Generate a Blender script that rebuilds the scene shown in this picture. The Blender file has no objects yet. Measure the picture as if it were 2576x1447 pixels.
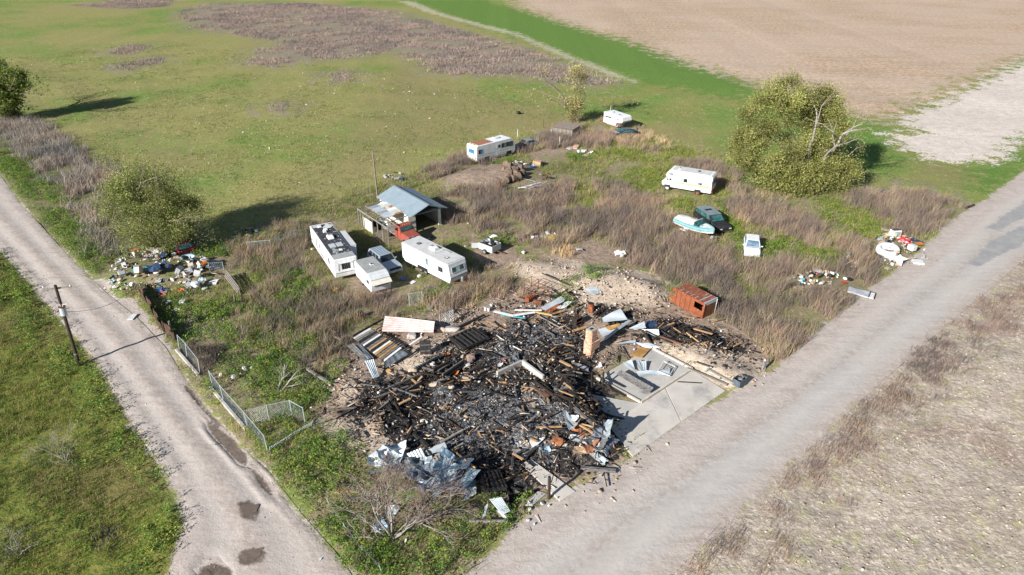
import bpy, bmesh, math, random
import numpy as np
from mathutils import Vector, Matrix, Euler

# ------------------------------------------------------------------ camera, sky, sun, exposure
SC = bpy.context.scene
COL = SC.collection
R = math.radians
CAM_H, PITCH, FPX = 33.5, R(28.3), 1745.0          # metres, radians, focal length in pixels of a 2575 px wide picture
cam_d = bpy.data.cameras.new('camera')
cam_d.sensor_width = 36.0
cam_d.lens = FPX / 2575.0 * 36.0
cam_d.clip_end = 6000.0
cam = bpy.data.objects.new('camera', cam_d)
cam.location = (0, 0, CAM_H)
cam.rotation_euler = (R(90) - PITCH, 0, 0)
COL.objects.link(cam)
SC.camera = cam

SUN_EL, SHADOW_DIR = R(26.5), R(46.5)                 # shadows run 46.5 degrees left of +x
sv = Vector((-math.cos(SHADOW_DIR) * math.cos(SUN_EL), -math.sin(SHADOW_DIR) * math.cos(SUN_EL), math.sin(SUN_EL)))
W = bpy.data.worlds.new('World')
SC.world = W
W.use_nodes = True
nt = W.node_tree
nt.nodes.clear()
sky = nt.nodes.new('ShaderNodeTexSky')
sky.sky_type = 'NISHITA'
sky.sun_disc = False
sky.sun_elevation = SUN_EL
sky.sun_rotation = math.atan2(sv.x, sv.y)
sky.altitude = 700
sky.air_density = 1.0
sky.dust_density = 0.6
bg = nt.nodes.new('ShaderNodeBackground')
bg.inputs['Strength'].default_value = 0.052
wo = nt.nodes.new('ShaderNodeOutputWorld')
nt.links.new(sky.outputs[0], bg.inputs[0])
nt.links.new(bg.outputs[0], wo.inputs[0])
sun_d = bpy.data.lights.new('sun', 'SUN')
sun_d.energy = 5.0
sun_d.angle = R(0.5)
sun_d.color = (1.0, 0.965, 0.915)
sun = bpy.data.objects.new('sun', sun_d)
sun.rotation_euler = (-sv).to_track_quat('-Z', 'Y').to_euler()
sun.location = (-60, -80, 80)
COL.objects.link(sun)
SC.view_settings.view_transform = 'Standard'
SC.view_settings.look = 'None'
SC.view_settings.gamma = 1.0
SC.view_settings.exposure = 0.74
SC.view_settings.use_curve_mapping = False
SC.cycles.max_bounces = 6
SC.cycles.transparent_max_bounces = 24

# ------------------------------------------------------------------ measuring: a spot of the photograph -> a point on the ground
def P(u, v, z=0.0):
    x = (u - 1287.5) / FPX
    y = -(v - 723.5) / FPX
    d = (x, math.cos(PITCH) + y * math.sin(PITCH), -math.sin(PITCH) + y * math.cos(PITCH))
    t = (z - CAM_H) / d[2]
    return (d[0] * t, d[1] * t, z)
S = 2575.0 / 3072.0
def crop(ox, oy, sc):                       # coordinates read in an enlarged crop of the photograph
    def f(a, b, z=None):                    # z = None: where the line of sight meets the land
        u, v = (ox + a / sc) * S, (oy + b / sc) * S
        if z is not None: return P(u, v, z)
        h = 0.0
        for _ in range(3 if 'HMAP' in globals() else 0):
            x, y, _z = P(u, v, h); h = gz(x, y)
        x, y, _z = P(u, v, h)
        return (x, y, 0.0)
    return f
zA = crop(1000, 880, 3.6167); zB = crop(1540, 820, 5.1688); zC = crop(1500, 1080, 4.5212); zD = crop(1060, 1280, 5.152)
zE = crop(1920, 980, 6.5763); zF = crop(2560, 660, 8.039); zG = crop(300, 720, 6.0286); zH = crop(2340, 780, 4.2824)
zI = crop(1400, 440, 4.55); zL = crop(1380, 300, 4.2554); zV = crop(2000, 580, 7.234); zR = crop(900, 520, 3.808); zT = crop(900, 640, 4.77)
def tile(i, y0): return crop(768 * i, y0, 2.5117)

rng = np.random.default_rng(11)
random.seed(5)
def U(a, b): return random.uniform(a, b)

# ------------------------------------------------------------------ materials
MATS = {}
def nodes_of(m):
    m.use_nodes = True
    t = m.node_tree
    return t, t.nodes['Principled BSDF']
def mat(name, col, col2=None, scale=4.0, lo=0.4, hi=0.62, rough=0.7, metal=0.0, bump=0.0, bscale=None, spec=0.3, col3=None, scale3=1.0, lo3=.55, hi3=.62, stretch=None, det=6.0):
    if name in MATS: return MATS[name]
    m = bpy.data.materials.new(name)
    t, b = nodes_of(m)
    N, Lk = t.nodes, t.links
    b.inputs['Roughness'].default_value = rough
    b.inputs['Metallic'].default_value = metal
    b.inputs['Specular IOR Level'].default_value = spec
    tc = N.new('ShaderNodeTexCoord')
    oi = N.new('ShaderNodeObjectInfo')
    add = N.new('ShaderNodeVectorMath'); add.operation = 'ADD'
    sc = N.new('ShaderNodeVectorMath'); sc.operation = 'SCALE'; sc.inputs['Scale'].default_value = 37.0
    cmb = N.new('ShaderNodeCombineXYZ')
    for i in range(3): Lk.new(oi.outputs['Random'], cmb.inputs[i])
    Lk.new(cmb.outputs[0], sc.inputs[0])
    src = tc.outputs['Object']
    if stretch:
        mp = N.new('ShaderNodeMapping'); mp.inputs['Scale'].default_value = stretch
        Lk.new(src, mp.inputs[0]); src = mp.outputs[0]
    Lk.new(src, add.inputs[0]); Lk.new(sc.outputs[0], add.inputs[1])
    def noise(s, d=det):
        n = N.new('ShaderNodeTexNoise'); n.inputs['Scale'].default_value = s; n.inputs['Detail'].default_value = d
        n.inputs['Roughness'].default_value = 0.62
        Lk.new(add.outputs[0], n.inputs['Vector']); return n.outputs['Fac']
    def step(f, a, c):
        r = N.new('ShaderNodeMapRange'); r.inputs['From Min'].default_value = a; r.inputs['From Max'].default_value = c
        Lk.new(f, r.inputs['Value']); return r.outputs[0]
    def mix(f, a, c):
        x = N.new('ShaderNodeMix'); x.data_type = 'RGBA'
        Lk.new(f, x.inputs['Factor'])
        for sock, val in ((x.inputs[6], a), (x.inputs[7], c)):
            if isinstance(val, tuple): sock.default_value = (*val, 1)
            else: Lk.new(val, sock)
        return x.outputs[2]
    out = col
    if col2: out = mix(step(noise(scale), lo, hi), out, col2)
    if col3: out = mix(step(noise(scale3), lo3, hi3), out, col3)
    if isinstance(out, tuple): b.inputs['Base Color'].default_value = (*out, 1)
    else: Lk.new(out, b.inputs['Base Color'])
    if bump:
        bp = N.new('ShaderNodeBump'); bp.inputs['Strength'].default_value = bump; bp.inputs['Distance'].default_value = 0.05
        Lk.new(noise(bscale or scale * 4), bp.inputs['Height']); Lk.new(bp.outputs[0], b.inputs['Normal'])
    MATS[name] = m
    return m
def attr_mat(name, rough=0.8, trans=0.0, spec=0.2):
    if name in MATS: return MATS[name]
    m = bpy.data.materials.new(name)
    t, b = nodes_of(m)
    a = t.nodes.new('ShaderNodeAttribute'); a.attribute_name = 'Col'
    t.links.new(a.outputs['Color'], b.inputs['Base Color'])
    b.inputs['Roughness'].default_value = rough
    b.inputs['Specular IOR Level'].default_value = spec
    if trans:
        tr = t.nodes.new('ShaderNodeBsdfTranslucent'); t.links.new(a.outputs['Color'], tr.inputs[0])
        mx = t.nodes.new('ShaderNodeMixShader'); mx.inputs[0].default_value = trans
        o = t.nodes['Material Output']
        t.links.new(b.outputs[0], mx.inputs[1]); t.links.new(tr.outputs[0], mx.inputs[2]); t.links.new(mx.outputs[0], o.inputs[0])
    MATS[name] = m
    return m

WHITE = mat('white_paint', (.80, .81, .82), (.68, .68, .66), 1.2, .42, .68, .4, spec=.4, col3=(.46, .42, .37), scale3=2.6, lo3=.60, hi3=.80, stretch=(2.5, 2.5, .5))
WHITE_DIRTY = mat('weathered_white', (.74, .74, .73), (.60, .60, .58), 1.5, .4, .65, .6, col3=(.36, .35, .32), scale3=3.2, lo3=.6, hi3=.75)
ROOF_GREY = mat('weathered_grey_roof', (.36, .37, .36), (.29, .30, .295), 2.2, .4, .6, .8, bump=.2, col3=(.30, .30, .27), scale3=5, lo3=.58, hi3=.7)
ROOF_WHITE = mat('rubber_roof', (.58, .58, .575), (.49, .49, .48), 1.6, .4, .65, .75, col3=(.42, .41, .38), scale3=4, lo3=.62, hi3=.76)
ROOF_BLACK = mat('bare_black_roof', (.035, .037, .043), (.06, .06, .065), 2.5, .4, .6, .8, bump=.2, col3=(.55, .55, .54), scale3=2.2, lo3=.60, hi3=.63)
GLASS = mat('dark_glass', (.016, .02, .024), (.03, .036, .04), 2, .4, .6, .08, spec=.6)
GLASS_TEAL = mat('tinted_glass', (.05, .16, .15), (.02, .06, .06), 2.2, .4, .6, .1, spec=.6)
GLASS_BLUE = mat('curtained_blue_glass', (.05, .25, .50), (.02, .10, .25), 2.2, .45, .6, .15, spec=.6)
GLASS_SKY = mat('sky_reflection_glass', (.20, .30, .40), (.10, .16, .22), 1.4, .4, .6, .06, spec=.8)  # reflected sky painted in as a pale blue base colour
CURTAIN = mat('drawn_curtain', (.42, .47, .46), (.30, .36, .36), 5, .4, .6, .5)
DARK = mat('black_plastic', (.02, .02, .022), (.035, .034, .033), 3, .4, .6, .6)
RUBBER = mat('tyre_rubber', (.022, .022, .023), (.045, .042, .04), 5, .45, .65, .85)
STEEL = mat('grey_steel', (.38, .39, .40), (.27, .27, .27), 4, .4, .6, .5, metal=.4)
GALV = mat('galvanised_sheet', (.42, .47, .50), (.33, .38, .41), 1.2, .4, .65, .45, metal=.35, col3=(.30, .22, .16), scale3=2.0, lo3=.66, hi3=.74)
GALV_PALE = mat('pale_sheet_metal', (.56, .61, .64), (.44, .49, .52), 1.3, .4, .65, .5, metal=.25, col3=(.16, .15, .15), scale3=1.7, lo3=.63, hi3=.74)
GALV_BLUE = mat('bluish_roof_metal', (.29, .36, .41), (.25, .315, .36), .7, .4, .65, .5, metal=.15, bump=.05, col3=(.20, .25, .28), scale3=2.5, lo3=.62, hi3=.72)
GALV_BURNT = mat('scorched_sheet_metal', (.25, .28, .31), (.11, .12, .13), 1.6, .4, .62, .55, metal=.3, col3=(.05, .05, .05), scale3=2.6, lo3=.58, hi3=.68)
RUST = mat('rusted_steel', (.28, .085, .036), (.19, .06, .03), 1.8, .4, .62, .8, bump=.25, bscale=14, col3=(.47, .20, .08), scale3=3, lo3=.58, hi3=.7)
RUST_DARK = mat('dark_rust', (.20, .075, .035), (.10, .045, .028), 3, .4, .6, .85, bump=.2)
RED_PAINT = mat('faded_red_paint', (.34, .085, .06), (.27, .075, .055), 1.5, .4, .62, .5, col3=(.20, .09, .07), scale3=3, lo3=.6, hi3=.7)
SHADED_MAROON = mat('shaded_maroon_paint', (.085, .008, .012), (.065, .007, .010), 1.5, .4, .6, .25, spec=.6)  # maroon darkened to carry the willow's shade in the colour
NAVY = mat('navy_paint', (.010, .018, .055), (.014, .022, .05), 1, .4, .6, .14, spec=.7)
BLACK_PAINT = mat('black_paint', (.018, .018, .02), (.05, .05, .052), 2.0, .5, .7, .3, spec=.6)
GREY_PAINT = mat('faded_grey_paint', (.23, .28, .30), (.17, .21, .225), 1.2, .4, .62, .4, spec=.5, col3=(.13, .15, .155), scale3=5, lo3=.6, hi3=.72)
SILVER = mat('silver_paint', (.46, .53, .60), (.40, .47, .54), 1.2, .4, .62, .3, metal=.35, spec=.5)
TEAL = mat('teal_gelcoat', (.19, .43, .47), (.24, .45, .48), 1.3, .4, .6, .35, spec=.5, col3=(.34, .52, .53), scale3=3, lo3=.6, hi3=.75)
CANVAS = mat('boat_canvas', (.70, .69, .66), (.56, .55, .52), 2.5, .4, .6, .85, bump=.3)
WOOD = mat('weathered_wood', (.27, .22, .17), (.17, .14, .11), 2.5, .4, .6, .9, bump=.3, stretch=(1, 6, 6))
WOOD_GREY = mat('grey_timber', (.30, .28, .25), (.19, .175, .155), 2.5, .4, .6, .9, bump=.3, stretch=(1, 6, 6))
WOOD_DARK = mat('dark_pole_timber', (.075, .052, .038), (.045, .033, .026), 3, .4, .6, .9, bump=.3, stretch=(4, 4, 1))
WOOD_FRESH = mat('tan_timber', (.46, .29, .15), (.33, .20, .10), 2.5, .4, .6, .85, bump=.2, stretch=(1, 6, 6), col3=(.12, .085, .06), scale3=1.6, lo3=.6, hi3=.68)
PLY = mat('stained_plywood', (.47, .27, .085), (.30, .16, .06), 1.5, .4, .6, .8, col3=(.13, .085, .05), scale3=1.2, lo3=.6, hi3=.7)
CHAR = mat('charred_wood', (.016, .015, .015), (.034, .031, .029), 4, .4, .6, .8, bump=.5, bscale=9, col3=(.10, .095, .09), scale3=2.0, lo3=.64, hi3=.74)
CHAR_BROWN = mat('scorched_wood', (.075, .045, .03), (.028, .022, .02), 2.2, .42, .58, .85, bump=.4, stretch=(1, 5, 5))
CHAR_GREY = mat('ash_grey_timber', (.20, .195, .19), (.10, .095, .09), 2.4, .4, .6, .9, bump=.4, stretch=(1, 5, 5), col3=(.03, .03, .03), scale3=1.6, lo3=.56, hi3=.66)
CONCRETE = mat('concrete', (.58, .54, .49), (.47, .43, .385), .35, .4, .65, .9, bump=.12, bscale=20, col3=(.28, .27, .26), scale3=.55, lo3=.56, hi3=.78)
CONCRETE_DIRTY = mat('stained_concrete', (.50, .475, .44), (.38, .36, .335), .5, .4, .65, .9, bump=.15, bscale=18, col3=(.16, .155, .15), scale3=.8, lo3=.58, hi3=.74)
BRICK = mat('burnt_brick', (.50, .27, .17), (.42, .22, .14), 3, .4, .6, .9, bump=.3, col3=(.56, .40, .30), scale3=2, lo3=.55, hi3=.66)
BRICK_GREY = mat('sooty_brick', (.33, .27, .235), (.24, .20, .18), 3, .4, .6, .9, bump=.3)
MORTAR = mat('mortar', (.44, .40, .36), (.33, .30, .27), 5, .4, .6, .95)
SHED_WALL = mat('cream_wall', (.66, .62, .53), (.56, .52, .44), 1.2, .4, .65, .85, col3=(.34, .30, .24), scale3=1.8, lo3=.62, hi3=.76)
PLASTIC = {k: mat('litter_' + k, c, tuple(x * .8 for x in c), 5, .4, .6, .45) for k, c in {
    'white': (.76, .76, .75), 'cream': (.60, .54, .42), 'tan': (.47, .33, .21), 'grey': (.32, .33, .34), 'black': (.022, .022, .024), 'blue': (.03, .16, .42),
    'navy': (.03, .06, .13), 'teal': (.07, .33, .38), 'red': (.52, .035, .03), 'pink': (.58, .22, .24), 'orange': (.60, .20, .045), 'yellow': (.66, .47, .05),
    'green': (.02, .22, .13), 'brown': (.16, .095, .06), 'pale blue': (.42, .56, .66), 'purple': (.12, .07, .19), 'silver': (.50, .52, .54)}.items()}

# ------------------------------------------------------------------ mesh building
class MB:
    def __init__(s): s.v = []; s.f = []
    def add(s, vs, fs):
        k = len(s.v); s.v += [tuple(p) for p in vs]; s.f += [tuple(i + k for i in f) for f in fs]; return s
    def box(s, c, d, rot=None, taper=1.0):
        hx, hy, hz = d[0] / 2, d[1] / 2, d[2] / 2
        vs = [Vector((x * (taper if z > 0 else 1) * hx, y * (taper if z > 0 else 1) * hy, z * hz)) for z in (-1, 1) for y in (-1, 1) for x in (-1, 1)]
        if rot is not None:
            m = Euler(rot).to_matrix() if not isinstance(rot, Matrix) else rot
            vs = [m @ p for p in vs]
        c = Vector(c)
        return s.add([p + c for p in vs], [(0, 2, 3, 1), (4, 5, 7, 6), (0, 1, 5, 4), (2, 6, 7, 3), (0, 4, 6, 2), (1, 3, 7, 5)])
    def prism(s, prof, a, b):               # side profile (x, z), counter-clockwise, extruded along y from a to b
        n = len(prof)
        vs = [(x, a, z) for x, z in prof] + [(x, b, z) for x, z in prof]
        fs = [tuple(range(n)), tuple(range(2 * n - 1, n - 1, -1))] + [(i + n, (i + 1) % n + n, (i + 1) % n, i) for i in range(n)]
        return s.add(vs, fs)
    def loft(s, rings, cap=True):
        n = len(rings[0]); vs = [p for r in rings for p in r]; fs = []
        for j in range(len(rings) - 1):
            for i in range(n): fs.append((j * n + i, j * n + (i + 1) % n, (j + 1) * n + (i + 1) % n, (j + 1) * n + i))
        if cap: fs += [tuple(range(n - 1, -1, -1)), tuple(range((len(rings) - 1) * n, len(rings) * n))]
        return s.add(vs, fs)
    def tube(s, pts, rad, n=6, cap=True):
        pts = [Vector(p) for p in pts]
        if not hasattr(rad, '__len__'): rad = [rad] * len(pts)
        rings = []; up = None
        for i, p in enumerate(pts):
            d = (pts[min(i + 1, len(pts) - 1)] - pts[max(i - 1, 0)])
            d = d.normalized() if d.length > 1e-6 else Vector((0, 0, 1))
            a = d.cross(Vector((0, 0, 1)) if abs(d.z) < .9 else Vector((1, 0, 0))) if up is None else (up - d * up.dot(d))
            a = a.normalized() if a.length > 1e-6 else d.orthogonal().normalized()
            up = a; b = d.cross(a)
            rings.append([p + (a * math.cos(2 * math.pi * k / n) + b * math.sin(2 * math.pi * k / n)) * rad[i] for k in range(n)])
        return s.loft(rings, cap)
    def cyl(s, c, r, h, axis='z', n=14, r2=None):
        ax = {'x': Vector((1, 0, 0)), 'y': Vector((0, 1, 0)), 'z': Vector((0, 0, 1))}[axis] * h / 2
        c = Vector(c)
        return s.tube([c - ax, c + ax], [r, r if r2 is None else r2], n)
    def ring(s, c, R1, r, axis='z', n=18, m=8):
        c = Vector(c); rings = []
        for i in range(n):
            a = 2 * math.pi * i / n
            rr = []
            for k in range(m):
                b = 2 * math.pi * k / m
                q = ((R1 + r * math.cos(b)) * math.cos(a), (R1 + r * math.cos(b)) * math.sin(a), r * math.sin(b))
                if axis == 'y': q = (q[0], q[2], q[1])
                if axis == 'x': q = (q[2], q[0], q[1])
                rr.append(c + Vector(q))
            rings.append(rr)
        vs = [p for r_ in rings for p in r_]; fs = []
        for j in range(n):
            for i in range(m): fs.append((j * m + i, j * m + (i + 1) % m, ((j + 1) % n) * m + (i + 1) % m, ((j + 1) % n) * m + i))
        return s.add(vs, fs)
    def grid(s, fn, nu, nv):                # surface fn(a, b) with a, b in 0..1
        vs = [fn(i / nu, j / nv) for j in range(nv + 1) for i in range(nu + 1)]
        fs = [(j * (nu + 1) + i, j * (nu + 1) + i + 1, (j + 1) * (nu + 1) + i + 1, (j + 1) * (nu + 1) + i) for j in range(nv) for i in range(nu)]
        return s.add(vs, fs)
    def mesh(s, name, bevel=0.0, seg=1, smooth=False, thick=0.0):
        me = bpy.data.meshes.new(name)
        me.from_pydata([tuple(p) for p in s.v], [], s.f)
        if bevel or thick or True:
            bm = bmesh.new(); bm.from_mesh(me)
            if thick:
                bmesh.ops.solidify(bm, geom=bm.faces[:], thickness=thick)
            bmesh.ops.recalc_face_normals(bm, faces=bm.faces[:])
            if bevel:
                ed = [e for e in bm.edges if len(e.link_faces) == 2 and e.calc_face_angle(0) > .5]
                bmesh.ops.bevel(bm, geom=ed, offset=bevel, segments=seg, affect='EDGES', profile=.6, clamp_overlap=True)
            bm.to_mesh(me); bm.free()
        if smooth:
            for p in me.polygons: p.use_smooth = True
        return me
    def build(s, name, m, parent=None, bevel=0.0, seg=1, smooth=False, thick=0.0, loc=None, rot=None):
        return put(name, s.mesh(name, bevel, seg, smooth, thick), m, parent, loc, rot)

def put(name, me, m, parent=None, loc=None, rot=None):
    if m is not None and not me.materials: me.materials.append(m)
    o = bpy.data.objects.new(name, me)
    if m is not None and me.materials[0] != m:
        o.material_slots[0].link = 'OBJECT'; o.material_slots[0].material = m
    COL.objects.link(o)
    if parent is not None: o.parent = parent
    if loc is not None: o.location = loc
    if rot is not None: o.rotation_euler = rot
    return o
def tag(o, label=None, cat=None, group=None, kind=None):
    if label: o['label'] = label
    if cat: o['category'] = cat
    if group: o['group'] = group
    if kind: o['kind'] = kind
    return o
def thing(name, label, cat, loc, rz=0.0, group=None, tilt=(0, 0)):
    o = bpy.data.objects.new(name, None)
    o.empty_display_size = .3
    COL.objects.link(o)
    o.location = loc; o.rotation_euler = (tilt[0], tilt[1], rz)
    return tag(o, label, cat, group)
def copy_tree(o, parent=None):
    c = o.copy(); COL.objects.link(c)
    c.parent = parent
    for ch in o.children: copy_tree(ch, c)
    return c
def vhash(x, y, seed=0):
    n = np.sin(x * 127.1 + y * 311.7 + seed * 74.7) * 43758.5453
    return n - np.floor(n)
def vnoise(x, y, seed=0):                   # smooth value noise, numpy
    xi, yi = np.floor(x), np.floor(y); xf, yf = x - xi, y - yi
    xf = xf * xf * (3 - 2 * xf); yf = yf * yf * (3 - 2 * yf)
    a = vhash(xi, yi, seed); b = vhash(xi + 1, yi, seed); c = vhash(xi, yi + 1, seed); d = vhash(xi + 1, yi + 1, seed)
    return (a * (1 - xf) + b * xf) * (1 - yf) + (c * (1 - xf) + d * xf) * yf
def fbm(x, y, sc, seed=0, octv=4):
    t = 0; a = .5; x = x * sc; y = y * sc
    for k in range(octv):
        t = t + a * vnoise(x, y, seed + k); a *= .5; x = x * 2.03 + 17; y = y * 2.03 - 9
    return t / .9375
def np_mesh(name, verts, loops, starts, totals, m, col=None, smooth=False):
    me = bpy.data.meshes.new(name)
    me.vertices.add(len(verts)); me.vertices.foreach_set('co', np.ascontiguousarray(verts, dtype=np.float32).ravel())
    me.loops.add(len(loops)); me.loops.foreach_set('vertex_index', np.ascontiguousarray(loops, dtype=np.int32))
    me.polygons.add(len(starts)); me.polygons.foreach_set('loop_start', np.ascontiguousarray(starts, dtype=np.int32))
    me.polygons.foreach_set('loop_total', np.ascontiguousarray(totals, dtype=np.int32))
    if smooth: me.polygons.foreach_set('use_smooth', np.ones(len(starts), dtype=bool))
    me.update(calc_edges=True)
    if col is not None:
        a = me.color_attributes.new('Col', 'FLOAT_COLOR', 'POINT')
        c4 = np.ones((len(verts), 4), dtype=np.float32); c4[:, :3] = col
        a.data.foreach_set('color', c4.ravel())
    if m: me.materials.append(m)
    return me

# ------------------------------------------------------------------ the ground: zones outlined on the land
def WP(pts): return np.array([P(u, v)[:2] for u, v in pts])
ROAD_L = [(-330, 95), (-180, 250), (0, 440), (60, 520), (150, 620), (265, 735), (345, 800), (415, 872), (470, 960), (530, 1035), (600, 1115), (680, 1190), (760, 1295), (845, 1390), (885, 1447), (985, 1640)]
ROAD_LL = [(-560, 95), (-330, 300), (-100, 525), (0, 632), (120, 768), (200, 862), (270, 960), (330, 1060), (385, 1150), (430, 1235), (462, 1315), (440, 1390), (425, 1447), (500, 1640)]
ROAD_RL = [(960, 1640), (1170, 1447), (1330, 1290), (1440, 1225), (1570, 1160), (1700, 1062), (1815, 1000), (1925, 938), (2040, 845), (2160, 745), (2290, 650), (2400, 548), (2480, 500), (2575, 430), (2800, 270), (3050, 110)]
ROAD_RR = [(1500, 1640), (1690, 1447), (1800, 1345), (1900, 1257), (2000, 1167), (2100, 1068), (2200, 978), (2300, 887), (2400, 802), (2575, 655), (2900, 400), (3350, 110)]
ASPH_L = [(1130, 1640), (1290, 1447), (1600, 1262), (1900, 1075), (2100, 900), (2400, 630), (2575, 498), (2800, 330), (3100, 110)]
ASPH_R = [(1420, 1640), (1590, 1447), (1900, 1195), (2200, 930), (2575, 622), (2900, 375), (3300, 110)]
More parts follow.
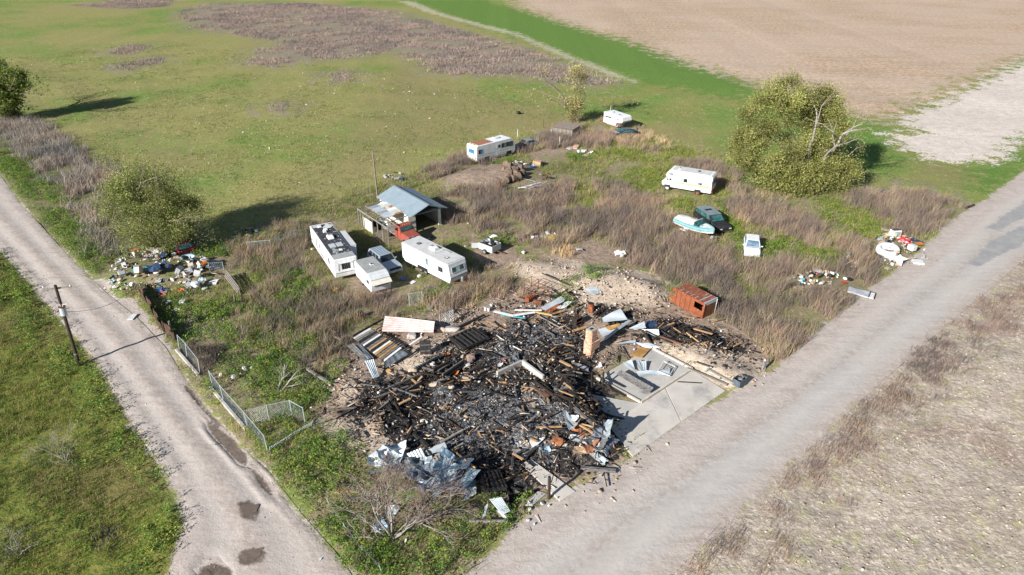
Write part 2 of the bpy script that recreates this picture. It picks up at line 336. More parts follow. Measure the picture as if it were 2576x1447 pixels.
ZONES = {
 'lfield': (2.0, [[(-560, 95), (-330, 300), (-100, 525), (0, 632), (120, 768), (200, 862), (270, 960), (330, 1060), (385, 1150), (430, 1235), (462, 1315), (440, 1390), (425, 1447), (500, 1640), (-1200, 1640), (-1200, 95)]]),
 'rfield': (1.8, [[(1440, 1640), (1640, 1447), (1750, 1345), (1850, 1257), (1950, 1167), (2050, 1068), (2150, 978), (2255, 887), (2360, 802), (2540, 655), (2870, 400), (3350, 110), (5000, 110), (5000, 1640)]]),
 'bare': (7.0, [[(0, 150), (60, 190), (150, 290), (230, 350), (300, 400), (250, 420), (150, 330), (60, 260), (0, 200)], [(60, 150), (260, 300), (420, 420), (560, 430), (380, 330), (200, 200)],
                [(1000, 150), (1200, 230), (1500, 300), (1700, 320), (1850, 400), (1700, 420), (1500, 340), (1250, 330), (1050, 400), (900, 470), (700, 520), (800, 400)], [(2280, 410), (2400, 400), (2520, 430), (2440, 500), (2330, 480)]]),
 'yard': (4.0, [[(360, 690), (520, 620), (640, 570), (790, 520), (900, 480), (1060, 430), (1170, 385), (1420, 318), (1520, 305), (1620, 335), (1750, 375), (1870, 405), (2080, 480), (2300, 478), (2420, 512), (2400, 548), (2290, 650), (2160, 745), (2040, 845), (1925, 938), (1815, 1000), (1570, 1160), (1440, 1225), (1330, 1290), (1170, 1447), (885, 1447), (760, 1295), (680, 1190), (600, 1115), (470, 960), (345, 800), (300, 740)]]),
 'strip': (3.5, [[(-330, 95), (-180, 250), (0, 440), (60, 520), (150, 620), (265, 735), (330, 720), (520, 610), (470, 540), (330, 455), (210, 385), (110, 310), (0, 270), (-200, 150), (-300, 60)]]),
 'dryw': (9.0, [[(450, 30), (520, 8), (760, 8), (1000, 30), (1130, 70), (1330, 125), (1480, 175), (1565, 207), (1500, 217), (1380, 203), (1300, 187), (1200, 192), (1080, 182), (1060, 158), (980, 130), (900, 143), (800, 152), (700, 168), (620, 160), (640, 130), (690, 105), (560, 80), (490, 76), (455, 50)],
                [(185, 13), (300, 1), (430, 1), (420, 16), (330, 22), (240, 18)], [(270, 130), (330, 113), (372, 118), (330, 137), (285, 138)], [(285, 168), (400, 144), (408, 156), (330, 177), (290, 174)], [(825, 185), (870, 178), (890, 200), (840, 208)], [(690, 265), (722, 262), (720, 280), (690, 280)],
                [(2120, 482), (2300, 480), (2415, 515), (2390, 550), (2330, 610), (2250, 590), (2200, 560), (2110, 520)]]),
 'lush': (7.0, [[(1010, -8), (1190, -8), (1330, 30), (1500, 75), (1650, 120), (1800, 165), (1910, 215), (1880, 252), (1800, 243), (1700, 222), (1600, 208), (1500, 172), (1350, 112), (1200, 68), (1090, 28)], [(2140, 290), (2230, 305), (2260, 380), (2180, 420), (2120, 360)], [(2440, 440), (2575, 360), (2700, 280), (2800, 250), (2600, 420), (2480, 490)]]),
 'stub': (9.0, [[(1270, -20), (3400, -20), (3000, 20), (2575, 150), (2450, 205), (2330, 255), (2240, 305), (2160, 292), (2050, 250), (1900, 208), (1750, 165), (1600, 108), (1430, 60), (1320, 22)]]),
 'sand': (4.5, [[(2900, 20), (2700, 92), (2575, 152), (2450, 218), (2310, 278), (2255, 305), (2320, 330), (2235, 336), (2270, 370), (2340, 402), (2460, 407), (2520, 392), (2575, 345), (2700, 262), (2900, 120)]]),
 'line': (1.6, [[(1000, 3), (1040, 4), (1110, 34), (1300, 83), (1430, 139), (1520, 173), (1605, 206), (1595, 209), (1505, 179), (1412, 143), (1290, 89), (1100, 39)], [(2150, 1330), (2246, 1216), (2400, 1050), (2525, 918), (2620, 820), (2630, 826), (2537, 925), (2410, 1057), (2258, 1224), (2165, 1335)], [(2270, 1290), (2352, 1190), (2480, 1040), (2575, 930), (2650, 850), (2660, 856), (2587, 937), (2490, 1047), (2364, 1198), (2282, 1296)]]),
 'mud': (.5, [[(520, 1060), (545, 1072), (590, 1108), (622, 1150), (618, 1172), (600, 1165), (565, 1130), (532, 1092)], [(632, 1183), (650, 1190), (672, 1218), (690, 1250), (676, 1248), (650, 1218)], [(598, 1268), (625, 1258), (652, 1275), (655, 1300), (630, 1312), (605, 1302)], [(600, 1392), (640, 1375), (672, 1388), (668, 1410), (620, 1424), (598, 1415)], [(495, 1447), (505, 1425), (540, 1415), (575, 1430), (590, 1460), (500, 1470)], [(470, 965), (530, 1040), (560, 1075), (545, 1075), (500, 1020), (462, 975)]]),
 'soil': (2.2, [[(770, 900), (860, 850), (1000, 800), (1240, 745), (1330, 690), (1480, 780), (1700, 760), (1800, 800), (1950, 880), (1935, 940), (1740, 935), (1640, 880), (1500, 950), (1540, 1080), (1590, 1165), (1440, 1235), (1330, 1240), (1230, 1235), (1000, 1150), (830, 1110), (800, 1000)], [(1100, 455), (1200, 420), (1280, 408), (1340, 420), (1300, 470), (1200, 480), (1120, 475)], [(1330, 385), (1420, 372), (1440, 385), (1350, 395)], [(1180, 590), (1280, 600), (1320, 660), (1260, 680), (1190, 650)], [(880, 690), (1000, 735), (1130, 720), (1190, 690), (1150, 740), (1000, 770), (900, 745)], [(420, 760), (470, 790), (560, 820), (640, 850), (560, 870), (470, 830)],
                [(760, 880), (850, 860), (870, 950), (800, 960)], [(1060, 790), (1240, 760), (1330, 780), (1200, 850), (1080, 860)], [(1480, 600), (1600, 640), (1480, 690), (1330, 660)]]),
 'heap': (1.9, [[(1290, 660), (1420, 655), (1560, 680), (1640, 690), (1690, 745), (1630, 775), (1500, 795), (1390, 745), (1310, 705)], [(1640, 895), (1700, 850), (1800, 850), (1900, 905), (1930, 950), (1830, 985), (1740, 935), (1640, 930)], [(800, 965), (860, 945), (950, 935), (1000, 1000), (920, 1045), (840, 1010)], [(830, 1060), (930, 1050), (1010, 1110), (930, 1150), (850, 1130), (810, 1090)], [(980, 880), (1080, 855), (1130, 880), (1060, 960), (980, 950)],
                [(1110, 880), (1190, 880), (1190, 910), (1110, 910)], [(1380, 1250), (1450, 1215), (1560, 1165), (1700, 1065), (1730, 1080), (1600, 1190), (1450, 1290)]]),
 'ash': (1.7, [[(850, 1035), (940, 960), (1040, 935), (1110, 900), (1150, 845), (1240, 835), (1330, 800), (1440, 795), (1490, 880), (1500, 950), (1560, 1000), (1550, 1090), (1565, 1140), (1520, 1190), (1400, 1190), (1300, 1250), (1230, 1230), (1100, 1160), (1000, 1125), (950, 1070)], [(1640, 800), (1720, 810), (1850, 855), (1900, 880), (1850, 895), (1700, 870), (1600, 850)], [(1480, 780), (1560, 770), (1640, 800), (1560, 830)], [(1325, 1300), (1370, 1305), (1360, 1345), (1310, 1335)], [(1345, 1270), (1400, 1262), (1395, 1285), (1350, 1285)], [(240, 1315), (290, 1315), (290, 1355), (240, 1350)]]),
 'ashl': (2.4, [[(1040, 1090), (1100, 1030), (1150, 985), (1300, 975), (1400, 1005), (1430, 1070), (1350, 1150), (1180, 1145), (1080, 1130)], [(1190, 880), (1290, 850), (1330, 890), (1250, 930)], [(1250, 820), (1380, 820), (1420, 870), (1300, 870)]]),
 'road': (.9, [[(235, 700), (272, 705), (290, 748), (340, 752), (372, 790), (400, 826), (470, 930), (420, 900), (340, 812), (250, 730)], ROAD_LL + ROAD_L[::-1], ROAD_RL + ROAD_RR[::-1]]),
 'asph': (1.3, [ASPH_L + ASPH_R[::-1]]),
 'patch': (.7, [[(2435, 665), (2495, 606), (2575, 563), (2700, 500), (2720, 540), (2575, 613), (2505, 650), (2458, 670)], [(2478, 575), (2575, 510), (2720, 410), (2740, 440), (2575, 548), (2515, 580)]]),
}
ZPOLY = {k: (fw, [WP(p) for p in ps]) for k, (fw, ps) in ZONES.items()}
def sdist(poly, x, y):                      # signed distance to a polygon, negative inside
    d2 = np.full(x.shape, 1e12); ins = np.zeros(x.shape, bool)
    n = len(poly)
    for i in range(n):
        x0, y0 = poly[i]; x1, y1 = poly[(i + 1) % n]
        ex, ey = x1 - x0, y1 - y0
        t = np.clip(((x - x0) * ex + (y - y0) * ey) / (ex * ex + ey * ey + 1e-9), 0, 1)
        d2 = np.minimum(d2, (x - x0 - t * ex) ** 2 + (y - y0 - t * ey) ** 2)
        if abs(ey) > 1e-9:
            c = ((y0 > y) != (y1 > y)) & (x < ex * (y - y0) / ey + x0)
            ins ^= c
    d = np.sqrt(d2)
    return np.where(ins, -d, d)
def zone(k, x, y):
    fw, ps = ZPOLY[k]; w = np.zeros(x.shape)
    for p in ps:
        s = np.clip((-sdist(p, x, y) / fw) * .5 + .5, 0, 1)
        w = np.maximum(w, s * s * (3 - 2 * s))
    return w
HEAPS = [(1560, 722, 2.6, .75), (1625, 735, 1.6, .6), (1470, 700, 2.4, .5), (1360, 680, 2.0, .6), (1700, 900, 3.0, .35), (1790, 930, 2.4, .4), (1870, 960, 1.6, .45), (870, 985, 1.5, .5), (930, 965, 1.3, .35), (1060, 900, 1.8, .25),
         (1250, 448, 4.0, .9), (1180, 458, 3.4, .7), (1300, 430, 3.0, .7), (1130, 466, 2.6, .4), (1350, 470, 2.6, .5), (420, 690, 4.0, .5), (360, 690, 3.0, .5), (500, 690, 3.0, .35), (2260, 640, 2.2, .3), (2060, 715, 2.2, .25), (1490, 1100, 1.9, .75), (1540, 1110, 1.2, .4), (1440, 1010, 2.0, .3), (1200, 1050, 4.0, .22), (1120, 985, 1.0, .5), (1010, 1010, 1.2, .45), (960, 1050, 1.0, .4), (1260, 1000, 1.0, .4), (1330, 1090, 1.1, .45), (1390, 1130, 1.0, .5), (1230, 1120, .9, .35), (1430, 960, 1.0, .5), (1360, 900, 1.0, .35), (1280, 870, 1.0, .3), (1500, 1010, 1.0, .6), (1180, 1180, 1.2, .4), (1300, 1190, 1.0, .4), (1760, 860, 1.3, .4), (1680, 835, 1.2, .4), (1350, 1010, 3.0, .3), (1440, 1060, 2.0, .35), (1150, 1200, 2.0, .25), (850, 1110, 2.0, .2), (350, 830, 1.6, .3)]
HEAPS = [(P(u, v)[0], P(u, v)[1], r, h) for u, v, r, h in HEAPS]
CONC = [WP([(1591, 1165), (1840, 985), (1745, 925), (1634, 870), (1490, 950), (1460, 990), (1520, 1080)]), WP([(1300, 1168), (1336, 1148), (1455, 1238), (1408, 1270), (1340, 1280), (1312, 1275), (1350, 1230)])]
def height_exact(x, y):
    h = (fbm(x, y, .09, 3, 3) - .5) * .5 + (fbm(x, y, .8, 9, 3) - .5) * .16
    k = 1 - np.clip(zone('road', x, y) * 1.4, 0, 1)
    for p in CONC: k = k * np.clip(sdist(p, x, y) / .8 + .1, 0, 1)
    rough = .75 + .5 * fbm(x, y, .9, 21, 3)
    for hx, hy, r, a in HEAPS: h = h + a * np.exp(-((x - hx) ** 2 + (y - hy) ** 2) / (r * r)) * rough
    return h * k
HM_X0, HM_Y0, HM_S, HM_NX, HM_NY = -130.0, 18.0, .3, 870, 560      # the land's relief, sampled once
_gx, _gy = np.meshgrid(HM_X0 + np.arange(HM_NX) * HM_S, HM_Y0 + np.arange(HM_NY) * HM_S)
HMAP = height_exact(_gx.ravel(), _gy.ravel()).reshape(HM_NY, HM_NX)
def height(x, y):
    x = np.asarray(x, float); y = np.asarray(y, float)
    fx = np.clip((x - HM_X0) / HM_S, 0, HM_NX - 1.001); fy = np.clip((y - HM_Y0) / HM_S, 0, HM_NY - 1.001)
    i, j = fx.astype(int), fy.astype(int); a, b_ = fx - i, fy - j
    return (HMAP[j, i] * (1 - a) + HMAP[j, i + 1] * a) * (1 - b_) + (HMAP[j + 1, i] * (1 - a) + HMAP[j + 1, i + 1] * a) * b_
def gz(x, y): return float(height(np.array([x]), np.array([y]))[0])
def G(u, v, f=P):                           # a spot of the photograph on the real ground
    x, y, _ = f(u, v); return Vector((x, y, gz(x, y)))

# material shared by every ground sheet; the zones come from the land itself (vertex attributes), the breakup from noise
GM = bpy.data.materials.new('land')
t, b = nodes_of(GM)
N, Lk = t.nodes, t.links
geo = N.new('ShaderNodeNewGeometry')
def gnoise(s, d=5, ro=.6, dist=0, off=(0, 0, 0), stretch=None):
    mp = N.new('ShaderNodeMapping'); mp.inputs['Location'].default_value = off
    if stretch: mp.inputs['Scale'].default_value = stretch[0]; mp.inputs['Rotation'].default_value = (0, 0, stretch[1])
    Lk.new(geo.outputs['Position'], mp.inputs[0])
    n = N.new('ShaderNodeTexNoise'); n.inputs['Scale'].default_value = s; n.inputs['Detail'].default_value = d
    n.inputs['Roughness'].default_value = ro; n.inputs['Distortion'].default_value = dist
    Lk.new(mp.outputs[0], n.inputs['Vector']); return n.outputs['Fac']
def grange(f, a, c, lo=0., hi=1.):
    r = N.new('ShaderNodeMapRange'); r.inputs[1].default_value = a; r.inputs[2].default_value = c; r.inputs[3].default_value = lo; r.inputs[4].default_value = hi
    Lk.new(f, r.inputs[0]); return r.outputs[0]
def gmath(op, a, c):
    m = N.new('ShaderNodeMath'); m.operation = op
    for i, q in enumerate((a, c)):
        if isinstance(q, (int, float)): m.inputs[i].default_value = q
        else: Lk.new(q, m.inputs[i])
    return m.outputs[0]
def gmix(f, a, c, mode='MIX'):
    x = N.new('ShaderNodeMix'); x.data_type = 'RGBA'; x.blend_type = mode
    if isinstance(f, (int, float)): x.inputs[0].default_value = f
    else: Lk.new(f, x.inputs[0])
    for sock, val in ((x.inputs[6], a), (x.inputs[7], c)):
        if isinstance(val, tuple): sock.default_value = (*val, 1)
        else: Lk.new(val, sock)
    return x.outputs[2]
def gattr(k):
    a = N.new('ShaderNodeAttribute'); a.attribute_name = k; return a.outputs['Fac']
n_big = gattr('nb'); n_mid = gattr('nm'); n_1 = gnoise(.75, 3, .7, off=(9, 4, 0)); n_f = gnoise(3.2, 2, .7); n_ff = gnoise(9, 1, .7); n_2 = gnoise(1.6, 3, .72, off=(33, 7, 0))
n_edge = gnoise(.35, 4, .66, off=(50, 20, 0)); n_rag = gnoise(2.6, 2, .7, off=(5, 60, 0))
n_grain = gnoise(1.1, 3, .7, stretch=((.25, 1.6, 1), R(47)))
n_er = gmath('ADD', gmath('MULTIPLY', gmath('SUBTRACT', n_edge, .5), 2.4), gmath('MULTIPLY', gmath('SUBTRACT', n_rag, .5), 1.6))
def sel(k, rag=.9, a=.38, c=.62):
    e = gmath('MULTIPLY', n_er, rag)
    w = gattr(k)
    # noise only acts where the zone fades
    e = gmath('MULTIPLY', e, gmath('MINIMUM', gmath('MULTIPLY', gmath('MULTIPLY', w, gmath('SUBTRACT', 1.0, w)), 8.0), 1.0))
    return grange(gmath('ADD', w, e), a, c)
# far pasture: short grass, greener and yellower drifts, dry straw flecks
c = gmix(grange(n_mid, .38, .62), (.225, .235, .072), (.155, .235, .052))
c = gmix(grange(n_big, .40, .60), c, (.275, .255, .095))
c = gmix(grange(n_1, .56, .70, 0, .75), c, (.36, .31, .17))
c = gmix(grange(n_2, .56, .70, 0, .85), c, (.10, .19, .036))
c = gmix(gmath('MULTIPLY', grange(n_f, .60, .68), grange(n_1, .42, .58)), c, (.42, .37, .26))
c = gmix(gmath('MULTIPLY', sel('bare', 1.2, .3, .9), .75), c, gmix(grange(n_2, .4, .6), (.27, .215, .115), (.23, .22, .085)))
lf = gmix(grange(n_1, .4, .6), (.135, .165, .032), (.195, .19, .05)); lf = gmix(grange(n_2, .52, .66), lf, (.06, .10, .02)); lf = gmix(grange(n_mid, .52, .66, 0, .6), lf, (.17, .13, .06))
c = gmix(sel('lfield', .6), c, lf)
rf = gmix(grange(n_2, .38, .62), (.47, .40, .33), (.34, .285, .23)); rf = gmix(gmath('MULTIPLY', grange(n_1, .52, .68), .7), rf, (.43, .41, .21)); rf = gmix(grange(n_mid, .56, .68, 0, .75), rf, (.33, .245, .20)); rf = gmix(grange(n_f, .60, .68, 0, .7), rf, (.64, .57, .49))
c = gmix(sel('rfield', .6), c, rf)
c = gmix(sel('strip', .6), c, gmix(grange(n_2, .4, .6), (.16, .18, .06), (.23, .19, .13)))
yd = gmix(grange(n_2, .4, .62), (.29, .225, .16), (.22, .19, .10)); yd = gmix(grange(n_1, .5, .66), yd, (.16, .21, .05))
c = gmix(sel('yard', .8), c, yd)
dw = gmix(grange(n_2, .4, .6), (.30, .25, .20), (.22, .19, .13)); dw = gmix(grange(n_1, .58, .66), dw, (.135, .18, .055))
c = gmix(sel('dryw', 2.2), c, dw)
c = gmix(sel('lush', 1.3), c, gmix(grange(n_2, .42, .66), (.10, .205, .038), (.165, .215, .06)))
sb = gmix(grange(gnoise(1.0, 3, .75, 0, (3, 3, 0)), .40, .60), (.60, .45, .335), (.38, .275, .185)); sb = gmix(grange(n_mid, .56, .70, 0, .35), sb, (.45, .38, .32)); sb = gmix(gmath('MULTIPLY', grange(n_f, .6, .68), .7), sb, (.22, .155, .09)); sb = gmix(gmath('MULTIPLY', grange(n_1, .62, .7), grange(n_big, .45, .55)), sb, (.24, .27, .085))
rows = gnoise(1.0, 2, .6, stretch=((.04, .85, 1), R(-38))); sb = gmix(grange(rows, .44, .60, 0, .5), sb, (.36, .27, .19)); sb = gmix(grange(n_big, .42, .6, 0, .35), sb, (.56, .45, .37))
c = gmix(sel('stub', 1.6, .3, .7), c, sb)
sd = gmix(grange(n_1, .4, .65), (.66, .585, .52), (.56, .49, .43)); sd = gmix(grange(n_grain, .55, .7, 0, .7), sd, (.42, .37, .34)); sd = gmix(grange(n_2, .66, .72), sd, (.26, .20, .17))
c = gmix(sel('sand', 1.5), c, sd)
c = gmix(gmath('MULTIPLY', sel('line', 2.0), .55), c, gmix(grange(n_1, .4, .65), (.60, .53, .45), (.46, .38, .31)))
c = gmix(sel('soil', 1.2), c, gmix(grange(n_2, .4, .6), (.36, .27, .205), (.25, .19, .145)))
hp = gmix(grange(n_2, .36, .60), (.55, .455, .36), (.41, .325, .25)); hp = gmix(grange(n_f, .58, .68, 0, .6), hp, (.27, .21, .165))
c = gmix(sel('heap', 1.0), c, hp)
ah = gmix(grange(n_2, .40, .62), (.018, .017, .017), (.052, .048, .046)); ah = gmix(grange(n_f, .63, .72), ah, (.16, .155, .15)); ah = gmix(gmath('MULTIPLY', grange(n_1, .57, .66), .8), ah, (.20, .165, .13))
c = gmix(sel('ash', 1.1), c, ah)
al = gmix(grange(n_f, .40, .60), (.06, .062, .067), (.20, .205, .215)); al = gmix(grange(n_ff, .60, .68), al, (.55, .55, .56)); al = gmix(grange(n_2, .52, .64), al, (.03, .03, .032))
c = gmix(gmath('MULTIPLY', sel('ashl', 1.4), .9), c, al)
rd = gmix(grange(n_1, .38, .62), (.505, .443, .398), (.43, .375, .335)); rd = gmix(grange(n_grain, .52, .66, 0, .55), rd, (.335, .285, .25)); rd = gmix(grange(n_f, .58, .70, 0, .4), rd, (.52, .465, .42)); rd = gmix(grange(n_ff, .64, .72, 0, .4), rd, (.25, .215, .19))
c = gmix(sel('road', .7), c, rd)
asp = gmix(grange(n_grain, .36, .66), (.475, .445, .418), (.415, .388, .362)); asp = gmix(grange(n_mid, .48, .68, 0, .7), asp, (.48, .438, .40)); asp = gmix(grange(n_ff, .62, .72, 0, .25), asp, (.5, .47, .44)); asp = gmix(grange(n_ff, .38, .28, 0, .25), asp, (.25, .235, .22))
c = gmix(gmath('MULTIPLY', sel('asph', .5, .25, .75), .95), c, asp)
soft0 = gmath('SUBTRACT', 1.0, gmath('MAXIMUM', gattr('asph'), gattr('road')))
trk = gattr('trk')
c = gmix(gmath('MULTIPLY', gmath('MULTIPLY', trk, grange(n_1, .3, .6)), .55), c, (.55, .505, .465))
c = gmix(gmath('MULTIPLY', gmath('MULTIPLY', gattr('crn'), grange(n_2, .42, .58)), .6), c, (.35, .285, .24))
c = gmix(gmath('MULTIPLY', sel('mud', .3), .9), c, gmix(grange(n_2, .4, .6), (.15, .115, .093), (.095, .072, .058)))
c = gmix(gmath('MULTIPLY', sel('patch', .7), .9), c, gmix(grange(n_1, .35, .7), (.27, .27, .275), (.36, .35, .34)))
fine = gmath('ADD', .14, gmath('MULTIPLY', soft0, .30))
c = gmix(fine, c, grange(n_f, .25, .75, .55, 1.45), 'MULTIPLY')
Lk.new(c, b.inputs['Base Color'])
b.inputs['Roughness'].default_value = .95
b.inputs['Specular IOR Level'].default_value = .1
soft = gmath('SUBTRACT', 1.0, gmath('MULTIPLY', gmath('MAXIMUM', gattr('asph'), gmath('MULTIPLY', gattr('road'), .75)), .9))
hgt = gmath('ADD', gmath('MULTIPLY', n_f, .09), gmath('ADD', gmath('MULTIPLY', n_2, .10), gmath('MULTIPLY', n_ff, .03)))
bp = N.new('ShaderNodeBump'); bp.inputs['Strength'].default_value = .85; bp.inputs['Distance'].default_value = 1.0
Lk.new(gmath('MULTIPLY', hgt, soft), bp.inputs['Height']); Lk.new(bp.outputs[0], b.inputs['Normal'])

def land_attrs(me, x, y):
    for k, sc, sd in (('nb', .045, 71), ('nm', .20, 83)):
        a = me.attributes.new(k, 'FLOAT', 'POINT'); a.data.foreach_set('value', ((fbm(x, y, sc, sd, 5) - .5) * .75 + .5).astype(np.float32))
    for k in ZPOLY:
        a = me.attributes.new(k, 'FLOAT', 'POINT'); a.data.foreach_set('value', zone(k, x, y).astype(np.float32))
def grid_mesh(name, X, Y, Z):
    nr, nc = X.shape
    idx = np.arange(nr * nc).reshape(nr, nc)
    q = np.stack([idx[:-1, :-1], idx[:-1, 1:], idx[1:, 1:], idx[1:, :-1]], -1).reshape(-1, 4)
    me = np_mesh(name, np.stack([X, Y, Z], -1).reshape(-1, 3), q.ravel(), np.arange(len(q)) * 4, np.full(len(q), 4), GM, smooth=True)
    return me
def make_ground():
    ys = np.concatenate([np.linspace(6, 24, 12)[:-1], np.geomspace(24, 420, 400), np.geomspace(440, 4000, 14)])
    s = np.linspace(-1, 1, 400); s = np.concatenate([[-4, -2, -1.4], s, [1.4, 2, 4]])
    X = s[None, :] * (ys[:, None] * .80 + 16); Y = np.repeat(ys[:, None], len(s), 1)
    x, y = X.ravel(), Y.ravel()
    Z = height(x, y).reshape(X.shape)
    Z -= .03 * zone('road', x, y).reshape(X.shape)
    me = grid_mesh('ground', X, Y, Z)
    land_attrs(me, x, y)
    tag(put('ground', me, GM), kind='structure')
make_ground()

def resample(pts, n):
    p = WP(pts); d = np.r_[0, np.cumsum(np.hypot(*np.diff(p, axis=0).T))]
    t = np.linspace(0, d[-1], n)
    return np.stack([np.interp(t, d, p[:, 0]), np.interp(t, d, p[:, 1])], -1)
def make_road(name, left, right, n, m, relief, tracks=(.3, .7)):
    A, B = resample(left, n), resample(right, n)
    # pair the edges by walking both the same way
    k = np.linspace(0, 1, m)[None, :, None]
    Q = A[:, None, :] * (1 - k) + B[:, None, :] * k
    X, Y = Q[..., 0], Q[..., 1]
    edge = np.minimum(1, np.minimum(k, 1 - k)[0, :, 0] * m * .5)[None, :]
    Z = relief(X, Y, np.repeat(k[..., 0], n, 0)) * edge + .012 + height(X.ravel(), Y.ravel()).reshape(X.shape) * 0
    me = grid_mesh(name, X, Y, Z)
    land_attrs(me, X.ravel(), Y.ravel())
    kk = np.repeat(k[..., 0], n, 0).ravel(); wob = (fbm(X.ravel(), Y.ravel(), .12, 77, 3) - .5) * .12
    tr = np.exp(-((kk + wob - tracks[0]) / .07) ** 2) + np.exp(-((kk + wob - tracks[1]) / .07) ** 2); cr = np.exp(-((kk + wob - sum(tracks) / 2) / .06) ** 2) + .8 * np.exp(-(np.minimum(kk, 1 - kk) / .08) ** 2)
    for nm, q in (('trk', tr), ('crn', cr)): me.attributes.new(nm, 'FLOAT', 'POINT').data.foreach_set('value', q.astype(np.float32))
    return tag(put(name, me, GM), kind='structure')
RUTS = [WP([(528, 1068), (545, 1090), (575, 1120), (600, 1145), (615, 1165)]), WP([(640, 1190), (655, 1205), (668, 1222), (690, 1250)]), WP([(640, 1165), (700, 1235), (760, 1300), (820, 1370)]), WP([(470, 975), (540, 1050), (620, 1140)]), WP([(500, 1430), (530, 1410), (570, 1447)])]
def rel_dirt(X, Y, K):
    z = (fbm(X, Y, .5, 31, 4) - .5) * .10 + .02
    z += .035 * np.cos((K - .5) * 2 * math.pi * 2.2) * (np.abs(K - .5) < .36)
    for i, p in enumerate(RUTS):
        d = np.abs(sdist(np.vstack([p, p[::-1] + 1e-3]), X.ravel(), Y.ravel()).reshape(X.shape))
        z += -(.16 if i in (0, 4) else .06) * np.exp(-(d / (.38 if i in (0, 4) else .2)) ** 2) + .07 * np.exp(-((d - .62) / .2) ** 2) * (i in (0, 1, 4))
    return z
def rel_asph(X, Y, K): return .05 * (1 - (2 * K - 1) ** 2) + (fbm(X, Y, .4, 41, 3) - .5) * .03
make_road('dirt_road', ROAD_LL, ROAD_L, 420, 44, rel_dirt)
make_road('asphalt_road', ROAD_RL, ROAD_RR, 420, 40, rel_asph)
# muddy puddles standing in the dirt road
MUD = mat('muddy_water', (.19, .145, .115), (.15, .115, .092), 2, .4, .6, .12, spec=.5)
MUD_WET = mat('wet_mud', (.12, .085, .065), (.075, .055, .043), 2.5, .4, .6, .55, bump=.6, bscale=5)
def puddle(u, v, rx, ry, rot, seed, m=MUD, dz=.0, name='puddle'):
    x, y, _ = P(u, v); k = 26; mb = MB(); r_ = random.Random(seed)
    ph = [r_.uniform(0, 6.28) for _ in range(5)]
    pts = []
    for i in range(k):
        a = 2 * math.pi * i / k
        f = 1 + .16 * math.sin(2 * a + ph[0]) + .12 * math.sin(3 * a + ph[1]) + .09 * math.sin(5 * a + ph[2]) + .05 * math.sin(9 * a + ph[3])
        px, py = rx * f * math.cos(a), ry * f * math.sin(a)
        pts.append((px * math.cos(rot) - py * math.sin(rot), px * math.sin(rot) + py * math.cos(rot), 0))
    mb.add([(0, 0, 0)] + pts, [(0, i + 1, (i + 1) % k + 1) for i in range(k)])
    return tag(mb.build(name, m, loc=(x, y, .075 + dz)), kind='structure')
puddle(627, 1286, .56, .42, .4, 1, dz=.0); puddle(642, 1396, .52, .26, .8, 2, dz=.0); puddle(592, 1126, .85, .17, R(-52), 3, dz=-.10)

# ------------------------------------------------------------------ where vehicles and buildings stand (x, y, heading, length, width): nothing grows through them
FOOT = {'white_trailer': (-8.3, 66.2, R(-44), 8.0, 2.6), 'black_trailer': (-19.5, 68.6, R(-62), 10.2, 2.6), 'small_trailer': (-14.3, 63.2, R(-58), 4.6, 2.3), 'motorhome': (-3.2, 104.9, R(42), 8.0, 2.6),
        'orange_rv': (24.2, 90.3, R(151.5), 6.9, 2.6), 'rusty_van': (17.45, 57.9, R(-52), 4.0, 2.1), 'camper': (18.6, 122.4, R(-53), 5.2, 2.5), 'white_car': (27.0, 70.9, R(-106), 4.5, 1.9), 'wagon': (24.4, 78.3, R(-72), 5.9, 2.0),
        'boat': (21.6, 75.4, R(-52), 5.6, 2.3), 'suv': (-13.7, 67.0, R(-53), 4.9, 1.95), 'navy_car': (19.2, 117.3, R(200), 4.9, 1.9), 'red_truck': (-12.7, 74.2, R(-50), 5.4, 2.1), 'red_suv': (-37.2, 70.9, R(128), 4.4, 1.9), 'shed': (-12.4, 79.55, R(-52.3), 7.6, 4.8), 'leanto': (-15.0, 76.25, R(-52.3), 7.6, 3.6), 'slab': (11.0, 44.5, R(42), 9, 9)}
for _k, (_u, _v, _l, _w) in {'heap_a': (2050, 716, 6.5, 4.0), 'heap_b': (2262, 628, 6.5, 5.5), 'heap_c': (410, 688, 13, 6.5), 'mattress': (2165, 742, 4.0, 3.0), 'logs': (1275, 440, 9.0, 6.0), 'foam': (1370, 598, 3.5, 1.8), 'rack': (1345, 715, 4.5, 3.0), 'branches': (1350, 465, 4.5, 2.5), 'boards': (1455, 382, 4.0, 2.2), 'clear': (1245, 690, 4.0, 2.0)}.items():
    _p = P(_u, _v); FOOT[_k] = (_p[0], _p[1], 0.0, _l, _w)
def free_of_feet(x, y, pad=.1):
    ok = np.ones(x.shape, bool)
    for cx, cy, h, l, w in FOOT.values():
        dx, dy = x - cx, y - cy; c, s = math.cos(h), math.sin(h)
        ok &= ~((np.abs(dx * c + dy * s) < l / 2 + pad) & (np.abs(-dx * s + dy * c) < w / 2 + pad))
    return ok
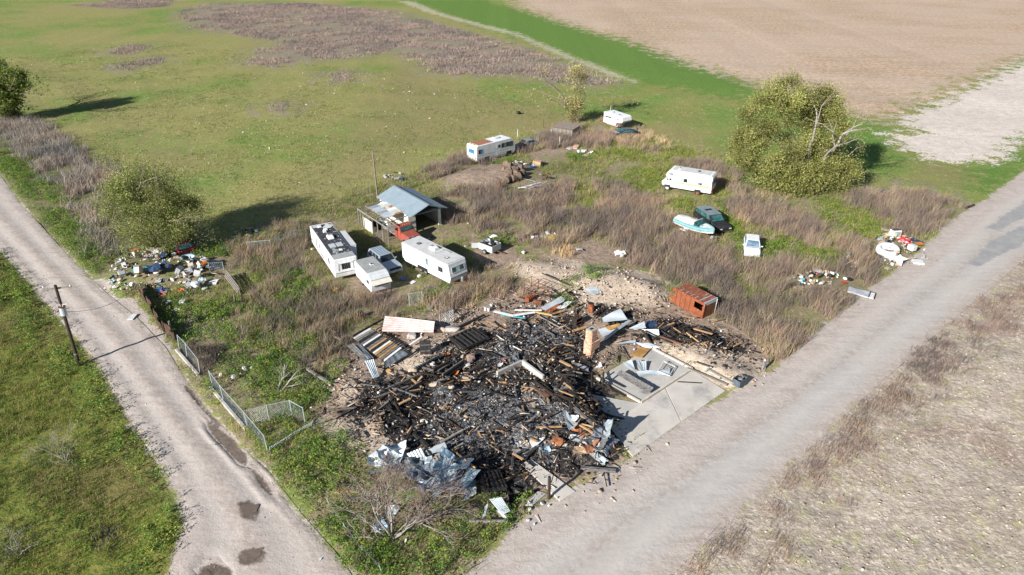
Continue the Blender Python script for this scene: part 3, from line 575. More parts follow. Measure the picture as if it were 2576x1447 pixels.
def scatter(polys, per_m2, thresh=0.0, nsc=.35, seed=0, avoid=('road', 'ash'), world=False, cap=400000, nopoly=()):
    X, Y = [], []
    for p in polys:
        w = p if world else WP(p)
        x0, y0 = w.min(0); x1, y1 = w.max(0)
        n = int(min((x1 - x0) * (y1 - y0) * per_m2, cap))
        x = rng.uniform(x0, x1, n); y = rng.uniform(y0, y1, n)
        k = sdist(w, x, y) < (rng.normal(-.2, .9, n))
        X.append(x[k]); Y.append(y[k])
    x = np.concatenate(X); y = np.concatenate(Y)
    k = free_of_feet(x, y)
    if thresh > 0: k &= fbm(x, y, nsc, 100 + seed, 3) + rng.normal(0, .05, len(x)) > thresh
    x, y = x[k], y[k]
    for p in nopoly:
        k = (sdist(p, x, y) > rng.normal(0, .5, len(x))) | (rng.uniform(0, 1, len(x)) < .12); x, y = x[k], y[k]
    for z in avoid:
        k = zone(z, x, y) < rng.uniform(.25, .6, len(x)); x, y = x[k], y[k]
    return x, y
def palette(cols, n, jit=.14):
    c = np.array(cols)[rng.integers(0, len(cols), n)]
    return np.clip(c * rng.uniform(1 - jit, 1 + jit, (n, 1)) * rng.uniform(.95, 1.05, (n, 3)), 0, 1)
def blades(name, x, y, per, h, spread, width, lean, cols, m, label, cat, wind=(.25, .1), tipcol=1.15, z0=None):
    n = len(x)
    cc = palette(cols, n, .2)
    dr = (fbm(x, y, .14, 55, 3) - .5)[:, None]; cc = np.clip(cc * (1.05 + dr * np.array([1.05, .85, .65])), 0, 1)
    bx = np.repeat(x, per) + rng.normal(0, spread, n * per); by = np.repeat(y, per) + rng.normal(0, spread, n * per)
    N_ = n * per
    ch = np.repeat(rng.uniform(.5, 1.2, n), per)
    hh = rng.uniform(h[0], h[1], N_) * ch
    a = rng.uniform(0, 2 * np.pi, N_)
    cw = np.repeat(rng.normal(0, .18, (n, 2)), per, 0)
    lx = np.cos(a) * lean * rng.uniform(.2, 1, N_) + wind[0] * .6 + cw[:, 0]; ly = np.sin(a) * lean * rng.uniform(.2, 1, N_) + wind[1] * .6 + cw[:, 1]
    wa = rng.uniform(0, np.pi, N_); ww = width * rng.uniform(.6, 1.3, N_)
    wx, wy = np.cos(wa) * ww, np.sin(wa) * ww
    bz = (height(bx, by) if z0 is None else z0) - .03
    V = np.empty((N_, 5, 3), np.float32)
    V[:, 0] = np.stack([bx - wx, by - wy, bz], -1); V[:, 1] = np.stack([bx + wx, by + wy, bz], -1)
    mx, my, mz = bx + lx * hh * .35, by + ly * hh * .35, bz + hh * .6
    V[:, 2] = np.stack([mx + wx * .85, my + wy * .85, mz], -1); V[:, 3] = np.stack([mx - wx * .85, my - wy * .85, mz], -1)
    V[:, 4] = np.stack([bx + lx * hh, by + ly * hh, bz + hh * np.clip(1.06 - .25 * (lx * lx + ly * ly), .5, 1.1)], -1)
    k = np.arange(N_)[:, None] * 5
    loops = np.concatenate([k + np.array([[0, 1, 2, 3]]), k + np.array([[3, 2, 4]])], 1).ravel()
    tot = np.tile([4, 3], N_); st = np.concatenate([[0], np.cumsum(tot)[:-1]])
    c = np.repeat(cc, per, 0) * rng.uniform(.85, 1.15, (N_, 1))
    C = np.repeat(c[:, None, :], 5, 1); C[:, 4] *= tipcol
    me = np_mesh(name, V.reshape(-1, 3), loops, st, tot, m, np.clip(C.reshape(-1, 3), 0, 1))
    return tag(put(name, me, m), label, cat, kind='stuff')
def leaf_arrays(px, py, pz, size, cols, flat=.6):
    n = len(px)
    nrm = rng.normal(0, 1, (n, 3)); nrm[:, 2] = np.abs(nrm[:, 2]) + flat
    nrm /= np.linalg.norm(nrm, axis=1)[:, None]
    a = np.cross(nrm, rng.normal(0, 1, (n, 3))); a /= np.linalg.norm(a, axis=1)[:, None] + 1e-9
    b_ = np.cross(nrm, a)
    s = size * rng.uniform(.6, 1.35, n)
    p = np.stack([px, py, pz], -1)
    V = np.stack([p - a * s[:, None], p - b_ * s[:, None] * .45, p + a * s[:, None], p + b_ * s[:, None] * .45], 1)
    return V, np.repeat(cols[:, None, :], 4, 1)
def leaves(name, V, C, m, label=None, cat=None, parent=None, kind=None):
    n = len(V)
    me = np_mesh(name, V.reshape(-1, 3), np.arange(n * 4), np.arange(n) * 4, np.full(n, 4), m, np.clip(C.reshape(-1, 3), 0, 1))
    return tag(put(name, me, m, parent), label, cat, kind=kind)
def forbs(name, x, y, per, rad, hgt, size, cols, m, label, cat):
    n = len(x)
    r_ = np.repeat(rng.uniform(.6, 1.3, n), per)
    th = rng.uniform(0, 2 * np.pi, n * per); rr = np.sqrt(rng.uniform(0, 1, n * per)) * rad * r_
    px = np.repeat(x, per) + np.cos(th) * rr; py = np.repeat(y, per) + np.sin(th) * rr
    dome = np.sqrt(np.clip(1 - (rr / (rad * r_ * 1.05)) ** 2, 0, 1))
    pz = height(px, py) + hgt * r_ * dome * rng.uniform(.25, 1.0, n * per) ** .5 + .02
    c = np.repeat(palette(cols, n, .22), per, 0) * rng.uniform(.8, 1.2, (n * per, 1))
    V, C = leaf_arrays(px, py, pz, size, c)
    return leaves(name, V, C, m, label, cat, kind='stuff')
GRASSM = attr_mat('dry_stalks', .85, .25); LEAFM = attr_mat('leafy_green', .6, .3, .25)
MAUVE = [(.31, .235, .19), (.25, .19, .16), (.37, .28, .205), (.21, .17, .155), (.42, .33, .22), (.29, .225, .17)]
TAN = [(.50, .38, .22), (.43, .31, .18), (.36, .27, .18), (.54, .44, .28)]
GREY = [(.36, .33, .29), (.31, .285, .255), (.42, .36, .29), (.27, .24, .21)]
GRN = [(.13, .25, .04), (.165, .28, .05), (.095, .19, .035), (.20, .29, .055)]
YGRN = [(.24, .31, .05), (.29, .32, .06), (.19, .28, .05), (.34, .34, .09)]
OLIVE = [(.27, .27, .09), (.22, .25, .065), (.33, .29, .14), (.19, .22, .06)]
D_MAIN = [[(1090, 500), (1180, 475), (1290, 480), (1430, 450), (1560, 470), (1660, 510), (1720, 560), (1760, 620), (1860, 650), (1990, 660), (2060, 690), (2160, 760), (2130, 830), (2030, 905), (1950, 920), (1870, 860), (1810, 800), (1800, 730), (1740, 705), (1640, 690), (1560, 650), (1450, 640), (1330, 610), (1270, 600), (1180, 560), (1120, 560)],
          [(1440, 345), (1520, 340), (1700, 390), (1850, 440), (1900, 480), (1960, 520), (2030, 560), (2100, 600), (2200, 650), (2180, 720), (2080, 690), (1990, 640), (1930, 600), (1830, 560), (1830, 480), (1680, 400), (1560, 380), (1470, 370)],
          [(2110, 490), (2300, 485), (2410, 520), (2390, 560), (2330, 610), (2230, 590), (2200, 540)],
          [(1290, 375), (1420, 318), (1460, 322), (1450, 372), (1330, 392)], [(1040, 440), (1170, 390), (1260, 405), (1200, 432), (1100, 462)]]
D_SIDE = [[(620, 730), (700, 700), (790, 690), (850, 720), (880, 760), (900, 800), (820, 860), (780, 900), (680, 900), (600, 850), (640, 790)], [(860, 760), (890, 750), (1020, 745), (1120, 722), (1190, 690), (1310, 665), (1310, 725), (1200, 765), (1050, 785), (900, 805)], [(690, 575), (780, 560), (780, 640), (720, 650)], [(560, 620), (700, 600), (770, 650), (790, 690), (680, 690), (590, 665)], [(770, 870), (850, 840), (880, 880), (820, 930), (760, 940)]]
D_STRIP = [[(-120, 220), (0, 285), (100, 310), (210, 390), (300, 440), (335, 500), (290, 570), (250, 570), (170, 490), (80, 410), (0, 345), (-120, 270)], [(180, 520), (260, 560), (300, 640), (270, 665), (220, 605)]]
D_DARK = [[(470, 860), (560, 860), (580, 935), (520, 955)], [(435, 705), (465, 700), (465, 730), (430, 735)], [(820, 820), (860, 830), (850, 900), (810, 900)]]
x, y = scatter(D_STRIP, 5.0, .40, .3, 3, ('road',)); blades('grey_dry_weeds', x, y, 16, (.5, 1.6), .34, .022, .65, GREY + MAUVE[:2], GRASSM, 'grey dry weeds in the verge beside the dirt road', 'weeds')
x, y = scatter(D_DARK, 10, .38, .5, 4); blades('dark_dry_brush', x, y, 16, (.4, .9), .20, .015, .7, [(.12, .095, .085), (.17, .13, .11), (.08, .065, .06), (.22, .17, .14)], GRASSM, 'dark tangled dry brush inside the yard fence', 'brush')
D_TAN = [[(1925, 860), (1990, 870), (2010, 925), (1950, 935)], [(1895, 470), (1985, 470), (1990, 505), (1910, 505)], [(1395, 625), (1445, 625), (1440, 650), (1390, 650)], [(1190, 690), (1300, 670), (1270, 720), (1190, 735)], [(640, 860), (760, 860), (790, 905), (700, 910)], [(250, 430), (300, 440), (320, 490), (270, 470)], [(1500, 300), (1640, 330), (1700, 380), (1560, 370)]]
x, y = scatter(D_TAN, 9, .40, .6, 5); blades('straw_grass', x, y, 13, (.4, .95), .18, .016, .5, TAN, GRASSM, 'straw coloured dry grass tufts around the yard', 'grass')
ALLYARD = [ZONES['yard'][1][0]]
x, y = scatter(ALLYARD, 8.0, .44, .18, 6, ('road', 'ash', 'heap', 'soil')); blades('rough_grass', x, y, 9, (.2, .6), .24, .016, .6, OLIVE + YGRN[:2] + [(.26, .20, .14)], GRASSM, 'rough mixed green and dry grass across the yard', 'grass')
# far flattened weeds
x, y = scatter([ZONES['dryw'][1][0]], 1.9, .41, .13, 7, ('lush',)); blades('flattened_weeds', x, y, 8, (.3, .8), .55, .045, 1.1, [(.34, .27, .235), (.29, .225, .20), (.39, .30, .25), (.24, .195, .175)], GRASSM, 'flattened mauve-grey weeds across the far pasture', 'weeds', wind=(.7, .1))
x, y = scatter(ZONES['dryw'][1][1:6], 2.2, 0, .12, 8); blades('flattened_weed_patches', x, y, 7, (.3, .8), .55, .04, 1.1, [(.34, .27, .235), (.29, .225, .20), (.39, .30, .25), (.24, .195, .175)], GRASSM, 'small patches of flattened weeds in the green pasture', 'weeds', wind=(.7, .1))
G_LUSH = [[(-60, 335), (0, 380), (60, 405), (150, 470), (172, 519), (240, 600), (290, 670), (272, 728), (248, 718), (195, 676), (130, 588), (22, 460), (0, 438), (-60, 375)], [(620, 640), (700, 620), (780, 700), (790, 760), (720, 760), (640, 700)], [(300, 690), (360, 655), (300, 640), (270, 670)], [(480, 640), (560, 610), (700, 590), (780, 560), (780, 590), (640, 645), (540, 685)], [(430, 745), (560, 760), (640, 760), (770, 730), (810, 790), (740, 835), (640, 855), (600, 885), (520, 855), (430, 800)],
          [(560, 905), (700, 880), (770, 950), (830, 965), (820, 1045), (740, 1022), (640, 1015), (560, 965)], [(610, 860), (780, 840), (820, 880), (700, 930), (610, 900)], [(690, 1105), (760, 1075), (860, 1092), (930, 1170), (930, 1220), (860, 1262), (870, 1330), (960, 1447), (830, 1447), (760, 1290), (690, 1180)],
          [(830, 1270), (1000, 1300), (1100, 1335), (1240, 1250), (1330, 1222), (1365, 1262), (1290, 1330), (1170, 1425), (1130, 1470), (900, 1470), (840, 1330)], [(670, 1060), (760, 1010), (800, 1040), (700, 1090)], [(360, 770), (420, 790), (450, 840), (480, 870), (440, 860), (390, 820)], [(440, 950), (500, 960), (560, 1030), (500, 1010)], [(600, 1090), (640, 1080), (680, 1140), (640, 1120)],
          [(1820, 400), (1930, 440), (1990, 480), (1950, 492), (1800, 440)], [(1870, 640), (1960, 600), (2110, 640), (2150, 682), (2060, 682), (1960, 652), (1830, 682)], [(1410, 702), (1448, 692), (1462, 728), (1425, 735)], [(1462, 682), (1528, 680), (1522, 722), (1475, 716)], [(1800, 500), (1850, 560), (1880, 640), (1830, 600)], [(1420, 380), (1500, 385), (1480, 410), (1430, 405)], [(1230, 420), (1290, 395), (1300, 410), (1240, 432)], [(1020, 745), (1090, 735), (1140, 700), (1160, 720), (1080, 765)], [(1200, 600), (1300, 590), (1290, 620), (1220, 630)], [(800, 920), (850, 905), (870, 950), (820, 945)], [(1440, 1160), (1480, 1155), (1500, 1190), (1440, 1195)], [(1390, 750), (1440, 745), (1440, 780), (1400, 780)]]
x, y = scatter(G_LUSH, 12.0, .35, .5, 11, ('road', 'ash')); forbs('green_weeds', x, y, 26, .34, .62, .068, GRN + YGRN[:2] + [(.07, .14, .03)], LEAFM, 'lush green leafy weeds in the yard and along the dirt road', 'weeds')
G_YEL = [[(2040, 495), (2110, 500), (2180, 530), (2235, 592), (2190, 612), (2120, 590), (2050, 550)], [(1820, 520), (1870, 600), (1940, 590), (2000, 600), (2080, 640), (2130, 650), (2000, 640), (1900, 640), (1840, 600)], [(1680, 500), (1740, 500), (1760, 560), (1700, 550)], [(1440, 460), (1530, 480), (1500, 545), (1430, 520)], [(1570, 420), (1690, 432), (1650, 505), (1560, 480)], [(1490, 390), (1640, 350), (1760, 390), (1640, 410)], [(690, 1120), (740, 1120), (800, 1240), (760, 1270)], [(840, 1340), (900, 1380), (930, 1447), (870, 1440)]]
x, y = scatter(G_YEL, 10.0, .38, .5, 12, ('road', 'ash')); forbs('yellow_green_weeds', x, y, 24, .32, .45, .07, YGRN + GRN[3:], LEAFM, 'yellow-green leafy weeds on the right side of the lot', 'weeds')
NOPOLY = [WP(p) for p in G_YEL + G_LUSH[5:9] + G_LUSH[14:24]]
x, y = scatter(D_MAIN, 4.6, .38, .30, 1, ('road', 'ash', 'heap', 'soil'), nopoly=NOPOLY); blades('tall_dry_weeds', x, y, 52, (.35, 1.65), .30, .0125, .6, MAUVE, GRASSM, 'tall mauve-brown dry weeds covering the middle of the lot', 'weeds', tipcol=.95)
x, y = scatter(D_SIDE, 4.8, .40, .4, 2, ('road', 'ash', 'heap'), nopoly=NOPOLY); blades('brown_dry_weeds', x, y, 42, (.3, 1.35), .28, .0125, .7, MAUVE + TAN[1:3], GRASSM, 'brown dry weeds between the trailers and the burnt ruin', 'weeds', tipcol=.95)
G_EDGE = [[(-60, 600), (0, 652), (120, 790), (200, 882), (262, 972), (322, 1072), (380, 1160), (436, 1250), (458, 1320), (425, 1385), (405, 1470), (330, 1470), (345, 1300), (285, 1180), (200, 1040), (100, 880), (0, 760)]]
x, y = scatter(G_EDGE, 8.5, .38, .5, 13, ('road',)); forbs('verge_weeds', x, y, 26, .36, .75, .072, GRN + YGRN[:3] + [(.05, .10, .03)], LEAFM, 'tall green weeds along the left edge of the dirt road', 'weeds')
LF = [[(-90, 640), (0, 700), (120, 900), (280, 1150), (350, 1300), (340, 1470), (-120, 1470), (-150, 800)]]
x, y = scatter(LF, 16, .36, .5, 14, ('road',)); blades('meadow_grass', x, y, 9, (.14, .38), .16, .014, .6, [(.19, .205, .045), (.14, .18, .038), (.25, .24, .08), (.11, .155, .03), (.28, .23, .11)], GRASSM, 'rough olive green meadow grass left of the dirt road', 'grass')
x, y = scatter(LF, 1.2, .52, .3, 15, ('road',)); forbs('meadow_forbs', x, y, 22, .32, .26, .06, GRN, LEAFM, 'darker green leafy clumps in the left meadow', 'weeds')
RE = [[(1690, 1455), (1792, 1358), (1897, 1262), (2197, 982), (2392, 808), (2572, 660), (2760, 510), (2760, 630), (2460, 880), (2220, 1090), (2020, 1300), (1910, 1470)]]
x, y = scatter(RE, 9, .41, .4, 16, ('road',)); blades('verge_brush', x, y, 16, (.15, .7), .28, .011, .9, [(.24, .185, .16), (.29, .215, .175), (.18, .15, .14), (.36, .26, .18)], GRASSM, 'low brown dry brush along the right road edge', 'brush')
RF = [[(1900, 1470), (2100, 1180), (2400, 900), (2640, 720), (2700, 800), (2700, 1470)]]
x, y = scatter(RF, 3.5, .50, .2, 17, ('road',)); blades('sparse_field_weeds', x, y, 9, (.06, .28), .28, .010, 1.0, [(.30, .21, .16), (.40, .38, .18), (.36, .34, .16), (.36, .28, .21)], GRASSM, 'sparse low weeds on the bare field right of the road', 'weeds')
# pasture tufts (short, only where the eye still reads them)
PF = [[(-40, 330), (0, 150), (400, 100), (900, 180), (1300, 220), (1450, 310), (1150, 385), (900, 470), (780, 510), (520, 600), (480, 540), (330, 450), (200, 370), (80, 300)]]
x, y = scatter(PF, 2.4, .46, .16, 18, ('dryw',)); blades('pasture_tufts', x, y, 6, (.08, .26), .26, .035, 1.0, [(.12, .22, .04), (.24, .26, .07), (.42, .36, .20), (.17, .23, .05), (.10, .16, .035), (.36, .30, .17)], GRASSM, 'short grass tufts of the wide green pasture', 'grass')

# ------------------------------------------------------------------ trees and shrubs
BARK = mat('pale_bark', (.30, .25, .20), (.20, .165, .135), 3, .4, .6, .9, bump=.4)
BARK_GREY = mat('bleached_bark', (.36, .33, .295), (.25, .225, .20), 3, .4, .6, .9, bump=.4)
TWIG2 = mat('grey_twig', (.34, .28, .22), (.26, .21, .17), 3, .4, .6, .9)
TWIG = mat('red_brown_twig', (.20, .125, .095), (.14, .095, .08), 3, .4, .6, .9)
def grow(root, base, limbs, levels, rng_, wander=.25, split=(2, 3), shrink=(.62, .8), gravity=0.0, thin=.6):
    """limbs: (direction, length, radius); returns branch polylines with radii and the list of tips"""
    out, tips = [], []
    def rec(p, d, L, r, lev):
        n = 4; pts = [p]; rad = [r]
        for i in range(n):
            d = (d + Vector((rng_.gauss(0, wander), rng_.gauss(0, wander), rng_.gauss(0, wander) - gravity * (levels - lev + 1))) * .5).normalized()
            p = p + d * L / n; pts.append(p); rad.append(r * (1 - (1 - thin) * (i + 1) / n))
        out.append((pts, rad, lev))
        if lev <= 0: tips.append((pts, d)); return
        for k in range(rng_.randint(*split)):
            q = rng_.choice(pts[2:]) if k else pts[-1]
            nd = (d + Vector((rng_.gauss(0, .55), rng_.gauss(0, .55), rng_.gauss(.05, .4)))).normalized()
            rec(q, nd, L * rng_.uniform(*shrink), r * thin * rng_.uniform(.7, .95), lev - 1)
    for d, L, r in limbs: rec(Vector(base), Vector(d).normalized(), L, r, levels)
    return out, tips
def tree(name, label, u, v, limbs, levels, crown_blobs, n_leaf, leaf, cols, bark, seed, cat='tree', droop=.0, tipn=0, tip_len=.8, gravity=0., group=None, thin=.6, wander=.25, minr=.012, tips_frac=1.0, twigs=None, clump_n=420, clump_r=.8, window=None, split=(2, 3)):
    r_ = random.Random(seed); x, y, _ = P(u, v); z = gz(x, y)
    t = thing(name, label, cat, (x, y, z), group=group)
    br, tips = grow(t, (0, 0, -.1), limbs, levels, r_, wander, split, gravity=gravity, thin=thin)
    mb = MB(); tw = MB()
    for pts, rad, lev in br:
        (mb if (lev > 0 or twigs is None) else tw).tube(pts, [max(q, minr) for q in rad], 7 if lev >= levels - 1 else (5 if lev > 0 else 3), cap=False)
    mb.build('trunk', bark, t, smooth=True)
    if twigs is not None: tag(tw.build('twigs', twigs, t), kind='stuff')
    X = []; F = []
    if tipn:
        for pts, d in tips:
            if r_.random() > tips_frac: continue
            a = np.array([tuple(q) for q in pts]); s_ = rng.uniform(0, 1.25, tipn)
            seg = np.clip((s_ * 4).astype(int), 0, 3); f = s_ * 4 - seg
            q = a[seg] + (a[seg + 1] - a[seg]) * f[:, None]
            q = q + rng.normal(0, tip_len * .35, (tipn, 3)); q[:, 2] -= droop * rng.uniform(0, 1, tipn) ** 1.5
            X.append(q); F.append(np.full(tipn, r_.uniform(.7, 1.15)))
    for (cx, cy, cz, rx, ry, rz_, frac) in crown_blobs:
        k = int(n_leaf * frac)
        # separate leafy clumps, each lighter or darker, with gaps between them
        nc = max(8, k // clump_n)
        dirs = rng.normal(0, 1, (nc, 3)); dirs /= np.linalg.norm(dirs, axis=1)[:, None]
        cen = np.array([cx, cy, cz]) + dirs * np.array([rx, ry, rz_]) * (rng.uniform(.30, 1.0, (nc, 1)) ** .5)
        if window: 
            keep = ~((np.abs(cen[:, 0] - window[0]) < window[1]) & (cen[:, 1] < window[2]) & (cen[:, 2] > window[3]) & (cen[:, 2] < window[4])); cen = cen[keep]; nc = len(cen)
        cr = rng.uniform(.5, 1.15, nc) * clump_r
        idx = rng.integers(0, nc, k)
        off = rng.normal(0, 1, (k, 3)); 
        q = cen[idx] + off * cr[idx][:, None] * np.array([1, 1, .75])
        q[:, 2] -= droop * rng.uniform(0, 1, k) ** 2 * rng.uniform(.2, 1, nc)[idx]
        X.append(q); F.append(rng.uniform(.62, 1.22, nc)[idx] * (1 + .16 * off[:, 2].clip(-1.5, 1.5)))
    if X:
        q = np.concatenate(X); f_ = np.concatenate(F); k_ = q[:, 2] > .05; q = q[k_]; f_ = f_[k_]
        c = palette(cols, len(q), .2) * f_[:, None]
        V, C = leaf_arrays(q[:, 0], q[:, 1], q[:, 2], leaf, c, flat=.25)
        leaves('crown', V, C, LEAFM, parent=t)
    return t
ELM = [(.27, .30, .065), (.34, .35, .10), (.20, .24, .055), (.40, .36, .16), (.31, .29, .12)]
tree('elm_tree', 'large spreading elm with bare pale limbs and yellowing spring leaves beside the gravel clearing', 2040, 470,
     [((-.42, -.25, 1), 6.6, .42), ((.05, -.45, .85), 5.6, .38), ((-.6, .1, .8), 4.0, .22), ((.45, .2, .9), 3.6, .24), ((.05, -.6, .8), 3.2, .16), ((.05, .6, .8), 4.0, .2)], 3,
     [(-8.9, -0.6, 9.4, 3.0, 2.6, 3.4, 0.15), (-5.5, 0.1, 12.6, 3.0, 2.8, 2.6, 0.15), (-1.5, -0.1, 11.4, 3.0, 2.8, 2.4, 0.12), (-0.1, -0.3, 8.2, 2.4, 2.6, 3.2, 0.14), (-10.1, -0.3, 6.0, 1.9, 2.4, 3.0, 0.09), (-5.2, -2.5, 4.6, 3.6, 1.6, 3.0, 0.13), (0.3, -1.3, 4.2, 1.9, 2.0, 2.8, 0.1), (-6.7, -2.3, 2.0, 2.6, 1.6, 1.8, 0.06), (-2.2, 1.2, 7.0, 3, 2, 3.4, 0.06), (2.8, -0.5, 3.0, 1.4, 1.6, 2.0, 0.05), (0.1, -2.8, 3.2, 2.8, 1.5, 2.6, 0.1), (-2.7, -3.4, 1.8, 2.2, 1.2, 1.7, 0.06), (3.7, -1.6, 2.2, 1.6, 1.2, 1.8, 0.05)], 88000, .115, ELM, BARK_GREY, 4, droop=1.5, tipn=30, tip_len=.7, tips_frac=.45, clump_n=520, clump_r=.8, window=(-1.4, 1.4, -.2, 4.5, 11.0), twigs=TWIG2)
BUSH = [(.20, .24, .055), (.27, .29, .085), (.15, .195, .05), (.35, .34, .15)]
tree('willow_tree', 'broad rounded green willow at the rubbish heap beside the dirt road', 402, 622,
     [((-.5, .1, 1), 4.6, .16), ((.4, -.1, 1), 4.6, .16), ((.1, .5, 1), 4.6, .15), ((-.1, -.5, 1), 4.0, .14), ((.8, .2, .8), 3.8, .12), ((-.8, -.1, .8), 3.8, .12), ((0, 0, 1), 5.2, .16)], 3,
     [(0, .3, 6.4, 3.8, 3.4, 3.2, .40), (-2.6, -.1, 4.0, 2.6, 2.6, 3.0, .18), (2.8, .2, 4.4, 2.7, 2.6, 3.2, .2), (1.2, -1.6, 2.4, 3.4, 1.8, 2.3, .22)], 66000, .085, BUSH, BARK, 9, droop=.5, tipn=60, tip_len=.9, clump_n=600, clump_r=.8)
tree('roadside_tree', 'green leafy tree at the left picture edge above the verge weeds', 30, 300,
     [((-.3, 0, 1), 6.5, .25), ((.35, .1, 1), 6.0, .2), ((0, -.4, 1), 5.0, .2)], 3, [(-1.5, 0, 8.0, 3.6, 3.2, 3.0, .4), (1.8, 0, 6.6, 3.2, 3.0, 2.8, .3), (.5, -.5, 3.4, 3.0, 2.6, 2.6, .3)], 24000, .18, [(.18, .24, .045), (.25, .30, .07), (.13, .18, .045)], BARK, 13, tipn=24, tip_len=1.1)
tree('budding_tree', 'slender pale tree budding behind the grey wooden shack', 1437, 308,
     [((-.1, 0, 1), 6.0, .14), ((.25, .1, 1), 5.4, .12), ((.05, -.2, 1), 5.0, .1)], 3, [(.2, 0, 7.2, 2.0, 1.7, 2.6, .3), (.3, 0, 3.0, 1.8, 1.5, 1.9, .5)], 8200, .14, [(.44, .37, .20), (.50, .40, .26), (.35, .34, .10), (.29, .31, .075)], BARK, 17, tipn=12, tip_len=.6)
tree('bare_shrub', 'bare reddish shrub with pale spreading stems in front of the crumpled metal', 985, 1352,
     [((-.75, .35, .85), 2.2, .07), ((.75, .3, .8), 2.3, .08), ((-.3, .8, .9), 2.2, .06), ((.35, .9, .8), 2.2, .06), ((.05, .3, 1.1), 2.1, .07), ((1.1, .05, .5), 2.0, .06), ((-1.1, .2, .6), 1.9, .055), ((.5, -.25, .8), 1.5, .05), ((-.5, -.2, .8), 1.4, .045), ((0, .6, .9), 2.2, .06)], 4, [], 0, .05, GRN, BARK_GREY, 23, cat='shrub', thin=.6, wander=.3, minr=.010, twigs=TWIG, split=(3, 4))
tree('dead_tree', 'dead fallen bleached tree among the green weeds inside the chain link fence', 700, 985,
     [((-.1, .9, .45), 1.5, .17), ((.75, .25, .35), 1.3, .12), ((.2, .3, 1.0), 1.1, .05)], 3, [], 0, .05, GRN, BARK_GREY, 31, thin=.55, minr=.008)
tree('dead_shrub', 'pale leafless shrub standing in the left meadow', 165, 1160, [((-.6, .2, .9), 1.1, .03), ((.5, .3, .9), 1.0, .03), ((0, -.3, 1), 1.1, .03), ((-.2, .6, .9), 1.2, .03), ((.8, 0, .6), .9, .025)], 4, [], 0, .05, GRN, BARK_GREY, 37, cat='shrub', minr=.006)
tree('sage_shrub', 'grey-green twiggy shrub at the lower left picture edge', 45, 1395, [((-.6, .2, .9), .9, .03), ((.5, .3, .9), .8, .03), ((0, -.3, 1), .9, .03), ((-.2, .6, .9), 1.0, .03), ((.8, 0, .6), .8, .025)], 3, [(0, 0, .6, .8, .7, .5, 1.0)], 900, .05, [(.13, .16, .10), (.18, .19, .13)], BARK_GREY, 41, cat='shrub', minr=.006)

# ------------------------------------------------------------------ vehicles. Local axes: x forward, y left, z up
def at(name, label, cat, key, group=None, tilt=(0, 0), dz=0.0):
    x, y, h, _, _ = FOOT[key]
    return thing(name, label, cat, (x, y, gz(x, y) + dz), h, group, tilt)
def wheel(t, x, y, z, r=.34, w=.2, rim=STEEL):
    o = MB().cyl((0, 0, 0), r, w, 'y', 16).build('wheel', RUBBER, t, bevel=.03, loc=(x, y, z))
    MB().cyl((0, 0, 0), r * .58, w + .015, 'y', 12).build('rim', rim, o)
    return o
def win(t, x0, x1, z0, z1, y, glass=GLASS, frame=STEEL, split=1, name='window'):
    """window on a side wall (y = constant): frame ring with panes as sub-parts"""
    sgn = 1 if y > 0 else -1; f = .045; d = .02
    mb = MB()
    for a, b_, c0, c1 in ((x0, x1, z0, z0 + f), (x0, x1, z1 - f, z1), (x0, x0 + f, z0 + f, z1 - f), (x1 - f, x1, z0 + f, z1 - f)):
        mb.box(((a + b_) / 2, y + sgn * d / 2, (c0 + c1) / 2), (abs(b_ - a), d, c1 - c0))
    o = mb.build(name, frame, t)
    n = split; wd = (x1 - x0 - 2 * f) / n
    for i in range(n):
        a = x0 + f + i * wd
        g = glass[i % len(glass)] if isinstance(glass, (list, tuple)) else glass
        MB().box((a + wd / 2, y + sgn * .006, (z0 + z1) / 2), (wd - (.02 if n > 1 else 0), .012, z1 - z0 - 2 * f)).build('pane', g, o)
    return o
def winx(t, y0, y1, z0, z1, x, nx=1, lean=0.0, glass=GLASS, frame=STEEL, split=1, name='window'):
    """window on an end wall; lean is the wall's slope in radians"""
    o = bpy.data.objects.new(name, None)
    w, h = y1 - y0, z1 - z0; f = .05; mb = MB()
    for cy, cz, sy, sz in ((0, -h / 2 + f / 2, w, f), (0, h / 2 - f / 2, w, f), (-w / 2 + f / 2, 0, f, h - 2 * f), (w / 2 - f / 2, 0, f, h - 2 * f)): mb.box((.012 * nx, cy, cz), (.024, sy, sz))
    o = mb.build(name, frame, t, loc=(x, (y0 + y1) / 2, (z0 + z1) / 2), rot=(0, -lean * nx, 0))
    wd = (w - 2 * f) / split
    for i in range(split):
        g = glass[i % len(glass)] if isinstance(glass, (list, tuple)) else glass
        MB().box((.007 * nx, -w / 2 + f + (i + .5) * wd, 0), (.014, wd - (.02 if split > 1 else 0), h - 2 * f)).build('pane', g, o)
    return o
def vent(t, x, y, z, m=WHITE_DIRTY, s=(.36, .36, .07), name='roof_vent', lid=None):
    o = MB().box((0, 0, s[2] / 2), s, taper=.85).build(name, m, t, bevel=.02, loc=(x, y, z))
    if lid: MB().box((0, 0, s[2] + .008), (s[0] * .55, s[1] * .55, .015)).build('lid', lid, o)
    return o
def aircon(t, x, y, z, m=WHITE):
    o = MB().box((0, 0, .15), (1.0, .68, .30), taper=.82).build('air_conditioner', m, t, bevel=.06, seg=2, loc=(x, y, z))
    MB().box((-.28, 0, .305), (.3, .4, .012)).build('grille', STEEL, o); return o
def stripe(t, x0, x1, z, h, y, m, name='stripe'):
    MB().box(((x0 + x1) / 2, y, z), (x1 - x0, .012, h)).build(name, m, t)
def coach(t, prof, W_, m, bevel=.07, name='body'):
    return MB().prism(prof, -W_ / 2, W_ / 2).build(name, m, t, bevel=bevel, seg=2)

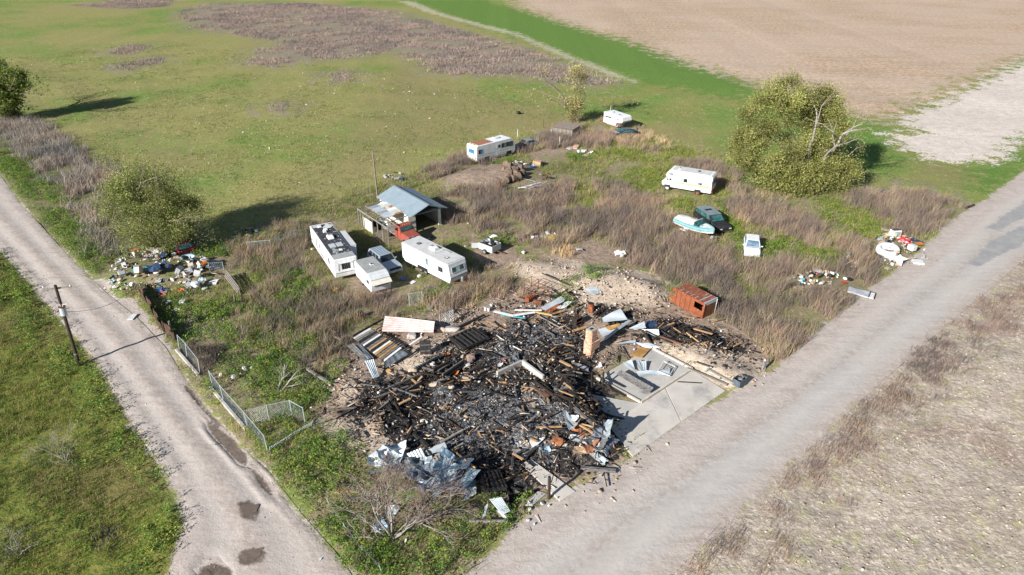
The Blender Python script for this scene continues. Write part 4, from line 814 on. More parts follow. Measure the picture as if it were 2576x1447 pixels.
# white travel trailer beside the utility trailer
t = at('travel_trailer', 'long white travel trailer with sloped front window and grey-blue side stripe', 'trailer', 'white_trailer', tilt=(0, R(.8)))
W_ = 2.42
coach(t, [(-3.85, .55), (-3.3, .42), (3.85, .42), (3.98, .95), (3.62, 2.48), (-3.85, 2.55)], W_, WHITE)
MB().box((-.1, 0, 2.545), (7.3, 2.28, .03), rot=(0, R(.5), 0)).build('roof', ROOF_WHITE, t, bevel=.01)
MB().tube([(-3.82, 1.19, 2.56), (-3.82, -1.19, 2.56), (3.55, -1.19, 2.5), (3.55, 1.19, 2.5), (-3.82, 1.19, 2.56)], .022, 4).build('roof_edge', DARK, t)
for s_ in (-1, 1):
    stripe(t, -3.0, 3.8, 1.05, .10, s_ * 1.215, mat('stripe_blue_grey', (.20, .26, .33), (.26, .31, .37), 3), 'stripe')
    stripe(t, -3.6, 2.0, .92, .04, s_ * 1.215, GREY_PAINT, 'thin_stripe')
win(t, -3.1, -2.6, 1.45, 2.05, -1.21, CURTAIN, WHITE_DIRTY); win(t, .1, .5, 1.30, 2.05, -1.21, [GLASS_SKY], STEEL, 1); win(t, .95, 1.25, 1.45, 2.05, -1.21, mat('brown_blind', (.22, .12, .09), (.16, .1, .08), 4), WHITE_DIRTY, name='door_window'); win(t, 2.1, 2.85, 1.25, 1.85, -1.21, GLASS, STEEL, 2)
MB().prism([(.8, .5), (1.48, .5), (1.48, 2.25), (.8, 2.25)], -1.225, -1.209).build('door', WHITE_DIRTY, t)
win(t, -2.4, -1.4, 1.3, 2.0, 1.21, GLASS, STEEL, 2); win(t, 1.2, 2.2, 1.3, 2.0, 1.21, GLASS, STEEL, 2)
winx(t, -.85, .85, 1.42, 2.05, 3.815, 1, R(13.2), [GLASS_TEAL, mat('teal_shade', (.30, .52, .52), (.42, .56, .54), 3), GLASS_TEAL], WHITE_DIRTY, 3, 'front_window')
MB().box((3.985, 0, .98), (.03, 2.3, .12)).build('front_stripe', GREY_PAINT, t)
aircon(t, -.05, .15, 2.55); vent(t, -2.2, -.1, 2.57, DARK, (.55, .55, .03), lid=STEEL); vent(t, 2.4, -.2, 2.53, DARK, (.5, .5, .03), lid=WHITE); vent(t, 1.6, .8, 2.53, ROOF_GREY, (.7, .3, .06)); vent(t, -1.6, .6, 2.55, DARK, (.14, .1, .05))
MB().tube([(.9, -.5, 2.55), (.95, -.5, 2.9), (1.0, -.1, 3.05)], .02, 5).tube([(.6, -.2, 3.02), (1.0, -.1, 3.05), (1.35, 0, 3.0)], .015, 5).build('antenna', STEEL, t)
for i, xx in enumerate((-3.9, -3.9)): MB().tube([(xx, -.35 + .7 * i, .9), (xx - .12, -.35 + .7 * i, 1.2), (xx - .12, -.35 + .7 * i, 2.6), (xx + .1, -.35 + .7 * i, 2.85), (xx + .3, -.35 + .7 * i, 2.6)], .02, 5).build('ladder_rail', STEEL, t)
for xx in (-.55, .25):
    for s_ in (-1, 1): wheel(t, xx - .3, s_ * 1.06, .34, .34, .22)
MB().box((-.45, -1.222, .60), (1.7, .02, .42)).build('wheel_arch', DARK, t, bevel=.008)
MB().tube([(3.9, -.8, .45), (5.1, 0, .45), (3.9, .8, .45)], .05, 5).build('hitch', RUST_DARK, t); MB().cyl((4.45, 0, .72), .16, .5, 'z', 10).build('gas_bottle', STEEL, t, bevel=.05)

# trailer with bare black roof and slide-out
t = at('slideout_trailer', 'long white trailer with peeling black roof and extended slide-out, leftmost of the trailers', 'trailer', 'black_trailer', tilt=(0, 0))
W_ = 2.42
coach(t, [(-5.0, .6), (-4.4, .45), (4.95, .42), (5.05, .9), (4.98, 2.45), (-5.0, 2.52)], W_, WHITE)
MB().box((-.55, 0, 2.51), (8.4, 2.2, .035)).build('roof', ROOF_BLACK, t, bevel=.01); MB().box((4.2, 0, 2.475), (1.25, 2.25, .04)).build('roof_end', ROOF_GREY, t, bevel=.01)
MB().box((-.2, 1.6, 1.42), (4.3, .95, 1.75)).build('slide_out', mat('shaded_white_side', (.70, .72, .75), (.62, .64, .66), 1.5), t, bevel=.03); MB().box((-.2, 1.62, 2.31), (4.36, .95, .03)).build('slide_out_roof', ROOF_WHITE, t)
for a in ((-4.1, -.3), (-3.0, .1)): vent(t, a[0], a[1], 2.53, WHITE, (.42, .42, .16))
aircon(t, -.6, 0, 2.53, WHITE); vent(t, -2.4, -.15, 2.53, WHITE, (.36, .36, .28), 'vent_pipe'); vent(t, 3.0, .15, 2.53, WHITE_DIRTY, (.35, .35, .12))
for yy in (-.38, .38): MB().box((1.55, yy, 2.56), (1.0, .66, .035)).build('solar_panel', mat('pale_panel', (.50, .56, .58), (.42, .48, .5), 2, rough=.25), t, bevel=.008)
for k in range(5): MB().box((U(-4.6, -3.2), U(-1, 1), 2.545), (U(.3, .9), U(.2, .6), .03), rot=(U(-.05, .05), U(-.05, .05), U(0, 3))).build('roof_flap', ROOF_WHITE, t)
for k in range(5): MB().box((U(2.2, 3.6), U(-1, 1), 2.54), (U(.2, .6), U(.15, .4), .03), rot=(0, 0, U(0, 3))).build('roof_flap', ROOF_GREY, t)
win(t, -4.5, -3.6, 1.0, 1.18, -1.21, DARK, STEEL, name='vent_slot'); win(t, -1.1, -.75, 1.35, 2.0, -1.21, GLASS, STEEL); win(t, -2.4, -2.05, .9, 2.2, -1.21, GLASS, STEEL, name='door_window'); win(t, 2.6, 3.15, 1.2, 1.85, -1.21, GLASS, STEEL); win(t, -.9, .7, .75, .95, -1.21, GREY_PAINT, STEEL, name='hatch')
winx(t, -.45, .45, 1.28, 1.92, 5.02, 1, R(2.6), GLASS, DARK, 4, 'front_window')
for s_ in (-1, 1): MB().box((5.06, s_ * .78, 1.62), (.03, .03, .9)).build('awning_arm', DARK, t)
MB().box((5.055, 0, 1.98), (.06, 1.7, .05)).build('window_hood', WHITE_DIRTY, t); MB().box((5.07, 0, .98), (.04, 2.36, .05)).build('front_trim', STEEL, t); stripe(t, -4.8, 4.9, 1.08, .05, -1.218, STEEL)
for xx in (-1.2, -.3):
    for s_ in (-1, 1): wheel(t, xx, s_ * 1.0, .33, .33, .22)

# small old trailer
t = at('small_trailer', 'small old white trailer with grey shingled roof and lifted front flap beside the silver SUV', 'trailer', 'small_trailer', tilt=(0, R(1)))
W_ = 2.1
coach(t, [(-2.2, .7), (-1.9, .38), (2.2, .38), (2.28, 1.2), (2.15, 1.65), (1.75, 1.98), (1.2, 2.08), (-2.05, 2.05), (-2.2, 1.8)], W_, WHITE, .05)
MB().prism([(-2.1, 2.075), (.0, 2.095), (.0, 2.125), (-2.1, 2.10)], -1.02, 1.02).build('roof_panel', ROOF_GREY, t); MB().prism([(.02, 2.10), (1.25, 2.10), (1.25, 2.125), (.02, 2.13)], -1.02, 1.02).build('roof_panel', ROOF_GREY, t)
MB().prism([(1.27, 2.10), (1.78, 2.0), (2.18, 1.68), (2.20, 1.70), (1.80, 2.025), (1.27, 2.125)], -1.0, 1.0).build('front_skin', mat('pale_front_skin', (.62, .65, .66), (.52, .54, .54), 2), t)
MB().prism([(2.2, 1.55), (2.65, 1.28), (2.66, 1.30), (2.21, 1.575)], -1.05, 1.05).build('lifted_flap', mat('cream_flap', (.70, .66, .56), (.6, .56, .48), 3), t)
winx(t, -.75, .75, .95, 1.5, 2.285, 1, 0, GLASS, STEEL, 2, 'front_window'); vent(t, -.35, .15, 2.12, WHITE_DIRTY, (.45, .45, .05), lid=DARK)
win(t, -1.7, -1.0, 1.25, 1.6, -1.05, CURTAIN, WHITE_DIRTY); win(t, 1.05, 1.75, 1.05, 1.45, -1.05, GLASS, STEEL, 2); MB().prism([(.2, .45), (.75, .45), (.75, 1.85), (.2, 1.85)], -1.062, -1.05).build('door', WHITE_DIRTY, t); stripe(t, -2.15, 2.25, .95, .02, -1.054, STEEL, 'trim')
for s_ in (-1, 1): wheel(t, -.5, s_ * .92, .3, .3, .2)
MB().tube([(2.2, -.5, .4), (3.1, 0, .4), (2.2, .5, .4)], .045, 5).build('hitch', RUST_DARK, t)

# class A motorhome at the pasture edge
t = at('bus_motorhome', 'white flat-fronted motorhome with brown roof patch and round window at the pasture edge', 'motorhome', 'motorhome')
W_ = 2.4; HL = 3.9
coach(t, [(-HL, .6), (-HL, .75), (HL, .62), (HL + .05, 1.5), (HL - .45, 2.72), (HL - .9, 2.9), (-HL + .1, 2.9), (-HL, 2.6), (-HL, .75)][1:], W_, WHITE, .08)
MB().box((.0, 0, .55), (7.5, 2.2, .3)).build('skirt', WHITE_DIRTY, t)
MB().box((-2.0, .05, 2.93), (2.7, 2.0, .05)).build('roof_patch', mat('brown_tarred_patch', (.36, .17, .09), (.27, .125, .07), 1.2, rough=.8, stretch=(.5, 3, 1)), t, bevel=.01); MB().box((-.62, .05, 2.945), (.1, 2.05, .07)).build('patch_batten', WOOD, t)
aircon(t, 1.0, .1, 2.9); vent(t, -3.6, .5, 2.9, STEEL, (.3, .2, .06)); vent(t, -3.6, -.3, 2.9, DARK, (.2, .3, .05))
for s_ in (-1,):
    win(t, -3.6, -2.75, 1.6, 2.3, s_ * 1.2, [GLASS, GLASS_BLUE], STEEL, 2); win(t, 1.05, 2.55, 1.7, 2.38, s_ * 1.2, [GLASS, mat('grey_blind', (.22, .25, .27), (.17, .19, .21), 4), GLASS], DARK, 3); win(t, 2.6, 3.4, 1.62, 2.38, s_ * 1.2, GLASS_TEAL, DARK, name='cab_window')
    o = MB().cyl((.55, s_ * 1.205, 2.08), .27, .03, 'y', 20).build('round_window', STEEL, t); MB().cyl((.55, s_ * 1.215, 2.08), .22, .03, 'y', 20).build('pane', GLASS, o)
    MB().prism([(-.05, .75), (.85, .75), (.85, 2.5), (-.05, 2.5)], s_ * 1.2 - .012, s_ * 1.2).build('door', WHITE, t)
    for k in range(5): MB().box((U(-.5, .5), -1.216, U(1.0, 1.9)), (U(.05, .2), .008, U(.05, .16))).build('scuff_mark', DARK, t)
    stripe(t, -3.85, 3.8, 1.35, .03, -1.208, STEEL, 'trim'); stripe(t, -3.85, 3.8, .95, .025, -1.208, STEEL, 'trim')
winx(t, -.75, .75, 1.55, 2.3, -HL - .01, -1, 0, [GLASS_SKY, GLASS_BLUE, GLASS_BLUE], WHITE_DIRTY, 3, 'rear_window'); winx(t, -1.05, 1.05, 1.5, 2.5, HL - .17, 1, R(21), GLASS, DARK, 2, 'windscreen')
for s_ in (-1, 1): MB().box((-HL - .02, s_ * 1.0, 1.05), (.04, .12, .25)).build('tail_light', mat('lamp_red', (.45, .03, .03)), t)
MB().box((-HL - .06, 0, .6), (.16, 2.3, .12)).build('rear_bumper', mat('yellowed_bumper', (.50, .35, .16), (.4, .27, .12), 3), t)
for xx in (-1.9, 2.6):
    for s_ in (-1, 1):
        wheel(t, xx, s_ * 1.02, .42, .42, .28); MB().prism([(xx - .55, .45), (xx + .55, .45), (xx + .45, .95), (xx - .45, .95)], s_ * 1.2 - .012, s_ * 1.2 + .012).build('wheel_arch', DARK, t)

# class C motorhome with orange stripe (heading away to the left: its left side faces us)
t = at('stripe_motorhome', 'white cab-over motorhome with orange side stripe standing alone in the weeds', 'motorhome', 'orange_rv')
W_ = 2.36
coach(t, [(-3.3, .55), (3.0, .55), (3.42, .75), (3.48, 1.25), (2.95, 1.42), (2.55, 1.95), (3.05, 2.1), (2.62, 2.85), (2.35, 2.95), (-3.15, 2.95), (-3.4, 2.7), (-3.3, 2.0), (-3.38, 1.2)], W_, WHITE, .10)
MB().box((-.3, 0, 2.965), (5.0, 2.0, .03)).build('roof', ROOF_WHITE, t, bevel=.01)
for yy in (-.55, 0, .55): MB().box((-.3, yy, 2.99), (4.8, .035, .02)).build('roof_seam', ROOF_GREY, t)
vent(t, 1.4, .3, 2.98, WHITE, (.4, .4, .05)); vent(t, -1.2, .0, 2.98, DARK, (.35, .3, .12)); vent(t, 1.5, -.4, 2.98, DARK, (.05, .3, .1), 'roof_antenna')
ORANGE = mat('stripe_orange', (.62, .33, .10), (.55, .28, .09), 2)
stripe(t, -3.3, 1.4, 1.38, .14, 1.185, ORANGE); stripe(t, -3.3, 1.4, 1.25, .05, 1.185, mat('stripe_brown', (.35, .2, .1)), 'thin_stripe')
win(t, -.05, 1.45, 1.55, 2.08, 1.18, [GLASS, mat('seafoam_blind', (.34, .47, .43), (.30, .42, .40), 4), mat('seafoam_blind_pale', (.45, .52, .50), (.5, .5, .48), 4)], STEEL, 3); win(t, -2.05, -1.45, 1.5, 1.85, 1.18, [GLASS, GLASS_SKY], STEEL, 2); win(t, 2.0, 2.6, 2.3, 2.55, 1.18, [GLASS, GLASS_SKY], STEEL, 2)
win(t, 2.08, 2.5, 1.45, 1.85, 1.18, mat('red_interior', (.13, .03, .03), (.06, .03, .03), 3), WHITE_DIRTY, name='cab_window'); MB().prism([(2.55, 1.5), (2.86, 1.46), (2.58, 1.86)], 1.175, 1.192).build('quarter_window', GLASS_TEAL, t)
MB().prism([(1.75, .65), (2.6, .65), (2.6, 1.92), (1.75, 1.92)], 1.178, 1.186).build('cab_door', WHITE, t)
winx(t, -.95, .95, 1.5, 2.35, -3.36, -1, R(-4), GLASS_SKY, STEEL, 2, 'rear_window'); winx(t, -1.0, 1.0, 1.46, 1.95, 2.77, 1, R(36), GLASS_TEAL, DARK, 2, 'windscreen')
MB().box((-3.42, 0, .7), (.14, 2.3, .18)).build('rear_bumper', RUST, t)
for s_ in (-1, 1): MB().box((-3.36, s_ * 1.0, 1.0), (.05, .14, .3)).build('tail_light', MATS['lamp_red'], t)
for xx in (-1.55, 2.65):
    for s_ in (-1, 1):
        wheel(t, xx, s_ * 1.02, .38, .38, .26, WHITE_DIRTY if xx > 0 else RUST); MB().prism([(xx - .5, .5), (xx + .5, .5), (xx + .4, .85), (xx - .4, .85)], s_ * 1.18 - .012, s_ * 1.18 + .012).build('wheel_arch', DARK, t)

# truck camper behind the navy car
t = at('truck_camper', 'small white slide-in camper with overhanging front standing behind the navy car', 'camper', 'camper')
coach(t, [(-2.2, .75), (.9, .75), (1.0, 1.3), (2.3, 1.45), (2.55, 1.75), (2.35, 2.35), (2.0, 2.5), (-2.2, 2.6)], 2.3, WHITE, .06)
MB().box((-.4, 0, .6), (2.8, 1.5, .3)).build('base', mat('pink_grey_base', (.52, .44, .40), (.4, .34, .3), 3), t)
vent(t, -.9, .1, 2.57, DARK, (.3, .3, .05)); vent(t, .9, -.3, 2.54, DARK, (.3, .3, .05))
win(t, -1.8, -.3, 1.75, 2.05, -1.15, [GLASS, mat('brown_blind', (.22, .12, .09)), GLASS], STEEL, 3); win(t, 1.15, 1.6, 1.8, 2.1, -1.15, GLASS, WHITE_DIRTY, 2); MB().box((1.4, -1.0, 1.32), (1.2, .25, .14)).build('wing_trim', mat('lamp_red', (.45, .03, .03)), t)
MB().tube([(-2.0, .2, 2.62), (-1.9, .2, 3.5)], .025, 5).build('vent_pipe', WHITE, t)

# ---- cars
def car(t, L, W_, zb, zh, zbelt, zr, cab, paint, roof=None, glass=GLASS, side=2, wh=.32, rim=STEEL, trunk=None, lights=True, hoodm=None, nose=.82):
    """cab = (rear base, rear roof, front roof, front base) along x; zb sill, zh bonnet height, zbelt waist, zr roof, trunk = height behind the cabin"""
    h = L / 2; hw = W_ / 2; tr = zbelt if trunk is None else trunk
    def sec(x, zt, w, zlow):
        return [(x, -w, zlow), (x, -w, zlow + (zt - zlow) * .55), (x, -w * .97, zt - .09), (x, -w * .86, zt), (x, w * .86, zt), (x, w * .97, zt - .09), (x, w, zlow + (zt - zlow) * .55), (x, w, zlow)]
    rb, rr_, fr, fb = cab
    rings = [sec(-h, tr - .14, hw * .90, zb + .16), sec(-h + .12, tr - .02, hw * .96, zb), sec(max(-h + .3, rb), tr if tr < zbelt else zbelt, hw, zb), sec((rb + fb) / 2, zbelt, hw, zb), sec(fb, zbelt - .02, hw, zb), sec(h - .45, zh, hw * .98, zb), sec(h - .12, zh - .10, hw * .93, zb + .03), sec(h, zh - .24, hw * nose, zb + .15)]
    MB().loft(rings).build('body', paint, t, bevel=.03, seg=1, smooth=False)
    wb, wr = hw * .94, hw * .76
    base = [(rb, -wb, zbelt - .03), (fb, -wb, zbelt - .03), (fb, wb, zbelt - .03), (rb, wb, zbelt - .03)]
    top = [(rr_, -wr, zr), (fr, -wr, zr), (fr, wr, zr), (rr_, wr, zr)]
    MB().loft([base, top]).build('cabin', paint, t, bevel=.05, seg=2)
    if roof: MB().box(((rr_ + fr) / 2, 0, zr + .004), (fr - rr_ - .08, 2 * wr - .08, .02)).build('roof', roof, t, bevel=.008)
    def face(a, b_, c_, d_, n, name, i0=.10, j0=.12, i1=.9, j1=.88):
        A, B, C_, D = map(Vector, (a, b_, c_, d_))       # a-b along the bottom, d-c along the top
        nrm = (B - A).cross(D - A).normalized()
        for k in range(n):
            s0 = i0 + (i1 - i0) * k / n + (.015 if k else 0); s1 = i0 + (i1 - i0) * (k + 1) / n - (.015 if k < n - 1 else 0)
            q = lambda s, r: (A.lerp(B, s)).lerp(D.lerp(C_, s), r) + nrm * .012
            p = [q(s0, j0), q(s1, j0), q(s1, j1), q(s0, j1)]
            MB().add(p + [v - nrm * .03 for v in p], [(0, 1, 2, 3), (0, 4, 5, 1), (1, 5, 6, 2), (2, 6, 7, 3), (3, 7, 4, 0)]).build(name, glass, t)
    face(base[0], base[1], top[1], top[0], side, 'side_window'); face(base[2], base[3], top[3], top[2], side, 'side_window')
    face(base[1], base[2], top[2], top[1], 1, 'windscreen', .06, .08, .94, .93); face(base[3], base[0], top[0], top[3], 1, 'rear_window', .1, .12, .9, .9)
    for xx in (-h + .20 * L, h - .18 * L):
        for s_ in (-1, 1):
            wheel(t, xx, s_ * (hw - .1), wh, wh, .2, rim)
            MB().prism([(xx + math.cos(a) * (wh + .06), wh + math.sin(a) * (wh + .06)) for a in np.linspace(0, math.pi, 9)], s_ * hw - .008, s_ * hw + .008).build('wheel_arch', DARK, t)
    if lights:
        for s_ in (-1, 1):
            MB().box((h - .02, s_ * hw * .62, zh - .28), (.08, .34, .13)).build('headlight', mat('lamp_clear', (.55, .57, .58), (.45, .46, .47), 4, rough=.15), t, bevel=.02)
            MB().box((-h + .02, s_ * hw * .72, tr - .22), (.06, .32, .14)).build('tail_light', MATS['lamp_red'], t, bevel=.02)
            MB().box((fb - .25, s_ * (hw + .09), zbelt + .06), (.12, .2, .12)).build('mirror', paint, t, bevel=.03)
    MB().box((h - .02, 0, zb + .16), (.16, W_ * .9, .16)).build('front_bumper', DARK if paint in (BLACK_PAINT, NAVY) else paint, t, bevel=.04); MB().box((-h + .0, 0, zb + .16), (.14, W_ * .9, .16)).build('rear_bumper', DARK if paint in (BLACK_PAINT, NAVY) else paint, t, bevel=.04)
    if hoodm: MB().prism([(fb + .06, zbelt - .005), (h - .5, zh + .006), (h - .5, zh + .02), (fb + .06, zbelt + .012)], -hw * .8, hw * .8).build('bonnet', hoodm, t)
t = at('white_car', 'white hatchback facing the camera with blue-reflecting windscreen, alone in green weeds', 'car', 'white_car', dz=-.12)
car(t, 4.3, 1.78, .22, .92, .98, 1.42, (-2.0, -1.6, .05, 1.0), WHITE, glass=GLASS_SKY, trunk=.98, hoodm=WHITE)
MB().box((1.12, 0, .995), (.16, 1.5, .02)).build('wiper_cowl', STEEL, t)
t = at('station_wagon', 'long dark station wagon with faded grey roof and black bonnet next to the teal boat', 'car', 'wagon', dz=-.05)
car(t, 5.8, 1.98, .26, .98, 1.05, 1.62, (-2.85, -2.45, .55, 1.25), BLACK_PAINT, roof=GREY_PAINT, glass=GLASS_TEAL, side=3, hoodm=BLACK_PAINT)
MB().box((-1.1, 0, 1.645), (.5, .9, .02)).build('sunroof', GLASS, t, bevel=.005)
for s_ in (-1, 1): MB().box((-1.0, s_ * .80, 1.60), (2.9, .1, .04)).build('roof_rail', GREY_PAINT, t)
t = at('navy_car', 'dark navy coupe half sunk in weeds in front of the small camper', 'car', 'navy_car', dz=-.15)
car(t, 4.8, 1.85, .22, .86, .92, 1.32, (-1.75, -1.0, .25, 1.25), NAVY, glass=GLASS_TEAL, trunk=.90)
t = at('silver_suv', 'silver SUV with roof rack parked between the small trailer and the long white trailer', 'SUV', 'suv')
car(t, 4.8, 1.9, .34, 1.08, 1.15, 1.72, (-2.3, -2.0, .35, .95), SILVER, glass=GLASS, side=3, hoodm=SILVER, wh=.37, nose=.9)
for yy in (-.55, -.28, 0, .28, .55): MB().box((-.8, yy, 1.745), (2.0, .04, .03)).build('roof_rack_bar', GREY_PAINT, t)
MB().box((2.41, 0, .84), (.05, 1.3, .26)).build('grille', DARK, t)
t = at('red_suv', 'maroon SUV seen from behind under the willow by the rubbish heap', 'SUV', 'red_suv')
car(t, 4.4, 1.85, .32, 1.02, 1.08, 1.68, (-2.18, -1.95, .4, 1.05), SHADED_MAROON, glass=GLASS_TEAL, side=3, wh=.36, nose=.9)
MB().box((-2.24, 0, .62), (.06, 1.5, .5)).build('tailgate', SHADED_MAROON, t, bevel=.02)

# faded red truck under the lean-to
t = at('red_truck', 'faded red flatbed truck parked under the open lean-to frame', 'truck', 'red_truck')
hw = .98
MB().loft([[(1.0, -hw, .5), (1.0, -hw * .98, 1.25), (1.0, -hw * .8, 1.36), (1.0, hw * .8, 1.36), (1.0, hw * .98, 1.25), (1.0, hw, .5)], [(2.55, -hw * .95, .5), (2.55, -hw * .92, 1.12), (2.55, -hw * .72, 1.25), (2.55, hw * .72, 1.25), (2.55, hw * .92, 1.12), (2.55, hw * .95, .5)]]).build('bonnet', RED_PAINT, t, bevel=.06, seg=2)
MB().loft([[(-.25, -hw, .5), (1.05, -hw, .5), (1.05, hw, .5), (-.25, hw, .5)], [(-.25, -hw, 1.35), (1.05, -hw, 1.35), (1.05, hw, 1.35), (-.25, hw, 1.35)], [(-.18, -hw * .86, 2.0), (.62, -hw * .86, 2.0), (.62, hw * .86, 2.0), (-.18, hw * .86, 2.0)]]).build('cab', RED_PAINT, t, bevel=.06, seg=2)
winx(t, -.78, .78, 1.42, 1.9, .865, 1, R(34), GLASS_TEAL, DARK, 1, 'windscreen')
for s_ in (-1, 1): win(t, 0, .6, 1.42, 1.88, s_ * .93, GLASS, RED_PAINT)
for k in range(5): MB().box((.55, -.6 + .3 * k, 2.03), (.08, .09, .06)).build('roof_light', mat('amber_lamp', (.6, .35, .12)), t, bevel=.02)
MB().box((2.58, 0, .85), (.06, 1.3, .45)).build('grille', STEEL, t, bevel=.01)
for s_ in (-1, 1): MB().cyl((2.6, s_ * .75, .95), .11, .06, 'x', 12).build('headlight', MATS['lamp_clear'], t)
MB().box((2.72, 0, .55), (.16, 2.1, .2)).build('front_bumper', DARK, t, bevel=.03); MB().box((-1.6, 0, .75), (2.6, 1.9, .14)).build('flatbed', WOOD_GREY, t)
for xx in (-1.7, 1.75):
    for s_ in (-1, 1): wheel(t, xx, s_ * .85, .4, .4, .25, RUST_DARK)

# teal and white boat on its trailer
t = at('motor_boat', 'teal and white runabout boat with white canvas cover beside the station wagon', 'boat', 'boat', dz=.0)
def hullsec(x, w, zk, zg): return [(x, -w, zg), (x, -w * .97, zg - .18), (x, -w * .82, zg - .55), (x, -w * .35, zk + .06), (x, 0, zk), (x, w * .35, zk + .06), (x, w * .82, zg - .55), (x, w * .97, zg - .18), (x, w, zg)]
st = [(-2.55, 1.0, .62, 1.42), (-1.2, 1.08, .58, 1.40), (.2, 1.08, .58, 1.42), (1.3, .92, .66, 1.48), (2.1, .55, .86, 1.55), (2.62, .08, 1.2, 1.62)]
mb = MB(); mb.loft([hullsec(*q) for q in st]); mb.build('hull', mat('white_gelcoat', (.74, .74, .71), (.64, .63, .6), 2, rough=.4), t, smooth=False)
def band(s_):
    mb = MB(); ring = []
    for x, w, zk, zg in st: ring.append([(x, s_ * (w + .012), zg + .01), (x, s_ * (w * .99 + .014), zg - .2), (x, s_ * (w * .9 + .012), zg - .36)])
    vs = [p for r_ in ring for p in r_]; fs = []
    for j in range(len(ring) - 1):
        for i in range(2): fs.append((j * 3 + i, j * 3 + i + 1, (j + 1) * 3 + i + 1, (j + 1) * 3 + i))
    return mb.add(vs, fs)
for s_ in (-1, 1): band(s_).build('hull_band', TEAL, t, thick=.012)
mb = MB(); rim = []
for x, w, zk, zg in st: rim.append((x, w, zg))
for s_ in (-1, 1):
    mb = MB(); vs = []; 
    for x, w, zk, zg in st: vs += [(x, s_ * (w + .02), zg + .012), (x, s_ * max(w - .26, .0), zg + .05)]
    mb.add(vs, [(2 * j, 2 * j + 2, 2 * j + 3, 2 * j + 1) for j in range(len(st) - 1)]).build('gunwale', TEAL, t, thick=.02)
MB().grid(lambda a, b_: (-2.5 + 2.7 * a, (-.9 + 1.8 * b_) * (1 - .0 * a), 1.50 + .42 * math.sin(math.pi * b_) ** .7 * (.55 + .45 * a) + .03 * math.sin(9 * a + 5 * b_)), 12, 10).build('canvas_cover', CANVAS, t, thick=.02)
MB().add([(.35, -.85, 1.50), (.75, -.8, 1.52), (.35, -.8, 1.95), (.35, .85, 1.50), (.75, .8, 1.52), (.35, .8, 1.95)], [(0, 1, 2), (3, 5, 4), (1, 4, 5, 2)]).build('windscreen', GLASS_TEAL, t, thick=.015)
MB().tube([(.3, -.86, 1.5), (.3, -.8, 1.98), (.3, .8, 1.98), (.3, .86, 1.5)], .025, 5).build('windscreen_frame', WHITE, t)
MB().box((1.15, .25, 1.47), (.75, .9, .06)).build('deck_panel', WHITE, t, bevel=.02); MB().box((.95, -.35, 1.40), (.6, .5, .12)).build('cockpit_well', DARK, t); MB().box((1.0, -.1, 1.46), (.35, .5, .1)).build('seat', TEAL, t, bevel=.04)
MB().tube([(-2.6, -.6, .45), (2.4, -.25, .45), (3.3, 0, .45), (2.4, .25, .45), (-2.6, .6, .45)], .05, 5).build('trailer_frame', RUST_DARK, t)
for s_ in (-1, 1):
    wheel(t, -.9, s_ * 1.05, .3, .3, .2); MB().prism([(-1.35, .5), (-.45, .5), (-.5, .68), (-1.3, .68)], s_ * 1.05 - .14, s_ * 1.05 + .14).build('mudguard', WHITE_DIRTY, t, bevel=.05)
x, y, z = zV(985, 1050); o = thing('outboard_motor', 'tilted outboard motor lying at the bow of the teal boat', 'motor', (x, y, gz(x, y)), .6)
MB().box((0, 0, .5), (.5, .35, .42), rot=(.3, .2, 0)).build('cowling', STEEL, o, bevel=.08, seg=2); MB().box((.05, .15, .2), (.14, .14, .5), rot=(.5, 0, 0)).build('shaft', DARK, o, bevel=.02); MB().ring((.1, .3, .12), .12, .03, 'y', 10, 5).build('propeller_guard', DARK, o)

# overgrown pale blue boat hull by the elm
x, y, _ = P(1903, 412); t = thing('derelict_hull', 'pale blue derelict boat hull sunk in weeds beside the elm', 'boat', (x, y, gz(x, y) - .1), R(-22))
st2 = [(-1.9, .7, .0, .42), (-.6, .85, -.05, .45), (.7, .75, .0, .5), (1.5, .4, .15, .55), (2.0, .06, .35, .6)]
PBLUE = mat('pale_blue_hull', (.30, .50, .55), (.42, .58, .60), 2.5, .4, .6, .5)
mb = MB(); mb.loft([hullsec(*q) for q in st2], cap=False); mb.build('hull', PBLUE, t, thick=.04); MB().box((-.2, 0, .38), (.3, 1.4, .05)).build('thwart', WHITE_DIRTY, t); MB().box((-1.2, 0, .3), (.9, 1.1, .06)).build('deck_panel', WHITE_DIRTY, t); MB().box((1.1, 0, .45), (1.2, .8, .05)).build('foredeck', PBLUE, t)

# rusty van body
t = at('rusted_van', 'burnt-out rust orange van body with missing windows beside the sandy heap', 'van', 'rusty_van', tilt=(R(-2), R(2.5)), dz=-.15)
RV = RUST
hw = .95
def plate(name, pts, m=RV, th=.03): return MB().add(pts, [tuple(range(len(pts)))]).build(name, m, t, thick=th)
plate('roof', [(-1.75, -hw, 1.86), (1.75, -hw, 1.9), (1.75, hw, 1.9), (-1.75, hw, 1.86)], mat('rusted_roof', (.26, .085, .048), (.21, .07, .042), 1.5, rough=.8, bump=.2, col3=(.42, .2, .12), scale3=4))
for xx in (-1.15, -.55, .05, .55): MB().box((xx, -.62, 1.90), (.06, .5, .02)).build('bare_metal_strip', GALV_PALE, t)
MB().box((1.12, 0, 1.915), (.09, 1.85, .02)).build('bare_metal_strip', GALV_PALE, t); MB().box((1.72, 0, 1.925), (.14, 1.9, .02)).build('bare_metal_strip', GALV_PALE, t); MB().box((.75, .6, 1.91), (.08, .45, .02)).build('bare_metal_strip', GALV_PALE, t)
